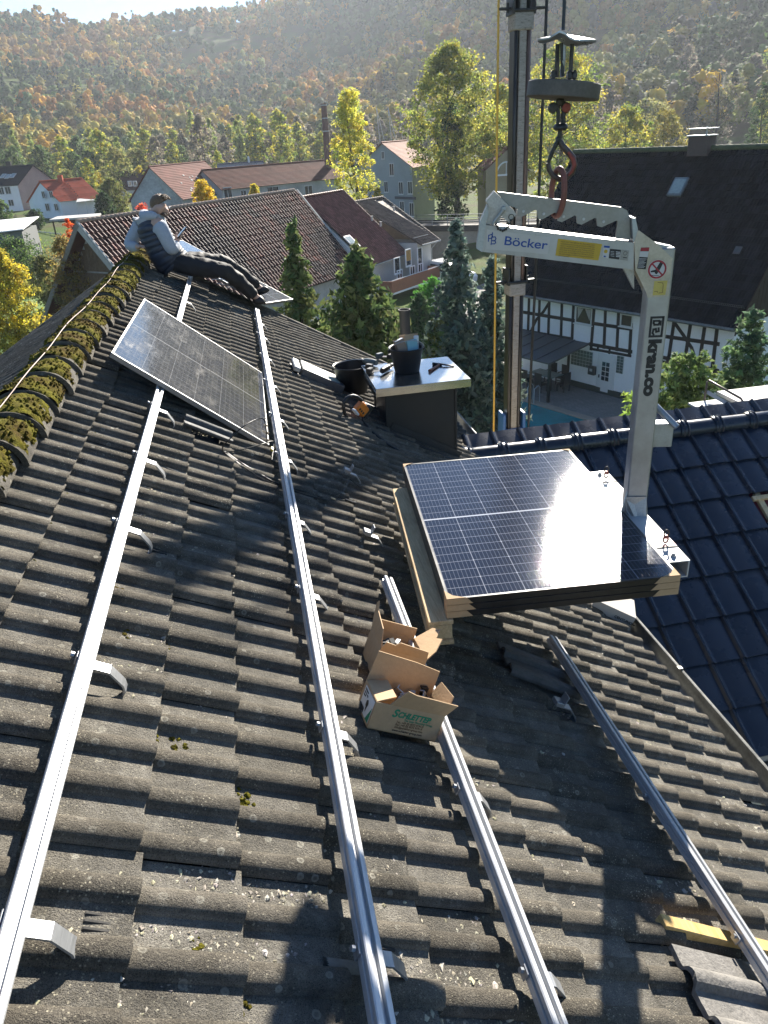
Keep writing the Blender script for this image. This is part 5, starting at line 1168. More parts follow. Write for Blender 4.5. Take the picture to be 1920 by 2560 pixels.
# ------------------------------------------------------------------ the man resting on the ridge
M_skin = plain('skin', (.52, .33, .25), .55, var=.08, scale=30); M_hood = plain('grey_marl_jersey', (.38, .41, .46), .9, var=.12, scale=40, bump=.3, bscale=200)
M_vest = plain('navy_quilted_nylon', (.035, .042, .062), .5, var=.2, scale=12); M_trou = plain('black_work_cotton', (.014, .014, .016), .75, var=.4, scale=10, bump=.25, bscale=30)
M_boot = plain('black_leather', (.016, .015, .014), .5, var=.4, scale=20); M_hair = plain('brown_hair', (.16, .10, .055), .6, var=.45, scale=60, bump=.6, bscale=150); M_beard = plain('dark_stubble', (.085, .055, .040), .8, var=.3, scale=90)
def skin(name, nodes, edges, mat, parent, root, sub=2):
    names = list(nodes); me = bpy.data.meshes.new(name + '_k'); me.from_pydata([tuple(nodes[n][0]) for n in names], [(names.index(a), names.index(b)) for a, b in edges], [])
    o = bpy.data.objects.new(name + '_k', me); link(o); m = o.modifiers.new('s', 'SKIN'); m.use_smooth_shade = True; m.branch_smoothing = .6
    sv = me.skin_vertices[0].data if me.skin_vertices else None
    if sv is None:
        bm = bmesh.new(); bm.from_mesh(me); bm.verts.layers.skin.verify(); bm.to_mesh(me); bm.free(); sv = me.skin_vertices[0].data
    for i, n in enumerate(names):
        r = nodes[n][1]; sv[i].radius = (r, r) if not isinstance(r, tuple) else r; sv[i].use_root = (n == root)
    s = o.modifiers.new('u', 'SUBSURF'); s.levels = sub; s.render_levels = sub
    dg = bpy.context.evaluated_depsgraph_get(); ev = o.evaluated_get(dg); m2 = bpy.data.meshes.new_from_object(ev); bpy.data.objects.remove(o); bpy.data.meshes.remove(me)
    b = base_of(parent)
    for v in m2.vertices: v.co = v.co - b
    m2.materials.clear(); m2.name = name; m2.polygons.foreach_set('use_smooth', [True] * len(m2.polygons))
    return mesh_obj(name, m2, mat, parent)
def Q(x, y): return (280 + x / 3.606, 480 + y / 3.606)
hip = roofpx(Q(575, 655), .20); YM = hip.y
fR = roofpx(Q(1320, 1020), .15); fL = roofpx(Q(1345, 935), .20)
def at(x, y, dy=0.0): return ony(Q(x, y), YM + dy)
KS = YM / FPX / 3.606 * 1.03                           # metres per zoom pixel at the man
man = thing('person', 'man in navy vest and grey hoodie sitting against the mossy ridge, looking at his phone', 'person', hip)
sh = at(350, 265, .02); shR = at(430, 290, -.16); shL = at(262, 285, .16); elR = at(545, 540, -.20); haR = at(588, 430, -.02); wrR = at(585, 455, -.05); elL = at(150, 490, .10); haL = at(258, 490, -.05); wrL = at(235, 495, -.03)
neck = at(385, 205, .0); head = at(437, 135, .02); crown = at(425, 75, .02); chin = at(468, 205, .01)
waist = at(480, 520, .02); chest = at(385, 360, .02)
kR = ony(Q(1035, 715), (YM * .45 + fR.y * .55) - .12); kL = ony(Q(1010, 635), (YM * .45 + fL.y * .55) + .10)
hR = hip + Vector((.03, -.12, .02)); hL = hip + Vector((.03, .12, .02))
aR = fR + Vector((-.02, 0, .10)); aL_ = fL + Vector((-.02, 0, .10))
toeR = ony(Q(1385, 985), fR.y - .02); toeL = ony(Q(1415, 865), fL.y + .02)
N = dict(pelvis=(hip, .15), waist=(waist, .145), chest=(chest, .165), top=(sh, .12), neck=(neck, .060), head=(head, (.132, .118)), crown=(crown, (.100, .095)), jaw=(chin + (head - chin) * .25, .080), nose=(at(516, 172, .0), .018), ear=(at(440, 158, -.125), .024),
         shR=(shR, .07), elR=(elR, .050), wrR=(wrR, .030), paR=(haR, .036), shL=(shL, .07), elL=(elL, .050), wrL=(wrL, .031), paL=(haL, .036), hR=(hR, .105), kR=(kR, .070), aR=(aR, .045), bR=(fR.lerp(toeR, .55), .03), tR=(fR.lerp(toeR, .85), .022), hL=(hL, .105), kL=(kL, .07), aL=(aL_, .045), bL=(fL.lerp(toeL, .55), .03), tL=(fL.lerp(toeL, .85), .022))
Ed = [('pelvis', 'waist'), ('waist', 'chest'), ('chest', 'top'), ('top', 'neck'), ('neck', 'head'), ('head', 'crown'), ('head', 'jaw'), ('jaw', 'nose'), ('head', 'ear'), ('top', 'shR'), ('shR', 'elR'), ('elR', 'wrR'), ('wrR', 'paR'), ('top', 'shL'), ('shL', 'elL'), ('elL', 'wrL'), ('wrL', 'paL'), ('pelvis', 'hR'), ('hR', 'kR'), ('kR', 'aR'), ('aR', 'bR'), ('bR', 'tR'), ('pelvis', 'hL'), ('hL', 'kL'), ('kL', 'aL'), ('aL', 'bL'), ('bL', 'tL')]
# fingers: five on each hand, the right ones closed round the phone
dp = (at(640, 365, .02) - haR).normalized(); cr_ = Vector((-.2, -1, .25)).normalized()
for i, (o_, l_) in enumerate(((-.020, .055), (-.007, .062), (.006, .058), (.018, .048))):
    b0_ = haR + cr_ * o_ + dp * .02; N[f'r{i}a'] = (b0_ + dp * l_ * .5 + Vector((.01, -.012, .0)), .011); N[f'r{i}b'] = (b0_ + dp * l_ + Vector((.018, .004, .012)), .009); Ed += [('paR', f'r{i}a'), (f'r{i}a', f'r{i}b')]
N['rta'] = (haR + dp * .03 + Vector((-.03, 0, .03)), .012); N['rtb'] = (haR + dp * .065 + Vector((-.025, .0, .035)), .010); Ed += [('paR', 'rta'), ('rta', 'rtb')]
dl = (haL - elL).normalized(); cl_ = dl.cross(Vector((0, 0, 1))).normalized()
for i, (o_, l_) in enumerate(((-.022, .055), (-.008, .064), (.007, .060), (.020, .048))):
    b0_ = haL + cl_ * o_ + dl * .02; N[f'l{i}a'] = (b0_ + dl * l_ * .5, .011); N[f'l{i}b'] = (b0_ + dl * l_ * .9 - Vector((0, 0, .018)), .009); Ed += [('paL', f'l{i}a'), (f'l{i}a', f'l{i}b')]
N['lta'] = (haL + cl_ * .035 + dl * .01, .012); N['ltb'] = (haL + cl_ * .045 + dl * .04, .010); Ed += [('paL', 'lta'), ('lta', 'ltb')]
skin('body', N, Ed, M_skin, man, 'pelvis', 2)
# grey hoodie: torso core, sleeves and the hood lying on the shoulders
N = dict(waist=(waist, .15), chest=(chest, .17), top=(sh, .13), coll=(sh.lerp(neck, .55), .095), shR=(shR, .095), uR=(shR.lerp(elR, .5), .085), elR=(elR, .075), fRr=(elR.lerp(wrR, .5), .066), wrR=(wrR, .050), shL=(shL, .095), uL=(shL.lerp(elL, .5), .085), elL=(elL, .078), fLl=(elL.lerp(wrL, .5), .066), wrL=(wrL, .050))
skin('hoodie', N, [('waist', 'chest'), ('chest', 'top'), ('top', 'coll'), ('top', 'shR'), ('shR', 'uR'), ('uR', 'elR'), ('elR', 'fRr'), ('fRr', 'wrR'), ('top', 'shL'), ('shL', 'uL'), ('uL', 'elL'), ('elL', 'fLl'), ('fLl', 'wrL')], M_hood, man, 'chest', 2)
N = dict(a=(at(300, 205, .10), .060), b=(at(275, 225, .02), .070), c=(at(305, 222, -.09), .062), d=(at(370, 205, -.13), .048), e=(at(415, 230, -.12), .035), f=(at(340, 195, .13), .045))
skin('hood', N, [('f', 'a'), ('a', 'b'), ('b', 'c'), ('c', 'd'), ('d', 'e')], M_hood, man, 'b', 2)
# quilted vest: stacked padded bands round the torso
axis = [at(335, 255, .03), at(360, 320, .02), at(392, 390, .02), at(430, 465, .02), at(475, 540, .02), at(530, 615, .03), at(575, 660, .03)]
rad = [(.125, .185), (.165, .225), (.178, .235), (.178, .235), (.182, .235), (.195, .235), (.19, .22)]
rings = []; nb = 10; NN = 30
def ax_at(t):
    f_ = t * (len(axis) - 1); i = min(int(f_), len(axis) - 2); u = f_ - i; return axis[i].lerp(axis[i + 1], u), (axis[i + 1] - axis[i]).normalized(), (rad[i][0] * (1 - u) + rad[i + 1][0] * u, rad[i][1] * (1 - u) + rad[i + 1][1] * u)
for k in range(nb * 5 + 1):
    t_ = k / (nb * 5); P, d, (ra, rb) = ax_at(t_); puff = abs(math.sin(math.pi * (k / 5))) ** .6
    side = Vector((0, 1, 0)); side = (side - d * side.dot(d)).normalized(); fr = side.cross(d).normalized(); ring = []
    for q in range(NN):
        a = 2 * math.pi * q / NN; wr_ = 1 + .018 * mnoise.noise(Vector((a * 2.5, k * .8, 2))); e_ = (.945 + .055 * puff) * wr_
        ring.append(P + fr * math.cos(a) * ra * e_ + side * math.sin(a) * rb * e_ * .88)
    rings.append(ring)
mb = MB(); mb.loft(rings); mb.build('vest', M_vest, man, smooth=70)
mb = MB(); P, d, (ra, rb) = ax_at(.0); pts = []
mb.tube([at(395, 262, -.17), at(385, 330, -.225), at(405, 400, -.225), at(425, 430, -.2)], .012, 8); pass
# trousers with creases
def crease(o, amp, sc, seed=0):
    me = o.data
    for v in me.vertices:
        p = v.co; n_ = mnoise.noise(Vector((p.x * sc, p.y * sc, p.z * sc + seed))) + .5 * mnoise.noise(Vector((p.x * sc * 2.3, p.y * sc * 2.3, p.z * sc * 2.3 + seed)))
        v.co = p + v.normal * n_ * amp
N = dict(w=(at(520, 590, .02), .165), pelvis=(hip, .17), hR=(hR, .125), tR=(hR.lerp(kR, .5) , .118), kR=(kR, .098), cR=(kR.lerp(aR, .5), .090), aR=(aR, .075), hL=(hL, .125), tL=(hL.lerp(kL, .5), .118), kL=(kL, .098), cL=(kL.lerp(aL_, .5), .090), aL=(aL_, .075))
o = skin('trousers', N, [('w', 'pelvis'), ('pelvis', 'hR'), ('hR', 'tR'), ('tR', 'kR'), ('kR', 'cR'), ('cR', 'aR'), ('pelvis', 'hL'), ('hL', 'tL'), ('tL', 'kL'), ('kL', 'cL'), ('cL', 'aL')], M_trou, man, 'pelvis', 3); crease(o, .013, 14)
M_refl = plain('grey_reflective_piping', (.32, .32, .32), .4)
for pts in (((900, 790), (960, 785), (1005, 792)), ((945, 822), (1000, 835), (1015, 832)), ((1030, 855), (1060, 862), (1075, 858))):
    mb = MB(); mb.tube([at(x, y, -.28) for x, y in pts], .005, 6); mb.build('trouser_piping', M_refl, man)
for nm, an, to, ft in (('R', aR, toeR, fR), ('L', aL_, toeL, fL)):
    N = dict(shaft=(an + (kR if nm == 'R' else kL).lerp(an, 1) * 0 + Vector((-.01, 0, .03)), .075), ankle=(an.lerp(ft, .45), .066), heel=(ft, .055), ball=(ft.lerp(to, .62), .062), toe=(to, .045))
    skin('boot', N, [('shaft', 'ankle'), ('ankle', 'heel'), ('ankle', 'ball'), ('ball', 'toe')], M_boot, man, 'ankle', 2)
# hair: short at the sides, longer on top, swept forward over the brow
up_ = (crown - head).normalized(); fw = (at(520, 150, 0) - at(430, 140, 0)).normalized(); fw = (fw - up_ * fw.dot(up_)).normalized(); sd = up_.cross(fw)
mb = MB(); rr = random.Random(7)
def hpt(th, ph, r): return head + up_ * (math.cos(th) * r * 1.02 + .006) + (fw * math.cos(ph) + sd * math.sin(ph)) * math.sin(th) * r
nth, nph = 12, 26; gr = {}
for i in range(nth + 1):
    for j in range(nph):
        ph = 2 * math.pi * j / nph; front = math.cos(ph); lim = .98 + .62 * (1 - front) / 2 + (.12 if front < -.3 else 0); th = lim * i / nth
        r = .112 + .012 * max(0, math.cos(th)) + .006 * mnoise.noise(Vector((th * 6, ph * 5, 1))) - .010 * (i / nth) ** 3
        gr[i, j] = hpt(th, ph, r)
mb.add([gr[i, j] for i in range(nth + 1) for j in range(nph)], [(i * nph + j, i * nph + (j + 1) % nph, (i + 1) * nph + (j + 1) % nph, (i + 1) * nph + j) for i in range(nth) for j in range(nph)])
for k in range(60):
    ph = rr.uniform(-1.1, 1.1); th = rr.uniform(.5, 1.05); p = hpt(th, ph, .118); mb.tube([p, p + fw * .014 + up_ * .010, p + fw * .026 - up_ * rr.uniform(-.004, .010)], [.010, .008, .003], 5)
mb.build('hair', M_hair, man, smooth=70)
mb = MB()
for i in range(9):
    for j in range(-4, 5):
        p = chin + (head - chin) * (.05 + .055 * i) + sd * j * .020 + fw * (.035 - .0014 * j * j - i * .008); mb.ball(p, .015, 6, 4)
mb.build('beard', M_beard, man, smooth=80)
for s in (-1, 1):
    mb = MB(); p = head + fw * .092 + sd * s * .038 - up_ * .012; mb.ball(p, (.010, .010, .007), 8, 6); mb.build('eye', M_white, man)
mb = MB(); mb.tube([head + fw * .096 - up_ * .052 + sd * .02, head + fw * .100 - up_ * .054, head + fw * .096 - up_ * .052 - sd * .02], .005, 6); mb.build('mouth', plain('lip', (.34, .15, .12), .5), man)
# the phone in his right hand
pd = dp; pn = (Vector((-.55, -.1, .8)) - pd * Vector((-.55, -.1, .8)).dot(pd)).normalized(); ps = pd.cross(pn)
pc_ = haR + pd * .085 + pn * .012
ph_ = thing('phone', 'dark smartphone held in the right hand of the man on the roof', 'phone', pc_); mb = MB(); mb.box(pc_, (.175, .085, .010), pd, ps, pn, .004); mb.build('case', M_tool, ph_); mb = MB(); mb.box(pc_ + pn * .0056, (.165, .076, .001), pd, ps, pn); mb.build('screen', plain('phone_glass', (.12, .14, .16), .12), ph_)
# ------------------------------------------------------------------ land: valley floor and wooded hill
def sm(t): t = max(0.0, min(1.0, t)); return t * t * (3 - 2 * t)
def terr(x, y):
    z = 3.2 * sm((y - 95) / 130)
    az = math.atan2(x, max(y, 1.0)); r = math.hypot(x, y)
    rr0 = 330 + 60 * math.sin(az * 5 + 1.0)
    h = sm((r - rr0) / 720) * (121 + 25 * sm((az + .20) / .34) + 90 * sm((az - .06) / .45))
    h += 30 * sm((r - rr0) / 150) * (mnoise.noise(Vector((x / 170, y / 210, 3.1))) + .4 * mnoise.noise(Vector((x / 60, y / 75, 8.1))))
    s = math.exp(-(((x - 260) / 130) ** 2)) * sm((y - 190) / 170) * 34
    return z + h + s
def grid_sheet(xs, ys):
    v = np.array([[x, y, terr(x, y)] for y in ys for x in xs]); n = len(xs)
    q = np.array([[j * n + i, j * n + i + 1, (j + 1) * n + i + 1, (j + 1) * n + i] for j in range(len(ys) - 1) for i in range(n - 1)]); return v, q
def ground_mat():
    t = NT('meadow_and_soil'); a = t.noise(.05, 6, .65); b = t.noise(.9, 5, .7); c_ = t.noise(9, 4, .7)
    g = t.ramp(t.math('ADD', t.math('MULTIPLY', b, .5), t.math('MULTIPLY', c_, .5)), [(.32, (.035, .060, .012)), (.55, (.075, .120, .020)), (.72, (.13, .15, .035))])
    s = t.ramp(c_, [(.3, (.045, .036, .022)), (.7, (.12, .095, .055))]); c = t.mix(t.ramp(a, [(.46, 0.0), (.58, .8)]), g, s)
    t.bsdf(c, .95, 0, t.bump(c_, .6, .1), .1); return t.m
v, q = grid_sheet(np.concatenate([np.linspace(-900, -130, 24), np.linspace(-110, 130, 49), np.linspace(150, 1100, 30)]), np.concatenate([np.linspace(-200, -10, 8), np.linspace(0, 320, 66), np.linspace(335, 1500, 80)]))
o = np_obj('ground', v, q, None, ground_mat(), smooth=True); tag(o, kind='structure')

M_leaf = leafmat('leaves', .62, .6, 1.7)
M_needle = leafmat('needles', .40, .7, 2.7)
M_bark = plain('bark', (.085, .070, .055), .9, var=.4, scale=8, bump=.6, bscale=25, stretch=(1, 1, .3))
def leaves(rng, centres, sig, n_each, size, cols, up=.35, flat=.55, elong=1.5, rad=0.0, heart=None, var=.28):
    """small leaf-cluster quads scattered round the clump centres; cols gives one colour per clump"""
    C = np.repeat(np.array(centres), n_each, axis=0); n = len(C)
    sig = np.repeat(np.array(sig).reshape(-1, 1) if np.ndim(sig) else np.full((len(centres), 1), sig), n_each, axis=0)
    d = rng.normal(size=(n, 3)); d /= np.linalg.norm(d, axis=1, keepdims=True); d *= rng.random((n, 1)) ** .45; P = C + d * sig * np.array([1, 1, .8])
    nr = rng.normal(size=(n, 3)); nr[:, 2] += up
    if rad:
        hv = P - np.repeat(np.array(heart if heart is not None else centres), n_each, axis=0); hv /= np.linalg.norm(hv, axis=1, keepdims=True) + 1e-6; nr = nr * (1 - rad) + hv * rad * 2.2
    nr /= np.linalg.norm(nr, axis=1, keepdims=True)
    a = np.cross(nr, rng.normal(size=(n, 3))); a /= np.linalg.norm(a, axis=1, keepdims=True); b = np.cross(nr, a)
    s = size * rng.uniform(.6, 1.35, (n, 1)); a = a * s * elong * .5; b = b * s * .5
    V = np.stack([P - a, P - b * .9 + a * .1, P + a, P + b * .9 + a * .1], axis=1).reshape(-1, 3)
    col = np.repeat(np.array(cols), n_each, axis=0) * rng.uniform(1 - var, 1 + var, (n, 1)); col = np.repeat(col, 4, axis=0)
    return V, np.arange(n * 4).reshape(-1, 4), col
def pick(rng, pal, n, var=.18):
    i = rng.integers(0, len(pal), n); c = np.array(pal)[i]; return np.clip(c * rng.uniform(1 - var, 1 + var, (n, 1)) * rng.uniform(.93, 1.07, (n, 3)), 0, 1)
# the hillside forest: one mass of crowns
rng = np.random.default_rng(4)
BARE = np.array([(CAMM @ np.array([680 - 960, 108 - 1280, FPX]))]); 
def visible_az(x, y): az = math.atan2(x, y); return -.36 < az < .72
PAL = {'rust': [(.30, .16, .035), (.33, .21, .04), (.22, .125, .035)], 'gold': [(.38, .27, .03), (.31, .24, .04)], 'olive': [(.18, .17, .035), (.14, .15, .035), (.21, .19, .04)], 'green': [(.06, .10, .03), (.08, .12, .04)], 'fir': [(.025, .050, .025), (.03, .045, .022)], 'bare': [(.14, .12, .10), (.12, .11, .09)]}
cen, sg, cl, hrt = [], [], [], []
br = ray((668, 108)); 
def bare_patch(P):
    d = np.array([P[0], P[1], P[2] - CZ]); d = d / np.linalg.norm(d); q_ = CAMM.T @ d; px = 960 + FPX * q_[0] / q_[2]; py = 1280 + FPX * q_[1] / q_[2]
    return 545 < px < 770 and abs(py - (122 - (px - 545) * .12)) < 17
nt_ = 0; yy = 205.0
while yy < 1120:
    st = 8.6 + max(0, yy - 318) * .0058; xx = yy * math.tan(-.36)
    while xx < yy * math.tan(.70):
        x = xx + rng.normal() * st * .33; y = yy + rng.normal() * st * .33; xx += st
        z = terr(x, y)
        if z < 4.3 and y < 350: continue
        if y < 322 and not (x > .30 * y + 12 and z > 5.2): continue
        if bare_patch((x, y, z + 2)): continue
        if mnoise.noise(Vector((x / 30, y / 40, 5))) > .62: continue
        k = 1.2 * mnoise.noise(Vector((x / 95, y / 120, 1.7))) + .42 * rng.normal(); el = (z - 5) / 90
        kind = 'fir' if k < -.62 else 'green' if k < -.30 + .1 * el else 'olive' if k < .10 - .25 * min(1, el) else 'rust' if (k < .75 and el > .12) else 'gold' if k < .9 else 'olive'
        if x > y * .22 and kind in ('rust', 'gold') and rng.random() < .55: kind = 'olive' if rng.random() < .6 else 'bare'
        h = rng.uniform(11, 19) * (1.1 if kind == 'fir' else 1.0); w_ = st * rng.uniform(.42, .66) * (.6 if kind == 'fir' else 1)
        nb_ = 7 if y < 520 else 5
        col = pick(rng, PAL[kind], 1, .24)[0] * 1.25
        for b_ in range(nb_):
            f = rng.random(); a_ = rng.random() * 6.28; r_ = w_ * (math.sqrt(rng.random()) * (1.05 - f * (.95 if kind == 'fir' else .55)))
            hrt.append((x, y, z + h * .42)); cen.append((x + math.cos(a_) * r_, y + math.sin(a_) * r_, z + h * (.34 + .62 * f))); sg.append(w_ * (.62 if kind != 'fir' else .5)); cl.append(col * rng.uniform(.85, 1.15))
        nt_ += 1
    yy += st
hrt = np.array(hrt); cen = np.array(cen); sg = np.array(sg); cl = np.array(cl); near_ = cen[:, 1] < 520
P1 = leaves(rng, cen[near_], sg[near_], 24, .95, cl[near_], up=.6, rad=.80, heart=hrt[near_], var=.12); P2 = leaves(rng, cen[~near_], sg[~near_], 13, 1.25, cl[~near_], up=.6, rad=.80, heart=hrt[~near_], var=.12)
def blobs(rng, C, S, cols, seg=7, ring=4):
    th = np.linspace(.12, math.pi - .35, ring + 1); ph = np.arange(seg) * 2 * math.pi / seg; u = np.stack([np.outer(np.sin(th), np.cos(ph)), np.outer(np.sin(th), np.sin(ph)), np.outer(np.cos(th), np.ones(seg))], -1).reshape(-1, 3); n = len(C); m = len(u)
    v = C[:, None, :] + u[None] * (S[:, None, None] * np.array([1.0, 1.0, .95])) * rng.uniform(.55, 1.30, (n, m, 1)); q = np.array([[a * seg + b, (a + 1) * seg + b, (a + 1) * seg + (b + 1) % seg, a * seg + (b + 1) % seg] for a in range(ring) for b in range(seg)])
    return v.reshape(-1, 3), (q[None] + (np.arange(n) * m)[:, None, None]).reshape(-1, 4), np.repeat(cols, m, 0) * rng.uniform(.85, 1.15, (n * m, 1))
P0 = blobs(rng, cen, sg * .58, cl)
V = np.concatenate([P0[0], P1[0], P2[0]]); Qd = np.concatenate([P0[1], P1[1] + len(P0[0]), P2[1] + len(P0[0]) + len(P1[0])]); Cc = np.concatenate([P0[2], P1[2], P2[2]])
M_forest = leafmat('forest_leaves', .42, .8, 1.25)
o = np_obj('hillside_forest', V, Qd, Cc, M_forest, smooth=True); tag(o, 'autumn forest of orange, olive and dark green crowns covering the hillside', 'forest', kind='stuff')
# ------------------------------------------------------------------ single trees
def limb_tree(mb, base, h, r, rng, spread, n=9, start=.3, lean=(0, 0)):
    base = Vector(base); pts = [base + Vector((lean[0] * t * h + .03 * h * math.sin(t * 4 + rng.random()), lean[1] * t * h, h * t)) for t in np.linspace(0, 1, 7)]
    mb.tube(pts, [r * (1 - .85 * t) for t in np.linspace(0, 1, 7)], 7); tips = []
    for k in range(n):
        t = start + (.92 - start) * (k + .5) / n; p = base + Vector((lean[0] * t * h, lean[1] * t * h, h * t)); a = rng.random() * 6.28; L = spread * (1.15 - .75 * t) * rng.uniform(.7, 1.1)
        q1 = p + Vector((math.cos(a) * L * .5, math.sin(a) * L * .5, L * .30)); q2 = p + Vector((math.cos(a) * L, math.sin(a) * L, L * .75)); mb.tube([p, q1, q2], [r * .35 * (1 - t * .6), r * .2 * (1 - t * .6), r * .05], 5); tips += [q1, q2]
        for e in range(2):
            a2 = a + rng.uniform(-.9, .9); q3 = q1 + Vector((math.cos(a2) * L * .45, math.sin(a2) * L * .45, L * rng.uniform(.2, .6))); mb.tube([q1, q3], [r * .12, r * .03], 4); tips.append(q3)
    return tips
def tree(name, label, base, h, w, pal, seed, nclump=60, nleaf=60, leaf=.22, shape='round', group=None, trunk=True, low=.18, gap=.0, kind=None, trunk_r=None, sig=None):
    r = np.random.default_rng(seed); base = Vector(base); t = thing(name, label, 'tree' if kind is None else kind, base, group)
    mb = MB(); tips = limb_tree(mb, base, h * .9, trunk_r or h * .018, r, w * .5, 11, max(.12, low)); mb.build('trunk', M_bark, t, smooth=60)
    cs, ss = [], []; nclump = int(nclump * 3.2); nleaf = max(10, int(nleaf / 2.2)); leaf = leaf * .82
    for k in range(nclump):
        f = r.random()
        if shape == 'round': env = math.sin(math.pi * min(.98, (low * .4 + f * (1 - low * .4)))) ** .6
        elif shape == 'birch': env = (.35 + .9 * f) if f < .35 else (1.0 - (f - .35) * 1.15)
        elif shape == 'oval': env = math.sin(math.pi * (.12 + .86 * f)) ** .8
        else: env = 1 - f
        a = r.random() * 6.28; rad = w / 2 * max(.08, env) * math.sqrt(r.uniform(.05, 1)) * r.uniform(.7, 1.12) * (1 + .28 * mnoise.noise(Vector((a * 1.3, f * 5, seed))))
        if k < len(tips) and r.random() < .75: p = np.array(tips[k]); cs.append(p + r.normal(size=3) * .2)
        else: cs.append((base.x + math.cos(a) * rad, base.y + math.sin(a) * rad, base.z + h * (low + (1 - low) * f)))
        ss.append((sig or w * .11) * r.uniform(.35, 1.25))
    cols = pick(r, pal, nclump); hh = np.array([c[2] for c in cs]); cols = cols * (1 + .0 * hh[:, None])
    ht_ = np.array([(base.x, base.y, c_[2] - h * .12) for c_ in cs]); V, Qd, Cc = leaves(r, cs, ss, nleaf, leaf, cols, rad=.22, heart=ht_); np_obj('crown', V, Qd, Cc, M_leaf, t); return t
def conifer(name, label, base, h, w, pal, seed, tiers=26, nleaf=26, leaf=.16, group=None, droop=.35, col=0.0, kind='tree', power=.85):
    r = np.random.default_rng(seed); base = Vector(base); t = thing(name, label, kind, base, group); leaf *= .72; tiers = int(tiers * 1.25)
    mb = MB(); mb.tube([base, base + Vector((0, 0, h * .5)), base + Vector((0, 0, h * .97))], [h * .012, h * .008, .01], 7); mb.build('trunk', M_bark, t, smooth=60)
    cs, ss = [], []
    for k in range(tiers):
        f = (k + .5) / tiers; R0 = w / 2 * max(.05, (1 - f) ** power if col == 0 else min(1, (1 - f) * (2.2 + col)) ** .7 * min(1, .55 + f * 2)); nbr = max(4, int(5 + R0 * 12))
        for b in range(nbr):
            a = r.random() * 6.28; L = R0 * r.uniform(.65, 1.18); m_ = max(2, int(L / (leaf * 1.9)))
            for q_ in range(m_):
                u = (q_ + .6) / m_
                if u < .3 and r.random() < .5: continue
                cs.append((base.x + math.cos(a) * L * u + r.normal() * .03, base.y + math.sin(a) * L * u + r.normal() * .03, base.z + h * (.04 + .96 * f) + (h / tiers) * r.normal() * .35 - droop * L * u * u + .10 * L * u)); ss.append(leaf * r.uniform(.8, 1.5))
    cols = pick(r, pal, len(cs)); V, Qd, Cc = leaves(r, cs, ss, max(3, nleaf // 4), leaf, cols, up=.1, elong=2.6)
    np_obj('crown', V, Qd, Cc, M_needle, t); return t
YEL = [(.34, .27, .03), (.40, .31, .03), (.28, .25, .04), (.22, .22, .04)]
YGR = [(.22, .22, .035), (.28, .24, .03), (.15, .18, .035), (.10, .14, .03)]
GRN = [(.07, .12, .03), (.10, .15, .035), (.055, .09, .025)]
DKG = [(.025, .05, .018), (.035, .06, .02), (.02, .04, .016)]
def gp(px, py, y): p = ony((px, py), y); return Vector((p.x, y, terr(p.x, y)))
def top_h(px, py, y): p = ony((px, py), y); return p.z - terr(p.x, y)
y_ = 92; tree('birch', 'slender bright yellow birch rising behind the red roofed house, beside the brick stack', gp(880, 400, y_), top_h(875, 226, y_), 6.6, [(.36, .34, .05), (.30, .30, .05), (.40, .35, .05), (.24, .26, .05)], 31, 120, 90, .20, 'birch', low=.14, sig=.62)
y_ = 104; tree('ivy_clad_tree', 'big autumn tree with dark ivy on its trunk between grey house and boom', gp(1132, 400, y_), top_h(1130, 112, y_), 13.5, [(.20, .20, .04), (.26, .24, .04), (.14, .16, .035), (.10, .13, .03)], 32, 190, 100, .26, 'oval', low=.22, sig=1.05, trunk_r=.42)
r = np.random.default_rng(77); b_ = gp(1132, 400, 103.4); cs = [(b_.x + r.normal() * .75 * (1 - .4 * f), b_.y + r.normal() * .75, b_.z + .5 + 15.5 * f) for f in r.random(60)]
V, Qd, Cc = leaves(r, cs, np.full(60, 1.0), 110, .24, pick(r, DKG, 60)); np_obj('ivy', V, Qd, Cc, M_leaf, bpy.data.objects['ivy_clad_tree'])
y_ = 118; tree('autumn_tree', 'broad yellow-green autumn tree right behind the crane boom', gp(1395, 400, y_), top_h(1400, 108, y_), 15.5, YGR, 33, 170, 85, .30, 'oval', low=.12, sig=1.15)
y_ = 112; tree('autumn_tree', 'yellow leafed tree left of the hook block over the dark roof end', gp(1250, 400, y_), top_h(1262, 215, y_), 10.5, YGR, 34, 110, 80, .28, 'round', low=.08, sig=.95)
y_ = 125; tree('autumn_tree', 'low golden tree above the ridge of the half-timbered house', gp(1560, 400, y_), top_h(1560, 268, y_), 10, YEL[2:] + YGR, 35, 100, 80, .28, 'round', low=.05, sig=.95)
y_ = 128; tree('autumn_tree', 'round olive tree right of the golden one above the dark ridge', gp(1655, 400, y_), top_h(1655, 272, y_), 8.6, [(.17, .15, .04), (.13, .13, .04), (.20, .17, .04)], 36, 90, 80, .26, 'round', low=.05, sig=.9)
y_ = 150; tree('bare_tree', 'nearly leafless tree standing right of the chimney on the dark ridge', gp(1778, 400, y_), top_h(1790, 150, y_), 13, [(.13, .11, .09)], 37, 40, 16, .18, 'oval', low=.3, sig=1.2)
for k, (px, tp, w_, y_, pal, sd) in enumerate([(1890, 210, 7, 150, DKG, 38), (1925, 180, 9, 160, YGR, 39)]):
    tree('dark_tree' if k == 0 else 'autumn_tree', ['dark ivy clad tree at the right edge above the meadow', 'yellow-green tree cut by the right edge of the view above the meadow'][k], gp(px, 400, y_), top_h(px, tp, y_), w_, pal, sd, 80, 60, .28, 'oval', low=.1)
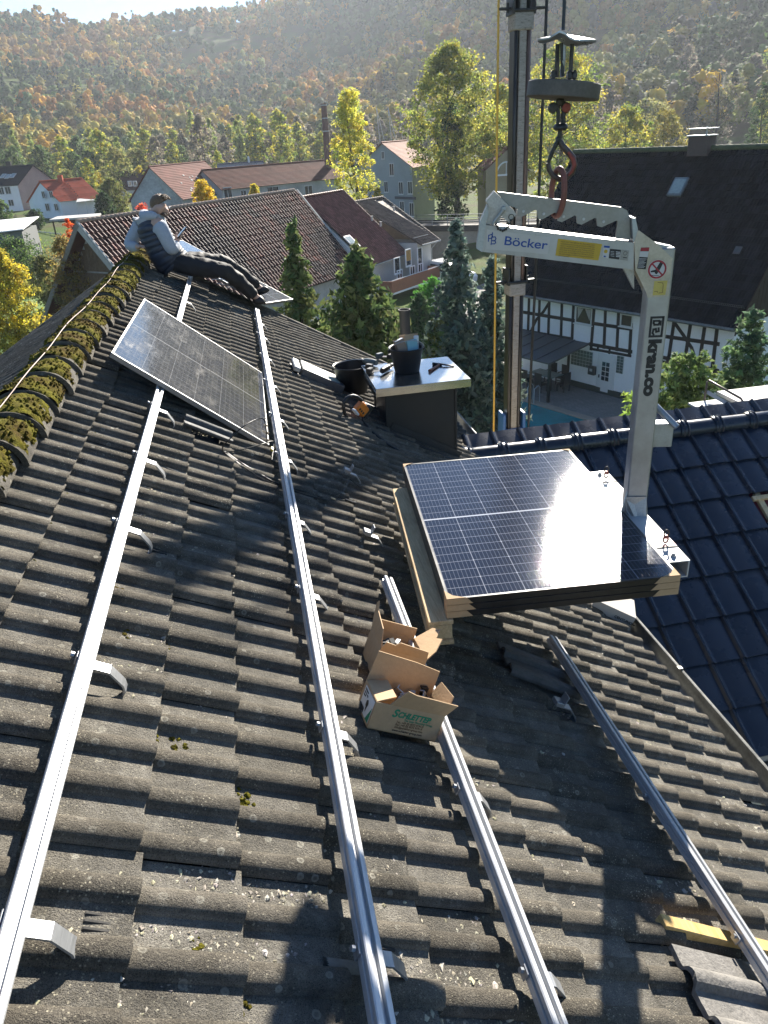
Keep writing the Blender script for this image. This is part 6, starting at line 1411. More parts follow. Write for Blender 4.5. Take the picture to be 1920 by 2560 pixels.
# rows of trees along the foot of the hill: a few prototypes copied
pro = {}
kinds = {'tall yellow-green tree in the row at the foot of the wooded hill': (YGR, 'oval', 15, 7), 'rounded olive tree in the row at the foot of the wooded hill': ([(.13, .13, .045), (.16, .15, .05), (.10, .12, .04)], 'round', 12, 9), 'pale green poplar in the row at the foot of the wooded hill': ([(.16, .20, .06), (.20, .22, .06)], 'oval', 18, 4.5), 'dark green tree in the row at the foot of the wooded hill': ([(.05, .08, .03), (.07, .10, .035)], 'round', 12, 8), 'golden tree in the row at the foot of the wooded hill': (YEL, 'round', 11, 7), 'grey half bare tree in the row at the foot of the wooded hill': ([(.15, .13, .10), (.12, .11, .08)], 'oval', 15, 7)}
kl = list(kinds); rr = random.Random(12)
def valley(px, y, kind, sc=1.0):
    pal, shp, h, w_ = kinds[kind]; b_ = gp(px, 400, y)
    if kind not in pro: pro[kind] = tree('valley_tree', kind, b_, h, w_, pal, 50 + kl.index(kind), 46, 46, .50, shp, 'trees along the foot of the wooded hill', low=.12, sig=w_ * .13); o = pro[kind]
    else: o = copy_tree(pro[kind])
    o.location = b_; o.scale = (sc, sc, sc * rr.uniform(.9, 1.1)); o.rotation_euler = (0, 0, rr.uniform(0, 6.28)); o['label'] = kind
for k in range(34):
    px = -40 + k * 29 + rr.uniform(-12, 12); y = rr.uniform(228, 262)
    if px > 900: continue
    kd = rr.choice([kl[0], kl[0], kl[2], kl[1], kl[3], kl[5], kl[4]]) if px > 280 else rr.choice([kl[1], kl[3], kl[3], kl[0], kl[1]])
    valley(px, y, kd, rr.uniform(.75, 1.1))
for k in range(36):
    px = -60 + k * 29 + rr.uniform(-12, 12); y = rr.uniform(282, 322); valley(px, y, rr.choice(kl[:4] + [kl[5], kl[5]]), rr.uniform(.85, 1.2))
for k in range(30):
    px = 1000 + k * 34 + rr.uniform(-14, 14); y = rr.uniform(205, 300)
    kd = rr.choice([kl[1], kl[5], kl[5], kl[3], kl[1], kl[0]]); valley(px, y, kd, rr.uniform(.9, 1.35))
for px, y, kd, s_ in [(60, 205, kl[3], .7), (155, 212, kl[1], .6), (215, 206, kl[0], .55), (235, 215, kl[4], .5), (285, 205, kl[1], .9), (345, 206, kl[4], .55), (545, 200, kl[0], .55), (720, 205, kl[0], .6)]: valley(px, y, kd, s_)
# conifers and shrubs nearer by
THU = [(.030, .050, .018), (.045, .062, .020), (.060, .070, .025)]
SPR = [(.050, .072, .060), (.070, .090, .072), (.040, .055, .045)]
def con(name, label, px, tp, y, wpx, pal, seed, **k):
    b_ = gp(px, 900, y); b_.x = ony((px, tp + 120), y).x; conifer(name, label, b_, top_h(px, tp, y), wpx * 1.3 * y / FPX, pal, seed, **k)
con('arborvitae', 'narrow dark green conifer in front of the red tiled barn', 742, 565, 26, 95, THU, 61, tiers=34, col=.6, leaf=.17, droop=-.2)
con('arborvitae', 'broad bushy conifer in front of the house with the roof window', 898, 618, 24, 205, THU, 62, tiers=36, col=.2, leaf=.17, droop=-.15)
con('blue_spruce', 'tall slim grey-green spruce left of the crane boom', 1142, 556, 21, 250, SPR, 63, tiers=40, leaf=.15, droop=.45, power=.62)
con('blue_spruce', 'second grey-green spruce directly behind the foot of the boom', 1228, 650, 22.5, 225, SPR, 64, tiers=36, leaf=.15, droop=.45, power=.6)
con('spruce', 'greenish spruce lower down between the chimney and the boom', 1085, 800, 19, 190, THU + SPR, 65, tiers=24, leaf=.15, droop=.4, power=.6)
con('clipped_yew', 'bright green egg shaped clipped shrub beside the balcony house', 1086, 693, 47, 78, [(.05, .13, .02), (.06, .15, .025)], 66, tiers=24, col=1.6, leaf=.13, droop=0, kind='shrub')
con('dark_shrub', 'very dark rounded shrub below the balcony', 1052, 735, 45, 60, DKG, 67, tiers=20, col=1.2, leaf=.16, droop=0, kind='shrub')
# conifers beyond the glossy wing ridge
con('weeping_cedar', 'drooping bluish conifer at the right edge before the half-timbered house', 1868, 772, 13.5, 330, [(.05, .085, .045), (.075, .11, .05), (.04, .06, .035)], 68, tiers=46, nleaf=40, leaf=.085, droop=.7, power=.5)
con('juniper', 'spreading yellow-green juniper behind the glossy ridge right of the fork post', 1712, 880, 12.5, 330, [(.05, .075, .03), (.075, .105, .035), (.095, .125, .045)], 69, tiers=46, nleaf=44, leaf=.075, droop=.35, power=.28)
con('juniper', 'small bright green bush tip behind the glossy ridge left of the fork post', 1562, 995, 12.0, 70, [(.10, .15, .03), (.13, .18, .04)], 70, tiers=16, leaf=.08, droop=.2, power=.5)
def bush(name, label, px, ty, y, wpx, pal, seed, leaf=.14, n=70, nl=70, low=.04, kind='shrub'):
    tree(name, label, Vector((ony((px, ty + wpx * .8), y).x, y, terr(ony((px, ty), y).x, y))), top_h(px, ty, y), wpx * y / FPX, pal, seed, int(n * 1.8), nl, leaf * .72, 'round', low=low, kind=kind)
bush('golden_bush', 'big golden yellow bush at the left edge beside the lawn', 22, 628, 44, 150, [(.30, .26, .03), (.36, .30, .03), (.20, .19, .04)], 81, .15, 120, 110)
bush('autumn_bush', 'brownish thin bush left of the barn gable', 168, 590, 52, 105, [(.20, .15, .05), (.26, .19, .05), (.14, .12, .05)], 82, .14, 80, 60)
bush('sumac', 'flame red bush above the barn gable apex', 176, 545, 58, 46, [(.42, .06, .02), (.50, .13, .03), (.35, .10, .02)], 83, .15, 40, 70)
bush('red_hedge', 'low red hedge behind the head of the man', 362, 512, 96, 70, [(.45, .06, .03), (.35, .09, .03)], 84, .22, 40, 60)
bush('golden_tree', 'round golden tree in front of the grey gabled barn', 513, 452, 82, 84, [(.42, .30, .03), (.36, .28, .03)], 85, .20, 80, 90, kind='tree')
bush('golden_tree', 'small yellow tree before the long red roofed shed', 640, 462, 84, 58, [(.40, .31, .03), (.30, .27, .04)], 86, .20, 60, 80, kind='tree')
bush('dark_yew', 'tall dark green bush right of the house with the orange roof', 262, 480, 138, 50, DKG, 87, .26, 60, 70)
bush('green_tree', 'olive tree behind the dark bush beside the orange roofed house', 285, 448, 146, 76, [(.13, .13, .04), (.09, .11, .03)], 88, .28, 80, 70, kind='tree')
bush('garden_bush', 'dark garden bush at the foot of the white house with the orange roof', 90, 525, 150, 44, DKG, 89, .26, 40, 60)
bush('garden_bush', 'green bush below the railway fence at the left', 60, 575, 108, 110, GRN + YGR, 90, .22, 70, 70)
bush('garden_tree', 'dark olive tree at the left edge before the pale house', 5, 500, 150, 52, GRN + DKG, 91, .28, 50, 60, kind='tree')
bush('hedge_bush', 'green hedge bush between the tracks and the barn at the left', 120, 640, 74, 90, [(.08, .09, .03), (.12, .12, .04)], 92, .18, 70, 60)
bush('bramble', 'dark green bramble thicket in front of the grey board shed', 62, 598, 86, 150, GRN + DKG, 94, .20, 80, 60)
bush('autumn_bush', 'yellow bush at the foot of the grey gabled house', 945, 470, 84, 46, YEL, 93, .20, 40, 70)
# ------------------------------------------------------------------ houses
def slate(name, c, var=.35, scale=2.0, rough=.8): return colattr_c(name, c, var, scale, rough)
def colattr_c(name, c, var=.3, scale=2.0, rough=.85, spec=.09):
    t = NT(name); a = t.noise(scale, 5, .65); b = t.noise(scale * 14, 4, .7); k = t.math('ADD', t.math('MULTIPLY', a, .5), t.math('MULTIPLY', b, .5))
    cc = t.ramp(k, [(.32, tuple(x * (1 - var) for x in c)), (.68, tuple(min(1, x * (1 + var)) for x in c))]); cc = t.mix(1.0, cc, t.attr(), 'MULTIPLY'); t.bsdf(cc, rough, 0, t.bump(b, .15, .02), spec); return t.m
M_redt = colattr_c('old_red_clay', (.115, .044, .032), .5, 1.2, .6, .15); M_redt2 = colattr_c('brown_red_clay', (.12, .046, .036), .35, 1.2, .6, .15); M_brownt = colattr_c('brown_concrete_tile', (.21, .165, .13), .3, 1.5, .7)
M_darkt = colattr_c('dark_slate_tile', (.015, .017, .021), .35, 1.0, .95, .06); M_orange_t = colattr_c('new_orange_clay', (.42, .085, .045), .15, 1.0, .75); M_red_far = colattr_c('weathered_red_clay', (.17, .062, .046), .4, .5, .8); M_black_far = colattr_c('black_far_tile', (.022, .024, .028), .2, .6, .6)
M_wwhite = plain('white_plaster', (.82, .82, .82), .9, var=.06, scale=1.0); M_wgrey = plain('grey_plaster', (.44, .44, .43), .9, var=.28, scale=.5); M_wcream = plain('cream_plaster', (.56, .54, .50), .9, var=.08, scale=.6); M_wpink = plain('pink_shingle', (.42, .30, .30), .85, var=.18, scale=.6); M_wbluegrey = plain('blue_grey_plaster', (.33, .36, .38), .9, var=.15, scale=.6)
M_timber = plain('dark_timber', (.035, .024, .018), .8, var=.35, scale=4, bump=.3, bscale=20); M_frame = plain('white_window_frame', (.68, .68, .67), .5, var=.04); M_glass = plain('dark_window_glass', (.03, .035, .04), .10, var=.3, spec=.6); M_skyl = plain('pale_roof_glass', (.30, .36, .36), .12, var=.2); M_beam = plain('black_beam', (.028, .022, .018), .8, var=.3)
M_lich = plain('lichened_edge_stone', (.40, .40, .38), .9, var=.2, scale=4)
def window(P, U, N, w, h, parent, frame=None, bars=1, pane=None):
    U, N = Vector(U).normalized(), Vector(N).normalized(); Z = N.cross(U); Z = Z if Z.z > 0 else -Z; P = Vector(P); f = .07 * max(.6, min(1.4, h / 1.2))
    mb = MB(); mb.box(P + N * .03 + Z * (h / 2 - f / 2), (w, .08, f), U, N, Z); mb.box(P + N * .03 - Z * (h / 2 - f / 2), (w, .08, f), U, N, Z)
    for s in (-1, 1): mb.box(P + N * .031 + U * s * (w / 2 - f / 2), (f, .078, h - 2 * f), U, N, Z)
    for b in range(bars):
        mb.box(P + N * .028 + U * (w * ((b + 1) / (bars + 1) - .5)), (f * .8, .06, h - 2 * f), U, N, Z)
    o = mb.build('window', frame or M_frame, parent); mb = MB(); mb.box(P + N * .012, (w - f, .02, h - f), U, N, Z); mb.build('pane', pane or M_glass, o)
    mb = MB(); mb.box(P + N * .06 - Z * (h / 2 + .03), (w + .14, .14, .05), U, N, Z); mb.build('sill', M_frame, o); return o
def house_g(name, label, apex, el, er, zb, rv, roofm, wallm, gablem=None, over=.35, thick=.14):
    """gable el-apex-er in front, the ridge running off along rv"""
    apex, el, er, rv = Vector(apex), Vector(el), Vector(er), Vector(rv); rn = rv.normalized()
    t = thing(name, label, 'house', (apex.x, apex.y, zb)); mb = MB()
    g = [Vector((el.x, el.y, zb)), Vector((er.x, er.y, zb)), er, apex, el]; mb.prism(g, rv); mb.build('wall', wallm, t)
    if gablem is not None:
        mb = MB(); mb.prism([p - rn * .006 for p in g], rn * -.03); mb.build('gable', gablem, t)
    for e, oth in ((el, er), (er, el)):
        d = (e - apex); dn = d.normalized(); nn = rn.cross(dn); nn = nn if nn.z > 0 else -nn; L = d.length + over
        a = apex - rn * over + nn * .03; b = apex + rv + rn * over + nn * .03
        mb = MB(); n_ = max(4, int(L / .36)); 
        for k in range(n_):                                # courses stepped like tiles
            u0, u1 = L * k / n_, L * (k + 1) / n_ + .03; kk = .85 + .3 * ((k * 7919) % 13) / 13; mb.col = (kk, kk, kk, 1)
            mb.add([a + dn * u0 + nn * (thick * .5), b + dn * u0 + nn * (thick * .5), b + dn * u1 + nn * (thick * .5 + .05), a + dn * u1 + nn * (thick * .5 + .05)], [(0, 1, 2, 3)]); mb.add([a + dn * u1 + nn * (thick * .5 + .05), b + dn * u1 + nn * (thick * .5 + .05), b + dn * u1 + nn * (thick * .5), a + dn * u1 + nn * (thick * .5)], [(0, 1, 2, 3)])
        mb.col = (1, 1, 1, 1); mb.prism([a, b, b + dn * L, a + dn * L], nn * (thick * .45)); mb.build('roof', roofm, t)
    mb = MB(); mb.tube([apex - rn * over + Vector((0, 0, .14)), apex + rv + rn * over + Vector((0, 0, .14))], .13, 8); mb.build('ridge', roofm, t, smooth=60)
    return t
def v3(p, z=None): return Vector((p.x, p.y, p.z if z is None else z))
# the big barn with the red pantiles
def roof_pair(t, A, B, p, run, drop, mat, e, w_, prof, thick, K, seed, over_e=.3, hue=None, back=True, jit=.006, worn=True):  # worn: pale crests, painted sun glints as well as wear
    r = (B - A); L = r.length; rn = r.normalized(); sl = math.hypot(run, drop); Dn = (p * run + Vector((0, 0, -drop))).normalized(); Nn = rn.cross(Dn); Nn = Nn if Nn.z > 0 else -Nn
    rows, cols = int((sl + over_e) / e), int(L / w_); rd = random.Random(seed); mb = MB()
    Nf = Nn; AA = rn
    if AA.cross(Nf).dot(Dn) < 0:
        O = B; AA = -rn
    else: O = A
    # faces are wound for D x A = -N ... keep the outward side outward
    tile_field(mb, O, Dn, AA, Nf, rows, cols, e * (sl + over_e) / (rows * e), w_ * L / (cols * w_), prof, thick, K, rd, jit, None, .05, (.7, 1.25), hue, vcol=lambda v, r_: (2.5, 3.6, 4.0) if worn and .08 < (v / w_) % 1.0 < .30 else (.85, .85, .85)); mb.build('roof', mat, t, smooth=40)  # crest factor puts sun glints on the worn rolls into the tile colour
    if back:
        Db = (-p * run + Vector((0, 0, -drop))).normalized(); Nb = Db.cross(rn); Nb = Nb if Nb.z > 0 else -Nb; mb = MB(); mb.prism([A, B, B + Db * (sl + .3), A + Db * (sl + .3)], Nb * -.1); mb.build('roof', mat, t)
    mb = MB(); mb.prism([A - Nf * .03, B - Nf * .03, B - Nf * .03 + Dn * (sl + over_e), A - Nf * .03 + Dn * (sl + over_e)], Nf * -.06); mb.build('underlay', M_timber, t)
    return rn, Dn, Nf, sl
def pan(v, w=.24): q = (v / w) % 1.0; return .075 * math.sin(math.pi * q / .34) ** .7 if q < .34 else .006 * math.sin(math.pi * (q - .34) / .66)
A = onz((193, 556), 9.0); B = onz((741, 476), 9.0); rn = (B - A).normalized(); p = Vector((rn.y, -rn.x, 0)); run, drop = 5.6, 6.0
def redhue(r, i, j):
    k = r.uniform(.55, 1.15); g = mnoise.noise(Vector((i * .16, j * .06, 1))) + .5 * mnoise.noise(Vector((i * .5, j * .25, 7)))
    if g > .18: return (k * .55, k * .75, k * .85, 1)
    if r.random() < .10: return (1.5 * k, 1.15 * k, 1.05 * k, 1)
    return (k, k, k, 1)
barn = thing('barn', 'large barn with mottled red pantile roof and a weathered board gable', 'barn', (A.x, A.y, 0))
roof_pair(barn, A, B, p, run, drop, M_redt, .46, .34, lambda v: 1.25 * pan(v, .34), .065, 8, 3, hue=redhue, jit=.014)
g = [A - p * (run - .3) + Vector((0, 0, -drop)), A + p * (run - .3) + Vector((0, 0, -drop)), A + Vector((0, 0, -.25))]
mb = MB(); gg = [v3(g[0], 0), v3(g[1], 0), g[1], g[2], g[0]]; mb.prism([q + rn * 1.0 for q in gg], rn * ((B - A).length - 1.4)); mb.build('wall', M_wgrey, barn)
M_board = wood_material('grey_brown_boards', (.085, .055, .036), (.19, .135, .09), .4)
for k in range(34):                                       # upright boards in two tiers
    u = -run + .5 + k * .32; hz = 9.0 - .35 - abs(u) * drop / run
    if hz < 3.2: continue
    for z0, z1, o in ((2.6, min(5.9, hz), .0), (6.0, hz, .02)):
        if z1 - z0 > .15: mb = MB(); q = A + p * (u + .15) + rn * (.85 + o); mb.box((q.x, q.y, (z0 + z1) / 2), (.30, .03, z1 - z0), p, rn, (0, 0, 1)); mb.build('gable_board', M_board, barn)
for sgn in (-1, 1):
    d = (p * sgn * run + Vector((0, 0, -drop))).normalized(); L = math.hypot(run, drop) + .3; nn = rn.cross(d); nn = nn if nn.z > 0 else -nn
    mb = MB(); mb.prism([A - rn * .12 + nn * .02, A - rn * .12 + nn * .02 + d * L, A - rn * .12 - nn * .30 + d * L, A - rn * .12 - nn * .30], rn * .05); mb.build('barge_board', M_lich if sgn == 1 else plain('grey_barge_board', (.22, .20, .17), .85, var=.3), barn)
    for E_, dr in ((A, 1), (B, -1)):
        mb = MB(); n_ = 20
        for k in range(n_): q = E_ + d * (L * (k + .5) / n_) + nn * .07 - rn * dr * .02; mb.box(q, (L / n_ + .03, .16, .09), d, rn, nn, .015)
        if sgn == 1: mb.build('verge', M_lich, barn)
mb = MB(); n_ = int((B - A).length / .36)
for k in range(n_): q = A + rn * (.36 * (k + .5)) + Vector((0, 0, .05)); kk = .7 + .5 * ((k * 37) % 11) / 11; mb.tube([q - rn * .21, q - rn * .15, q + rn * .2], [.125, .155, .125], 10)
mb.build('ridge', plain('lichened_ridge_tile', (.30, .22, .17), .85, var=.4, scale=5), barn, smooth=50)
# second house, red tiles and a roof window
A2 = onz((765, 493), 8.4); B2 = onz((861, 477), 8.4); A2 = A2 - (B2 - A2).normalized() * .6
h2 = thing('red_tiled_house', 'house with even red-brown tiles and one roof window, next to the barn', 'house', (A2.x, A2.y, 0)); rn2, D2_, N2_, sl2 = roof_pair(h2, A2, B2, Vector(((B2 - A2).normalized().y, -(B2 - A2).normalized().x, 0)), 6.0, 5.1, M_redt2, .34, .25, lambda v: pan(v, .25), .03, 6, 5, jit=.003)
p2 = Vector((rn2.y, -rn2.x, 0))
mb = MB(); gg = [v3(A2 - p2 * 5, 0), v3(A2 + p2 * 5, 0), A2 + p2 * 5 + Vector((0, 0, -4.6)), A2 + Vector((0, 0, -.25)), A2 - p2 * 5 + Vector((0, 0, -4.6))]; mb.prism([q + rn2 * .1 for q in gg], rn2 * ((B2 - A2).length - .2)); mb.build('wall', M_wwhite, h2)
mb = MB(); L2_ = (B2 - A2).length
for k in range(int(L2_ / .36)): q = A2 + rn2 * (.36 * (k + .5)) + Vector((0, 0, .05)); mb.tube([q - rn2 * .2, q + rn2 * .2], [.15, .125], 10)
mb.build('ridge', M_redt2, h2, smooth=50)
def on_roof(px, A_, N_): return onplane(px, A_ + N_ * .06, N_)
q = on_roof((878, 606), A2, N2_); mb = MB(); mb.box(q + N2_ * .08, (1.0, 1.35, .12), rn2, D2_, N2_, .02); ww = mb.build('roof_window', M_frame, h2); mb = MB(); mb.box(q + N2_ * .145, (.78, 1.12, .02), rn2, D2_, N2_); mb.build('pane', M_skyl, ww)
mb = MB(); q = A2 + D2_ * (sl2 + .36) - N2_ * .05; mb.tube([q, q + (B2 - A2)], .07, 8); mb.build('gutter', M_lich, h2)
# third house: brown roof, balcony
A3 = onz((888, 506), 7.3); B3 = onz((958, 494), 7.3); A3 = A3 - (B3 - A3).normalized() * .4
h3 = thing('balcony_house', 'white house with a brown tiled roof and a terracotta balcony', 'house', (A3.x, A3.y, 0)); r3 = (B3 - A3).normalized(); p3 = Vector((r3.y, -r3.x, 0))
# eave corners measured in the picture
E0 = onz((985, 631), 3.8); E1 = onz((1103, 600), 3.8)
N3 = (B3 - A3).cross(E0 - A3).normalized(); N3 = N3 if N3.z > 0 else -N3
Dd = (E1 - B3); rd = random.Random(9); mb = MB()
D3 = (E0 - A3); D3 = (D3 - r3 * D3.dot(r3)).normalized(); N3 = r3.cross(D3); N3 = N3 if N3.z > 0 else -N3
hipw = (E1 - B3).dot(r3); sl3 = (E0 - A3).dot(D3)
rows3 = int(sl3 / .34); ncol = int(((B3 - A3).length + hipw + .3) / .28)
O3 = A3; Ad = r3
if Ad.cross(N3).dot(D3) < 0: pass
def skip3(i, j): return j * .28 > (B3 - A3).length + hipw * (i + .6) / rows3
tile_field(mb, A3, D3, r3, N3, rows3, ncol, sl3 / rows3, .28, lambda v: pan(v, .28), .03, 6, rd, .004, skip3, .05, (.75, 1.2)); mb.build('roof', M_brownt, h3, smooth=40)
mb = MB(); mb.prism([A3 - N3 * .07, B3 - N3 * .07, B3 + D3 * sl3 + r3 * hipw - N3 * .07, A3 + D3 * sl3 - N3 * .07], N3 * -.06); bk = -p3 * 4.8 + Vector((0, 0, -3.6)); mb.prism([B3 - N3 * .04, B3 + D3 * sl3 + r3 * hipw - N3 * .04, B3 + bk + r3 * hipw], Vector((0, 0, -.08))); mb.prism([A3, B3, B3 + bk + r3 * hipw, A3 + bk], Vector((0, 0, -.08))); mb.build('hip_roof', M_brownt, h3)
mb = MB(); n_ = 14
for a_, b_ in ((A3, B3),):
    for k in range(int((b_ - a_).length / .36)): q = a_ + (b_ - a_).normalized() * .36 * (k + .5) + Vector((0, 0, .05)); mb.tube([q - r3 * .2, q + r3 * .2], [.15, .125], 10)
for k in range(18): q = B3.lerp(B3 + D3 * sl3 + r3 * hipw, (k + .5) / 18); d_ = (D3 * sl3 + r3 * hipw).normalized(); mb.tube([q - d_ * .22, q + d_ * .2], [.11, .14], 8)
mb.build('ridge', M_brownt, h3, smooth=50)
mb = MB(); a_ = A3 + D3 * (sl3 - 1.0) + N3 * .12; mb.tube([a_, a_ + r3 * ((B3 - A3).length + hipw - .6)], .03, 6); mb.build('snow_guard', M_lich, h3)
for px in ((985, 527), (952, 566), (930, 552)):
    q = onplane(px, A3, N3); mb = MB(); mb.tube([q, q + Vector((0, 0, .35))], [.10, .08], 8); mb.lathe([(0, .42), (.14, .40), (.14, .36)], q, 10); mb.build('vent_pipe', M_lich, h3)
C0_ = A3 + D3 * (sl3 - .55); C1_ = C0_ + r3 * ((B3 - A3).length + hipw - .7); wz_ = E0.z - .15
mb = MB(); mb.prism([v3(C0_, 0), v3(C1_, 0), v3(C1_, wz_ + .25), v3(C0_, wz_ + .25)], -p3 * 7.5); mb.build('wall', M_wcream, h3)
mb = MB(); q = A3 + D3 * (sl3 + .06) - N3 * .03; mb.tube([q, q + r3 * ((B3 - A3).length + hipw + .1)], .08, 8); qe = q + r3 * ((B3 - A3).length + hipw - .4); mb.tube([qe, v3(C1_ + p3 * .06, wz_ - .5), v3(C1_ + p3 * .06, .2)], .045, 8); mb.build('gutter', M_lich, h3)
def onw(px): return onplane(px, C0_, p3)
for (x, y, w_, h_, fm, bars) in ((992, 664, .95, 1.35, None, 0), (1020, 644, .95, 1.45, None, 0), (1049, 650, .85, 2.2, None, 0)):
    q = onw((x, y)); o = window(q, r3, p3, w_, h_, h3, M_wwhite if fm is None else fm, bars)
    if x == 1020: mb = MB(); mb.box(q + p3 * .05 + Vector((0, 0, .2)), (w_ - .12, .03, h_ * .62), r3, p3, (0, 0, 1)); mb.build('blind', plain('ochre_blind', (.45, .26, .08), .7), h3)
M_terra = plain('terracotta_balcony', (.36, .15, .085), .8, var=.15, scale=2)
b0, b1 = onplane((979, 707), C0_ + p3 * 1.3, p3), onplane((1099, 663), C0_ + p3 * 1.3, p3); lowz = onplane((987, 735), C0_ + p3 * 1.3, p3).z
L_ = (b1 - b0).dot(r3); zt_b = (b0.z + b1.z) / 2; zb_b = zt_b - .95
mb = MB(); c_ = v3(b0 + r3 * L_ / 2, (zt_b + zb_b) / 2); mb.box(c_, (L_, .06, zt_b - zb_b), r3, p3, (0, 0, 1))
for e in (-1, 1): mb.box(c_ + r3 * e * L_ / 2 - p3 * .64, (.06, 1.22, zt_b - zb_b), r3, p3, (0, 0, 1))
ba = mb.build('balcony', M_terra, h3); mb = MB(); mb.box(v3(c_ - p3 * .65, zb_b - .08), (L_, 1.35, .16), r3, p3, (0, 0, 1)); mb.build('slab', M_wwhite, ba); mb = MB(); mb.tube([v3(b0, zt_b + .05), v3(b0 + r3 * L_, zt_b + .05)], .03, 6); mb.build('rail', M_wwhite, ba)
for (x, y) in ((1001, 745), (1032, 728), (1052, 715)): window(v3(onw((x, y)), 1.4), r3, p3, .9, 1.5, h3, M_wwhite, 1)
# half-timbered house
u = Vector((math.cos(R_(-64)), math.sin(R_(-64)), 0)); n = Vector((-u.y, u.x, 0)); W0 = onz((1490, 980), 0)
def wl(px, py, d=0.0): return onplane((1280 + px / 2.592, 700 + py / 2.592), W0 - n * d, n) 
ft = thing('half_timbered_house', 'half-timbered white house with a large dark tiled roof beyond the pool', 'house', W0)
eo = .55; ez = onplane((1585, 783), W0 - n * eo, n).z; pl_ = (onplane((1264, 742), W0 - n * eo, n) - W0).dot(u); pr_ = (onplane((1842, 800), W0 - n * eo, n) - W0).dot(u)
RB = 4.0 * 1.135; rz = onplane((1560, 379), W0 + n * RB, n).z; rl_ = (onplane((1456, 382), W0 + n * RB, n) - W0).dot(u)
pl_ = min(pl_, rl_)
Aft, Bft = v3(W0 + u * pl_ + n * RB, rz), v3(W0 + u * pr_ + n * RB, rz)
def dhue(r, i, j): k = r.uniform(.7, 1.25); return (k, k, k, 1)
run_, drop_ = RB + eo, rz - ez
# tiles on the face towards the camera: D runs along -n and down
Dn = (-n * run_ + Vector((0, 0, -drop_))).normalized(); sl_ = math.hypot(run_, drop_); Nn = u.cross(Dn); Nn = Nn if Nn.z > 0 else -Nn
rd = random.Random(8); mb = MB(); cols_ = int((pr_ - pl_) / .30); rows_ = int(sl_ / .345)
tile_field(mb, Bft, Dn, -u, Nn, rows_, cols_, sl_ / rows_, (pr_ - pl_) / cols_, lambda v: dbl_roll(v, .30, .034, 1), .05, 10, rd, .005, None, .05, (.6, 1.4)); mb.build('roof', M_darkt, ft, smooth=40)
bd = (n * run_ + Vector((0, 0, -drop_))); mb = MB(); mb.prism([Aft, Bft, Bft + bd, Aft + bd], Vector((0, 0, -.12))); mb.prism([Aft - Nn * .05, Bft - Nn * .05, Bft - Nn * .05 + Dn * sl_, Aft - Nn * .05 + Dn * sl_], Nn * -.08); mb.build('roof', M_darkt, ft)
mb = MB()
for k in range(int((pr_ - pl_) / .36)): q = Aft + u * .36 * (k + .5) + Vector((0, 0, .05)); mb.tube([q - u * .2, q + u * .2], [.145, .12], 10)
mb.build('ridge', plain('mossy_dark_ridge', (.07, .085, .045), .85, var=.5, scale=3), ft, smooth=50)
zs = 3.0
mb = MB(); mb.prism([v3(W0 + u * pl_ + u * .25, 0), v3(W0 + u * (pr_ - .3), 0), v3(W0 + u * (pr_ - .3), ez + .35), v3(W0 + u * (pl_ + .25), ez + .35)], n * (RB * 2)); mb.build('wall', M_wwhite, ft)
for e in (pl_ + .25, pr_ - .3):
    mb = MB(); q = W0 + u * e; mb.prism([v3(q, ez + .3), v3(q + n * RB, rz - .25), v3(q + n * RB * 2, ez + .3)], u * (.04 if e > 0 else -.04)); mb.build('gable', M_timber, ft)
    dd = (n * run_ + Vector((0, 0, drop_))).normalized()
for k in range(30):                                         # board cladding and barge of the right gable
    q = W0 + u * (pr_ - .25) + n * (k * .30); hz = rz - .3 - abs(k * .30 - RB) * drop_ / run_
    if hz > ez + .3: mb = MB(); mb.box(v3(q, (hz + ez) / 2), (.03, .26, hz - ez), u, n, (0, 0, 1)); mb.build('cladding_board', M_timber, ft)
mb = MB(); q = W0 + u * (pr_ + .0) - n * eo; mb.prism([v3(q, ez - .05), v3(q, ez - .28), v3(q + n * run_, rz - .28), v3(q + n * run_, rz - .05)], u * .05); mb.build('barge_board', M_timber, ft)
# timbers
def timber(x0, y0, x1, y1, w_=.17, d=.02):
    a, b = wl(x0, y0), wl(x1, y1); v = b - a; L = v.length; v.normalize(); s = n.cross(v).normalized(); mb = MB(); mb.box((a + b) / 2 - n * (d * .5), (L + w_ * .5, w_, d), v, s, n); mb.build('timber', M_beam, ft)
for L_ in ((60, 206, 400, 262), (400, 262, 775, 318), (990, 365, 1340, 415), (505, 415, 775, 465), (975, 500, 1335, 588), (60, 325, 390, 382)): timber(*L_, .17, .024)
for L_ in ((510, 445, 770, 492), (960, 525, 1330, 604)): timber(*L_, .13, .022)
for L_ in ((112, 112, 105, 335), (180, 122, 174, 350), (243, 130, 236, 360), (325, 145, 318, 375), (400, 155, 390, 385), (534, 175, 513, 450), (607, 190, 597, 440), (692, 205, 680, 455), (778, 220, 762, 480), (1052, 265, 1015, 515), (1158, 285, 1120, 525), (1250, 300, 1212, 560), (1330, 315, 1298, 580), (375, 400, 357, 690), (1012, 500, 1000, 640)): timber(*L_, .16, .030)
for c_ in (((240, 150), (205, 205), (160, 255), (122, 335)), ((1060, 285), (1110, 355), (1165, 440), (1200, 550))):
    for a, b in zip(c_[:-1], c_[1:]): timber(*a, *b, .15, .027)
timber(635, 440, 630, 475, .12); timber(560, 425, 556, 450, .12)
def winq(x0, y0, x1, y1, bars=1, fr=None, pane=None, curtain=False):
    a, b = wl(x0, y0), wl(x1, y1); c_ = (a + b) / 2; w_ = abs((wl(x1, (y0 + y1) / 2) - wl(x0, (y0 + y1) / 2)).dot(u)); h_ = abs(wl((x0 + x1) / 2, y1).z - wl((x0 + x1) / 2, y0).z); return window(c_ - n * .01, u, -n, w_, h_, ft, fr, bars, pane), c_, w_, h_
o, c_, w_, h_ = winq(415, 175, 522, 285, 0)
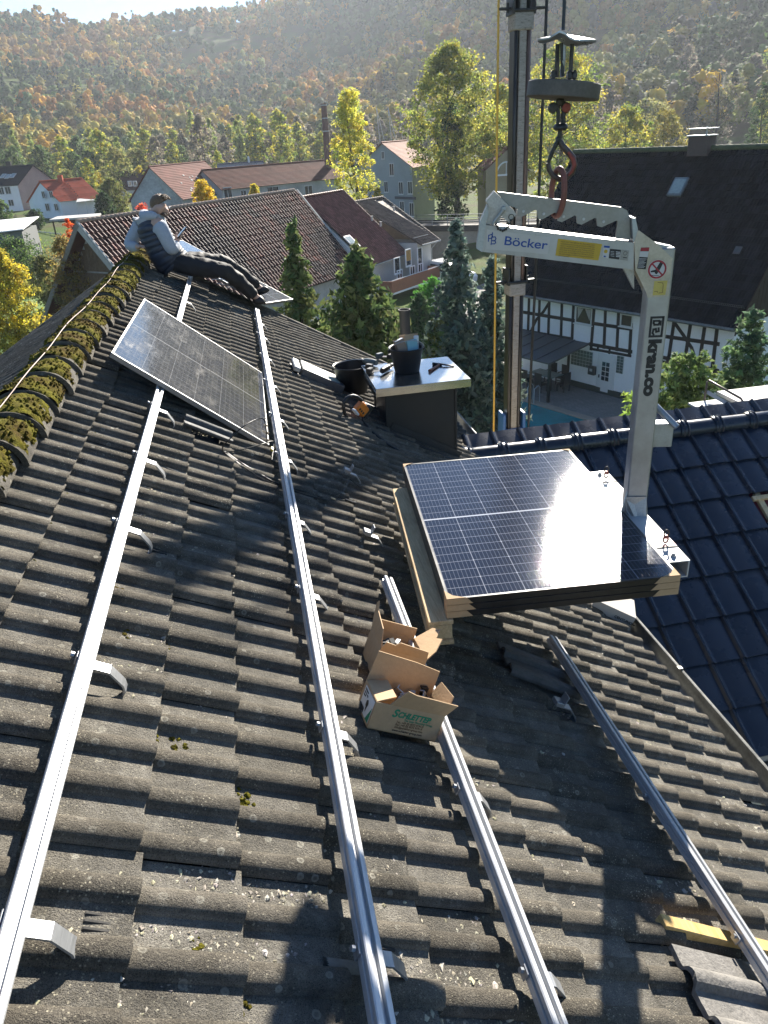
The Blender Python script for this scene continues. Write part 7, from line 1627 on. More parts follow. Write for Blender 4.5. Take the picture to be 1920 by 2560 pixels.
M_curt = plain('pale_curtain', (.40, .38, .36), .8, var=.2)
for s in (-1, 1): mb = MB(); mb.prism([c_ - n * .036 + u * s * w_ * .40 + Vector((0, 0, h_ * .40)), c_ - n * .036 + u * s * w_ * .05 + Vector((0, 0, h_ * .40)), c_ - n * .036 + u * s * w_ * .36 - Vector((0, 0, h_ * .25))], n * .008); mb.build('curtain', M_curt, o)
winq(708, 222, 785, 302, 0)
M_gblock = plain('glass_block', (.09, .115, .105), .18, var=.2, scale=6); M_grout = plain('pale_grout', (.42, .43, .42), .8)
def blocks(x0, y0, x1, y1, nx, ny):
    a = wl(x0, y0); b = wl(x1, y1); c_ = (a + b) / 2; w_ = abs((b - a).dot(u)); h_ = abs(wl(x0, y1).z - a.z); mb = MB(); mb.box(c_ - n * .01, (w_, .04, h_), u, n, (0, 0, 1)); o = mb.build('glass_block_window', M_grout, ft); mb = MB()
    for i in range(nx):
        for j in range(ny): mb.box(c_ - n * .034 + u * (w_ * ((i + .5) / nx - .5)) + Vector((0, 0, h_ * ((j + .5) / ny - .5))), (w_ / nx * .84, .02, h_ / ny * .84), u, n, (0, 0, 1))
    mb.build('pane', M_gblock, o)
blocks(388, 455, 520, 560, 7, 5); blocks(684, 492, 718, 605, 2, 6)
dl, dr = wl(552, 725), wl(645, 750); dw = (dr - dl).dot(u); dz = wl(610, 492).z; dc = (dl + dr) / 2
mb = MB(); mb.box(v3(dc - n * .03, dz / 2), (dw, .06, dz), u, n, (0, 0, 1)); dd_ = mb.build('door', M_frame, ft)
mb = MB()
for i in range(2):
    for j in range(4): mb.box(v3(dc - n * .065 + u * (i - .5) * dw * .27, dz * (.42 + .125 * j)), (dw * .22, .014, dz * .105), u, n, (0, 0, 1))
mb.build('pane', M_glass, dd_); mb = MB()
for j in range(2): mb.box(v3(dc - n * .066, dz * (.12 + .13 * j)), (dw * .52, .014, dz * .10), u, n, (0, 0, 1), .006)
mb.build('panel', M_frame, dd_); mb = MB(); mb.box(v3(dc - n * .085 - u * dw * .40, dz * .46), (.04, .05, .16), u, n, (0, 0, 1)); mb.build('handle', M_tool, dd_)
mb = MB()
for s in (-1, 1): mb.box(v3(dc - n * .02 + u * s * (dw / 2 + .05), dz / 2), (.09, .05, dz), u, n, (0, 0, 1))
mb.box(v3(dc - n * .02, dz + .05), (dw + .2, .05, .10), u, n, (0, 0, 1)); mb.build('door_frame', M_frame, ft)
c_ = wl(527, 583); mb = MB(); mb.box(c_ - n * .10, (.42, .20, .45), u, n, (0, 0, 1), .02); mbx = mb.build('mailbox', plain('dark_mailbox', (.05, .05, .05), .5), ft); mb = MB(); mb.box(c_ - n * .205 + Vector((0, 0, .04)), (.16, .01, .14), u, n, (0, 0, 1)); mb.build('mailbox_label', M_sticker, mbx)
mb = MB(); mb.box(v3(W0 + u * (pr_ / 2 - .5) - n * .035, .16), (pr_ + 3.6, .06, .32), u, n, (0, 0, 1)); mb.build('plinth', plain('dark_green_plinth', (.035, .05, .045), .8), ft)
# gutter and snow guard
mb = MB(); q = W0 - n * (eo + .06); mb.tube([v3(q + u * pl_, ez - .02), v3(q + u * pr_, ez - .02)], .075, 10); mb.build('gutter', M_zinc, ft)
mb = MB(); sg_ = Aft + Dn * (sl_ - .95) + Nn * .06
for k in range(int((pr_ - pl_) / .10)): mb.box(sg_ + u * k * .10 + Nn * .10, (.018, .012, .20), u, Dn, Nn)
for h_ in (.02, .20): mb.box(sg_ + u * (pr_ - pl_) / 2 + Nn * h_, (pr_ - pl_, .014, .025), u, Dn, Nn)
mb.build('snow_guard', plain('snow_guard_steel', (.07, .08, .08), .6, .3), ft)
for px, (w_, h_) in (((1697, 470), (.75, .95)), ((1847, 630), (.40, .45))):
    q = onplane(px, Aft, Nn); mb = MB(); mb.box(q + Nn * .08, (w_, h_, .14), u, Dn, Nn, .01); o = mb.build('roof_window', plain('grey_roof_window', (.16, .18, .19), .5, .3) if w_ > .5 else M_darkt, ft); mb = MB(); mb.box(q + Nn * .155, (w_ * .78, h_ * .78, .02), u, Dn, Nn); mb.build('pane', M_skyl if w_ > .5 else plain('dull_glass_tile', (.07, .075, .08), .4), o)
q = onplane((1752, 372), v3(W0 + n * (RB - .1), 0), n); q = v3(q, rz); mb = MB(); mb.box(q + Vector((0, 0, .16)), (1.05, .6, .85), u, n, (0, 0, 1), .01); chy = mb.build('chimney', plain('brown_clad_chimney', (.085, .06, .055), .7, var=.2), ft)
mb = MB(); mb.box(q + Vector((0, 0, .605)), (1.2, .75, .04), u, n, (0, 0, 1)); mb.box(q + Vector((0, 0, .90)), (1.3, .7, .03), u, n, (0, 0, 1)); mb.tube([q + Vector((0, 0, .60)) + u * .2, q + Vector((0, 0, .98)) + u * .2], .05, 8); mb.build('chimney_cap', M_galva, chy)
# canopy on the patio
M_canopy = plain('dark_canopy', (.055, .060, .064), .45, var=.2, scale=3)
k0, k1, k2, k3 = wl(60, 335, .05), wl(503, 410, .05), onplane((1280 + 245 / 2.592, 700 + 542 / 2.592), W0 - n * 3.0, n), onplane((1280 + 50 / 2.592, 700 + 480 / 2.592), W0 - n * 3.0, n)
k2 = v3(k2, k2.z); k3 = v3(k2 - u * (k1 - k0).dot(u), k2.z); k0 = v3(k1 - u * (k1 - k0).dot(u), k1.z)
can = thing('canopy', 'dark sloping patio canopy on posts against the half-timbered house', 'canopy', v3(k2, 0)); mb = MB(); mb.prism([k0, k1, k2, k3], Vector((0, 0, -.07))); mb.build('roof', M_canopy, can)
mb = MB(); nn = (k1 - k0).cross(k2 - k0).normalized(); nn = nn if nn.z > 0 else -nn
for k in range(6): a, b = k0.lerp(k1, k / 5), k3.lerp(k2, k / 5); mb.box((a + b) / 2 + nn * .02, ((b - a).length, .05, .04), (b - a).normalized(), u, nn)
mb.build('glazing_bar', M_canopy, can)
for q in (k2, k3): mb = MB(); mb.box(v3(q, q.z / 2 - .03), (.12, .12, q.z - .06), u, n, (0, 0, 1)); mb.build('post', M_tool, can)
# patio, pool
PW = lambda a, b, z=0.0: v3(W0 + u * a - n * b, z)
def flat(name, pts, z, mat): mb = MB(); mb.poly([v3(q, z) for q in pts]); o = mb.build(name, mat); tag(o, kind='structure'); return o
def paver_mat():
    t = NT('patio_pavers'); b = t.n('ShaderNodeTexBrick'); mp = t.n('ShaderNodeMapping'); mp.inputs['Rotation'].default_value = (0, 0, R_(64)); t.l(t.obj(), mp.inputs[0]); t.l(mp.outputs[0], b.inputs['Vector']); b.inputs['Scale'].default_value = 2.2; b.inputs['Color1'].default_value = (.20, .19, .17, 1); b.inputs['Color2'].default_value = (.26, .245, .22, 1); b.inputs['Mortar'].default_value = (.10, .10, .09, 1); b.inputs['Mortar Size'].default_value = .012
    c = t.mix(t.ramp(t.noise(.8, 4, .6), [(.4, 0.0), (.7, .5)]), b.outputs[0], (.14, .13, .12)); t.bsdf(c, .85); return t.m
flat('patio', [PW(-6, 0), PW(pr_ + 1, 0), PW(pr_ + 1, 7.2), PW(-6, 7.2)], .02, paver_mat())
c0, c1 = onz((1545, 1057), .10), onz((1340, 1012), .10)
pe_ = (c1 - W0).dot(-n)
M_water = plain('pool_water', (.015, .22, .24), .10, var=.25, scale=.8, bump=.25, bscale=1.2, spec=.6); M_cope = plain('sandstone_coping', (.30, .25, .19), .85, var=.15, scale=3)
pd0 = (onz((1340, 1012), .1) - W0); ud = pd0.dot(u); cpt = onz((1512, 1055), .1); ue = (cpt - W0).dot(u); ne = (cpt - W0).dot(-n)
nb_ = (onz((1345, 1012), .1) - W0).dot(-n); nb_ = min(nb_, ne)
flat('pool_water', [PW(-6, nb_ + .3), PW(ue, nb_ + .3), PW(ue, nb_ + 4.8), PW(-6, nb_ + 4.8)], .045, M_water)
pt = thing('swimming_pool', 'swimming pool edged with sandstone below the half-timbered house', 'pool', PW(ue, nb_)); 
for nm_, a, b, d in (('coping', PW(-6, nb_ + .1, .06), PW(ue + .5, nb_ + .1, .06), .45), ('coping', PW(ue + .28, nb_ + .34, .06), PW(ue + .28, nb_ + 4.8, .06), .45)):
    v = b - a; L = v.length; v.normalize(); mb = MB(); mb.box((a + b) / 2, (L, d, .10), v, Vector((-v.y, v.x, 0)), (0, 0, 1), .02); mb.build(nm_, M_cope, pt)
la = onz((1280 + 135 / 2.592, 700 + 775 / 2.592), .1); 
for s in (0, .45): mb = MB(); q = la + u * s; mb.tube([q, q + Vector((0, 0, .75)), q - n * .12 + Vector((0, 0, .88)), q - n * .4 + Vector((0, 0, .75)), q - n * .42 + Vector((0, 0, .0))], .025, 8); mb.build('ladder_rail', M_galva, pt, smooth=60)
# table and chairs under the canopy
tc = onz((1280 + 215 / 2.592, 700 + 690 / 2.592), 0); M_wick = plain('black_wicker', (.016, .016, .017), .7, var=.4, scale=25)
tt = thing('garden_table', 'garden table with a pale glass top under the dark canopy', 'table', tc); mb = MB(); mb.box(tc + Vector((0, 0, .73)), (1.7, .95, .04), u, n, (0, 0, 1), .01); mb.build('tabletop', plain('pale_table_glass', (.20, .27, .28), .2), tt)
for a in (-1, 1):
    for b in (-1, 1): mb = MB(); mb.box(tc + u * a * .75 + n * b * .4 + Vector((0, 0, .355)), (.06, .06, .71), u, n, (0, 0, 1)); mb.build('leg', M_tool, tt)
def chair(pos, f, label):
    t = thing('garden_chair', label, 'chair', pos, 'black garden chairs round the table'); f = Vector(f).normalized(); s = Vector((-f.y, f.x, 0)); mb = MB(); mb.box(pos + Vector((0, 0, .42)), (.5, .5, .07), f, s, (0, 0, 1), .02); mb.build('seat', M_wick, t)
    mb = MB(); mb.box(pos - f * .25 + Vector((0, 0, .75)), (.06, .5, .62), f, s, (0, 0, 1), .02); mb.build('backrest', M_wick, t)
    for a in (-1, 1):
        for b in (-1, 1): mb = MB(); mb.box(pos + f * a * .22 + s * b * .22 + Vector((0, 0, .2)), (.045, .045, .40), f, s, (0, 0, 1)); mb.build('leg', M_wick, t)
        mb = MB(); mb.box(pos + s * a * .25 + Vector((0, 0, .62)), (.5, .05, .04), f, s, (0, 0, 1)); mb.build('armrest', M_wick, t)
chair(tc - n * .85 - u * .55, n, 'left of the two black garden chairs on the pool side of the table'); chair(tc - n * .85 + u * .45, n, 'right of the two black garden chairs on the pool side of the table'); chair(tc + n * .85 - u * .4, -n, 'left of the two black garden chairs on the wall side of the table'); chair(tc + n * .85 + u * .4, -n, 'right of the two black garden chairs on the wall side of the table'); chair(tc + u * 1.25, -u, 'black garden chair at the right end of the table')
bo = onz((1280 + 668 / 2.592, 700 + 752 / 2.592), .02); t = thing('path_lamp', 'short black bollard lamp beside the white door', 'lamp', bo); mb = MB(); mb.lathe([(.07, 0), (.07, .5), (.0, .5)], bo, 12); mb.build('post', M_tool, t, smooth=40); mb = MB(); mb.lathe([(.06, .5), (.06, .62), (.075, .63), (.075, .68), (0, .69)], bo, 12); mb.build('head', M_sticker, t, smooth=40)
# flue pipe behind the bucket, kerb and paving of the yard below
fp = ony((1012, 800), 11.5); t = thing('flue_pipe', 'dark flue pipe standing behind the bucket on the chimney', 'pipe', v3(fp, 8)); mb = MB(); zt2 = ony((1010, 775), 11.5).z; mb.lathe([(.085, 0), (.085, zt2 - 5), (.075, zt2 - 5), (.075, zt2 - 5.2)], v3(fp, 5.0), 16); mb.build('tube', M_clad, t, smooth=40); mb = MB(); mb.lathe([(.095, -.03), (.095, .01), (.085, .01)], v3(fp, zt2), 16); mb.build('rim', M_clad, t, smooth=40)
flat('yard', [onz((980, 1010), 0), onz((1290, 1000), 0), onz((1230, 700), 0), onz((1000, 800), 0)], .012, plain('yard_paving', (.21, .20, .185), .9, var=.3, scale=1.5))
a, b = onz((985, 872), .1), onz((1150, 812), .1); v = (b - a).normalized(); mb = MB(); mb.box((a + b) / 2, ((b - a).length, .2, .25), v, Vector((-v.y, v.x, 0)), (0, 0, 1), .02); tag(mb.build('yard_wall', M_wgrey, None, base=a), 'low pale kerb wall in the yard below the conifers', 'kerb wall')

# ------------------------------------------------------------------ far houses
def pt3(px, y): return ony(px, y)
# pale house with a pink gable
ap, e_l, e_r = pt3((80, 414), 190), pt3((44, 464), 186), pt3((134, 450), 196); e_l.z = e_r.z = (e_l.z + e_r.z) / 2; gb = e_r - e_l
hp_ = house_g('gabled_house', 'tall pale house with a pink shingled gable and black roof at the left edge', ap, e_l, e_r, terr(-45, 190) - .5, Vector((-15, 3.5, 0)), M_black_far, M_wwhite, M_wpink)
gn = Vector((gb.y, -gb.x, 0)).normalized(); gn = gn if gn.y < 0 else -gn; gu = gb.normalized(); gu.z = 0
for (x, y, w_, h_) in ((84, 439, 1.4, 1.5), (68, 472, 1.3, 1.4), (88, 472, 1.3, 1.4), (72, 505, 1.3, 1.4)): window(onplane((x, y), e_l, gn) , gu, gn, w_, h_, hp_)
sn = Vector((-.23, -1, 0)).normalized(); su = Vector((-1, .23, 0)).normalized()
for (x, y, w_, h_) in ((4, 477, 1.1, 1.5), (20, 476, 1.3, 1.5), (28, 507, 1.2, 1.3)): window(onplane((x, y), e_l, sn), su, sn, w_, h_, hp_)
dn_ = (e_l - ap); nn_ = Vector((-15, 3.5, 0)).cross(dn_).normalized(); nn_ = nn_ if nn_.z > 0 else -nn_
for (x, y) in ((8, 441), (20, 442), (33, 440)): q = onplane((x, y), ap + nn_ * .12, nn_); mb = MB(); mb.box(q + nn_ * .1, (.9, 1.3, .12), su, dn_.normalized(), nn_); o = mb.build('roof_window', M_frame, hp_); mb = MB(); mb.box(q + nn_ * .17, (.7, 1.1, .02), su, dn_.normalized(), nn_); mb.build('pane', M_skyl, o)
q = pt3((24, 420), 193); mb = MB(); mb.box(q, (1.0, .8, 2.6)); mb.build('chimney', M_black_far, hp_)
# white house under the orange roof
ap, e_l, e_r = pt3((102, 455), 168), pt3((72, 532), 168), pt3((150, 502), 164); e_l.z = e_r.z = e_r.z
e_l = Vector((ap.x - (e_r.x - ap.x) * 1.0, e_r.y + 6, e_r.z)); rvv = pt3((201, 445), 171.5) - ap; rvv.z = 0
ho = house_g('orange_roofed_house', 'white house with a bright orange-red roof and small chimney', ap, e_l, e_r, terr(-40, 168) - .5, rvv, M_orange_t, M_wwhite); gb = e_r - e_l; gn = Vector((gb.y, -gb.x, 0)).normalized(); gn = gn if gn.y < 0 else -gn; gu = gb.normalized()
for (x, y, w_, h_) in ((109, 487, 1.0, 1.3), (128, 486, 1.0, 1.2), (119, 518, 1.2, 1.4), (141, 518, 1.1, 1.3)): window(onplane((x, y), e_r, gn), gu, gn, w_, h_, ho)
q = pt3((152, 452), 169.5); mb = MB(); mb.box(q + Vector((0, 0, -.2)), (.9, .9, 2.4)); mb.build('chimney', M_orange_t, ho)
sn = Vector((rvv.y, -rvv.x, 0)).normalized(); dn_ = (e_r - ap).normalized(); nn_ = rvv.cross(dn_).normalized(); nn_ = nn_ if nn_.z > 0 else -nn_
for k in range(9):
    q = onplane((166 + k * 3.9, 456 + k * 4.9), ap + nn_ * .15, nn_); mb = MB(); mb.box(q + nn_ * .1, (.32, .1, .16), rvv.normalized(), dn_, nn_); mb.build('roof_step', plain('step_dark', (.14, .03, .02), .7) if k == 0 else bpy.data.materials['step_dark'], ho)
q0, q1 = pt3((190, 505), 163), pt3((236, 500), 166); mb = MB(); mb.prism([q0, q1, q1 + Vector((0, 3, .6)), q0 + Vector((0, 3, .6))], Vector((0, 0, -.12))); pg = mb.build('porch_roof', M_wgrey, ho)
for q in (q0, q0.lerp(q1, .5), q1): mb = MB(); mb.box((q.x, q.y, q.z - 1.3), (.15, .15, 2.5)); mb.build('porch_post', M_frame, pg)
# small dark roofed house
ap, e_l, e_r = pt3((366, 428), 215), pt3((340, 470), 215), pt3((400, 470), 215); zz = e_l.z
ap = pt3((315, 428), 205); hd = house_g('dark_roofed_house', 'small house with a dark red-black roof and two white windows left of the grey barn', pt3((368, 427), 206), Vector((pt3((372, 470), 202).x, 202, pt3((372, 470), 202).z)), Vector((pt3((372, 470), 210).x, 212, pt3((372, 470), 202).z)), 1.5, Vector((-6.5, 0, 0)), colattr_c('dark_wine_tile', (.075, .04, .038), .25, .5, .7), M_wcream)
for x in (325, 338): q = pt3((x, 459), 201.5); mb = MB(); mb.box(q + Vector((0, -.2, .0)), (.95, .25, 1.2)); o = mb.build('dormer_window', M_frame, hd); mb = MB(); mb.box(q + Vector((0, -.33, 0)), (.65, .04, .9)); mb.build('pane', M_glass, o)
# grey gabled barn and its long shed
ap, e_l, e_r = pt3((375, 419), 132), pt3((328, 507), 132), pt3((455, 491), 128); e_l.z = e_r.z = (e_l.z + e_r.z) / 2 
rv_ = pt3((509, 402), 146) - ap; rv_.z = 0
hg = house_g('grey_barn', 'barn with a stained grey gable and patchy red roof behind the man', ap, e_l, e_r, terr(-15, 132) - .4, rv_, M_red_far, M_wgrey, plain('stained_grey_gable', (.36, .37, .36), .9, var=.45, scale=.35))
gdn = (e_r - ap).normalized(); nn_ = rv_.cross(gdn).normalized(); nn_ = nn_ if nn_.z > 0 else -nn_; rr = random.Random(2); mb = MB()
for k in range(16): q = ap + rv_ * rr.uniform(.2, .75) + gdn * rr.uniform(2, 7) + nn_ * .18; mb.box(q, (rr.uniform(.2, .5), .30, .02), rv_.normalized(), gdn, nn_)
mb.build('new_tile', M_lich, hg)
ap2 = pt3((508, 427), 139); e2 = pt3((547, 475), 133); e2.z = pt3((680, 462), 138).z; R2 = pt3((812, 400), 152); rv2 = R2 - ap2; rv2.z = 0
pp = Vector((rv2.y, -rv2.x, 0)).normalized(); hd_ = ap2.z - e2.z; e_r = ap2 + pp * 5.2 - Vector((0, 0, hd_)); e_l = ap2 - pp * 5.2 - Vector((0, 0, hd_))
hs = house_g('long_shed', 'long low shed with a dark brown-red roof beside the brick stack', ap2, e_l, e_r, terr(5, 140) - .5, rv2, colattr_c('brown_red_far', (.12, .040, .028), .4, .4, .8), M_wgrey)
for (x, y, w_, h_) in ((570, 488, 1.6, 2.4), (609, 488, 1.2, 1.6), (682, 476, 2.4, 1.2), (771, 476, 1.8, 1.6)): window(onplane((x, y), e_r - pp * .0, pp) + pp * .02, rv2, pp, w_, h_, hs, None, 1)
# solar roofed building peeping over
q = pt3((610, 415), 185); sb_ = house_g('solar_building', 'blue-black solar clad roof peeping over the long shed', pt3((655, 405), 186), pt3((655, 425), 181), Vector((pt3((655, 425), 181).x, 192, pt3((655, 425), 181).z)), 2, Vector((-9.5, 0, 0)), plain('blue_solar_roof', (.03, .045, .07), .3, var=.15), M_wwhite)
q = pt3((622, 402), 186); mb = MB(); mb.tube([q - Vector((0, 0, .4)), q + Vector((0, 0, .9))], [.25, .2], 10); mb.build('vent_cap', M_frame, sb_)
# brick factory chimney
cb_, ctp = pt3((818, 395), 150), pt3((809, 259), 150); M_brick = plain('red_brick', (.17, .085, .065), .85, var=.3, scale=2, bump=.3, bscale=5)
zb_c = terr(ctp.x, 150); fs = thing('brick_chimney', 'tall slender red brick factory chimney beside the birch', 'chimney', (ctp.x, 150, zb_c)); r1_ = 13 * 150 / FPX / 2 * .92; mb = MB(); mb.lathe([(r1_ * 1.9, zb_c), (r1_ * 1.35, ctp.z * .55), (r1_, ctp.z), (r1_ * .7, ctp.z), (r1_ * .65, ctp.z - 2)], (ctp.x, 150, 0), 14); mb.build('shaft', M_brick, fs, smooth=60)
for k in range(4): z_ = zb_c + (ctp.z - zb_c) * (.62 + .12 * k); rr_ = r1_ * (1.35 - .35 * (.62 + .12 * k)) * 1.10; mb = MB(); mb.lathe([(rr_ * .9, 0), (rr_, 0), (rr_, .18), (rr_ * .9, .18)], (ctp.x, 150, z_), 14); mb.build('steel_band', M_lich, fs)
# tall grey house with a red roof
ap, e_l, e_r = pt3((955, 359), 118), pt3((938, 378), 122), pt3((1030, 416), 112)
zt_ = ap.z; e_r.z = pt3((1030, 417), 113).z; rv_ = pt3((1013, 351), 127) - ap; rv_.z = 0; gu = (e_r - ap); gu.z = 0; gu.normalize(); e_l = ap - gu * 4.6; e_l.z = e_r.z; run_g = (Vector((e_r.x, e_r.y, 0)) - Vector((ap.x, ap.y, 0))).length; e_l = ap - gu * run_g; e_l.z = e_r.z
ht = house_g('tall_grey_house', 'tall blue-grey gabled house with a faded red roof between birch and ivy tree', ap, e_l, e_r, terr(20, 116) - .5, rv_, colattr_c('faded_red_tile', (.27, .13, .09), .3, .6, .8), M_wbluegrey); gn = Vector((gu.y, -gu.x, 0)); gn = gn if gn.y < 0 else -gn
for (x, y, w_, h_) in ((958, 388, .7, 1.0), (980, 424, 1.1, 1.7), (966, 467, 1.0, 1.5), (1003, 470, 1.1, 1.7), (1026, 469, 1.1, 1.7), (1006, 520, 1.1, 1.9), (1030, 524, 1.1, 1.9)): window(onplane((x, y), ap, gn) + gn * .02, gu, gn, w_, h_, ht, None, 1)
q0, q1 = onplane((988, 496), ap, gn), onplane((1040, 494), ap, gn); mb = MB(); mb.box((q0 + q1) / 2 + gn * .05, ((q1 - q0).length, .06, .35), gu, gn, (0, 0, 1)); sgn_ = mb.build('sign_board', plain('dark_sign', (.06, .065, .08), .6), ht)
# house beyond the ivy tree with an arched window
q = pt3((1265, 440), 100); hh = house_g('ochre_house', 'ochre house with an arched window half hidden behind the crane boom', pt3((1270, 372), 104), pt3((1215, 425), 100), pt3((1320, 425), 100), 0, Vector((2, 10, 0)), M_red_far, plain('ochre_plaster', (.32, .26, .15), .9, var=.15)); c_ = pt3((1265, 437), 99.9); mb = MB()
mb.tube([c_ + Vector((math.cos(a) * 1.3, -.06, math.sin(a) * 1.5)) for a in [math.pi * k / 12 for k in range(13)]], .10, 6); mb.box(c_ + Vector((0, -.06, 0)), (2.8, .12, .2)); mb.tube([c_ + Vector((0, -.06, 0)), c_ + Vector((0, -.06, 1.5))], .05, 6); mb.build('arched_window', M_frame, hh)
# railway viaduct
M_conc = plain('weathered_concrete', (.30, .275, .235), .9, var=.25, scale=.8, bump=.2, bscale=6); VY = 76.0
va, vb = ony((1030, 540), VY + 2), ony((1300, 522), VY - 4); zd = va.z - .9; vd = (vb - va); vd.z = 0; vl = vd.length; vd.normalize(); vn = Vector((vd.y, -vd.x, 0)); a0 = v3(va - vd * 9, zd); Lv = vl + 34
vi = thing('railway_viaduct', 'concrete railway viaduct with a steel railing behind the balcony house', 'viaduct', v3(va, 0)); mb = MB(); mb.prism([a0 + vn * .3, a0 + vd * Lv + vn * .3, a0 + vd * Lv + vn * .3 + Vector((0, 0, -.55)), a0 + vn * .3 + Vector((0, 0, -.55))], -vn * 5); mb.build('deck', plain('dark_deck_edge', (.055, .05, .045), .85, var=.3), vi)
arch = [a0 + Vector((0, 0, -.55))]; n_ = 14; xs_ = [vl * .20 + 9, vl * .20 + 19]
pts = [(0, -zd), (0, -.55), (Lv, -.55), (Lv, -zd), (xs_[1], -zd)] + [(xs_[0] + (xs_[1] - xs_[0]) * (1 - k / n_), -zd + (zd - 1.6) * (math.sin(math.pi * k / n_) ** .55)) for k in range(1, n_)] + [(xs_[0], -zd)]
mb = MB(); mb.prism([a0 + vd * x + Vector((0, 0, z)) for x, z in pts], -vn * 4.5); mb.build('arch_wall', M_conc, vi)
mb = MB()
for k in range(int(Lv / 1.6)): q = a0 + vd * (k * 1.6) + vn * .25; mb.box(v3(q, zd + .5), (.06, .06, 1.0), vd, vn, (0, 0, 1))
for h_ in (.35, .68, 1.0): q = a0 + vd * Lv / 2 + vn * .25; mb.box(v3(q, zd + h_), (Lv, .045, .05), vd, vn, (0, 0, 1))
mb.build('railing', plain('grey_railing', (.22, .24, .25), .6, .4), vi)
for s in (1.5, 3.0): mb = MB(); q = a0 + vd * Lv / 2 - vn * s; mb.box(v3(q, zd + .12), (Lv, .08, .16), vd, vn, (0, 0, 1)); mb.build('rail', M_dark, vi)
# tracks on the left
q0, q1 = onz((-30, 638), terr(-35, 100)), onz((125, 622), terr(-20, 100)); tv = (q1 - q0); tv.z = 0; tl = tv.length + 40; tv.normalize(); tn = Vector((tv.y, -tv.x, 0)); rt = thing('railway_track', 'dark railway tracks running past the left of the barn', 'railway', q0); mb = MB(); c_ = q0 + tv * (tl / 2 - 12); mb.box(c_ + Vector((0, 0, .1)), (tl, 6.5, .5), tv, tn, (0, 0, 1)); mb.build('ballast', plain('track_ballast', (.10, .085, .07), .95, var=.3, scale=3, bump=.5, bscale=6), rt)
for s in (-2.3, -.85, .85, 2.3): mb = MB(); mb.box(c_ + tn * s + Vector((0, 0, .42)), (tl, .09, .16), tv, tn, (0, 0, 1)); mb.build('rail', M_dark, rt)
mb = MB()
for k in range(int(tl / .7)):
    for s in (-1.57, 1.57): mb.box(q0 + tv * (k * .7 - 12) + tn * s + Vector((0, 0, .35)), (.24, 2.5, .06), tv, tn, (0, 0, 1))
so_ = mb.build('sleepers', plain('dark_sleeper', (.05, .042, .035), .9), rt); so_['kind'] = 'stuff'
# corrugated shed with a white roof
q = pt3((40, 580), 92); t = thing('metal_shed', 'grey board shed with a low white roof at the left edge', 'shed', v3(q, 0)); zr = pt3((30, 566), 92).z; xa, xb = pt3((-60, 560), 92).x, pt3((60, 560), 92).x; mb = MB(); mb.box(((xa + xb) / 2, 95, (zr - .5) / 2), (xb - xa - .6, 7.0, zr - .5)); mb.build('wall', plain('grey_boards', (.15, .16, .16), .85, var=.25, scale=3, stretch=(6, 6, .4)), t); mb = MB(); mb.prism([(xa, 91, zr - .55), (xb, 91, zr - .35), (xb, 99.5, zr + .25), (xa, 99.5, zr + .15)], (0, 0, .10)); mb.build('roof', M_wwhite, t)
# carport roof and fence between
q0, q1 = pt3((125, 548), 104), pt3((240, 545), 104); t = thing('carport', 'flat grey carport roof left of the barn apex', 'carport', v3(q0, 1)); mb = MB(); mb.box((q0 + q1) / 2 + Vector((0, 2, 0)), ((q1 - q0).length, 5, .22)); mb.build('roof', M_lich, t)
for f_ in (.05, .5, .95): q = q0.lerp(q1, f_); mb = MB(); mb.box((q.x, q.y, q.z / 2), (.15, .15, q.z)); mb.build('post', M_timber, t)
mb = MB(); q = (q0 + q1) / 2; mb.box((q.x + 1.5, 106.5, q.z / 2), (5, .1, q.z - .3)); mb.build('side_wall', plain('red_brown_wall', (.15, .045, .035), .85), t)
q0, q1 = onz((80, 592), 0.2), onz((155, 601), 0.2); t = thing('rail_fence', 'weathered post and rail fence beyond the railway', 'fence', q0); d = (q1 - q0); L = d.length; d.normalize()
for h_ in (.5, 1.0): mb = MB(); mb.box((q0 + q1) / 2 + Vector((0, 0, h_)), (L, .06, .14), d, (-d.y, d.x, 0), (0, 0, 1)); mb.build('rail', M_lich, t)
for k in range(7): mb = MB(); mb.box(q0.lerp(q1, k / 6) + Vector((0, 0, .6)), (.12, .12, 1.2), d, (-d.y, d.x, 0), (0, 0, 1)); mb.build('post', M_lich, t)
# white van by the balcony house
vp = onz((1112, 716), 0); t = thing('white_van', 'white van parked behind the balcony house', 'van', vp); vx = Vector((.45, -.89, 0)).normalized(); vy = Vector((-vx.y, vx.x, 0)); prof = [(-2.4, .45), (2.3, .45), (2.4, .9), (2.1, 1.15), (1.5, 1.25), (.9, 1.95), (.4, 2.1), (-2.3, 2.1), (-2.4, 1.9)]
vc = vp + vy * .9; mb = MB(); mb.prism([vc + vx * a + vy * -.95 + Vector((0, 0, b)) for a, b in prof], vy * 1.9); mb.build('body', plain('white_car_paint', (.72, .73, .74), .25, var=.04), t)
mb = MB()
for s in (-.962, .952): mb.prism([vc + vx * a + vy * s + Vector((0, 0, b)) for a, b in ((1.35, 1.28), (.85, 1.85), (.1, 1.85), (.1, 1.28))], vy * .012); mb.prism([vc + vx * a + vy * s + Vector((0, 0, b)) for a, b in ((0, 1.28), (0, 1.85), (-1.9, 1.85), (-1.9, 1.28))], vy * .012)
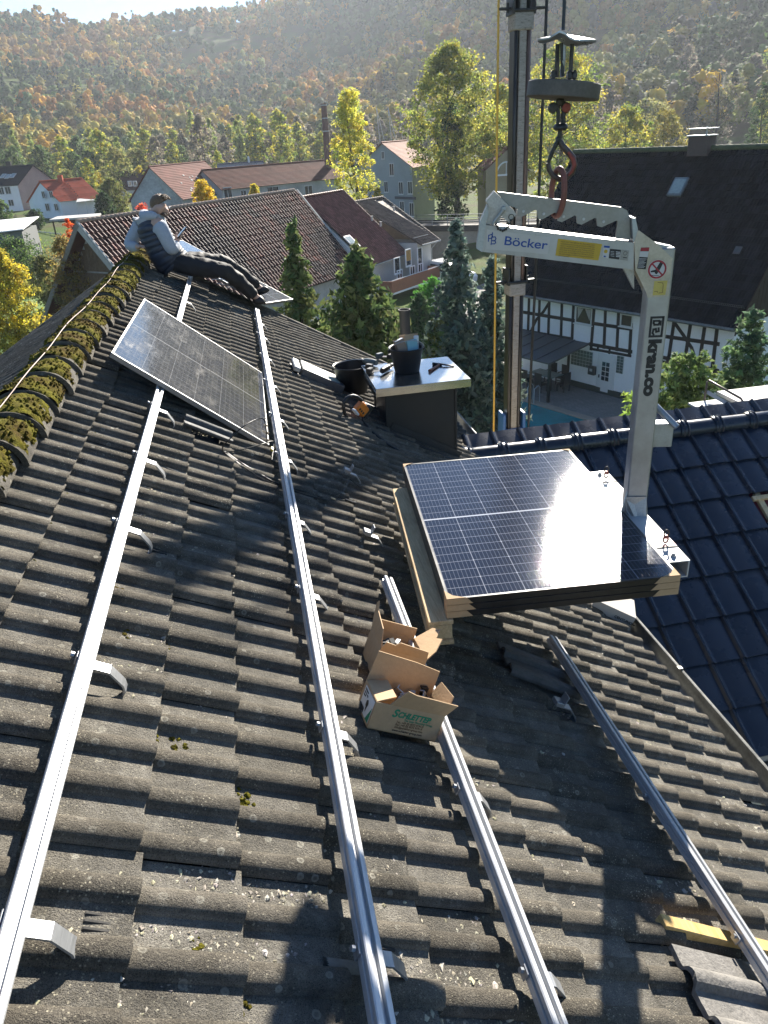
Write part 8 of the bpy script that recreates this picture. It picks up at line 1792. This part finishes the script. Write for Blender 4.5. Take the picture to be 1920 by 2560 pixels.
mb.build('side_window', M_glass, t)
for a in (-1.5, 1.5):
    for s in (-.95, .75): mb = MB(); mb.lathe([(0, 0), (.33, 0), (.35, .05), (.35, .2), (0, .2)], vc + vx * a + vy * s + Vector((0, 0, .35)), 18, vx, Vector((0, 0, 1)), vy); mb.build('wheel', M_tool, t, smooth=40)
# lattice pylon wires on the hill foot
t = thing('power_pylon', 'pale lattice pylon frames at the foot of the hill right of the birch', 'pylon', gp(985, 320, 250)); q = gp(985, 320, 250)
for k in range(3):
    mb = MB(); b0 = q + Vector((-4 + k * 3.6, 0, 0)); zt = ony((985, 262 + k * 4), 250).z - q.z; mb.tube([b0, b0 + Vector((-1.2, 0, zt))], .10, 5); mb.tube([b0 + Vector((2.4, 0, 0)), b0 + Vector((-1.2, 0, zt))], .10, 5); mb.build('leg', M_lich, t)
# fence stake on the lawn
q = onz((95, 815), .1); mb = MB(); mb.tube([q, q + Vector((.05, 0, 1.1))], .06, 8); tag(mb.build('fence_stake', M_timber, None, base=q), 'single dark wooden stake on the bright green lawn', 'stake')
lw = [onz(p_, 0) for p_ in ((-40, 830), (40, 745), (165, 735), (180, 800), (60, 900), (-60, 950))]; flat('lawn', lw, .03, plain('bright_green_lawn', (.11, .19, .022), .95, var=.3, scale=1.2, bump=.5, bscale=8))  # lawn patch in a brighter green than the meadow
# ------------------------------------------------------------------ the haze of the valley
hz = MB(); hz.box((100, 600, 140), (2600, 2500, 290)); m = bpy.data.materials.new('haze'); m.use_nodes = True; t_ = m.node_tree; t_.nodes.clear(); o_ = t_.nodes.new('ShaderNodeOutputMaterial'); vs_ = t_.nodes.new('ShaderNodeVolumePrincipled'); vs_.inputs['Color'].default_value = (.82, .90, 1.0, 1); vs_.inputs['Density'].default_value = .00018; vs_.inputs['Anisotropy'].default_value = .35; t_.links.new(vs_.outputs[0], o_.inputs[1])
HZ = hz.build('haze', m); tag(HZ, kind='stuff'); HZ['label'] = 'thin pale haze filling the valley'; HZ['category'] = 'haze'
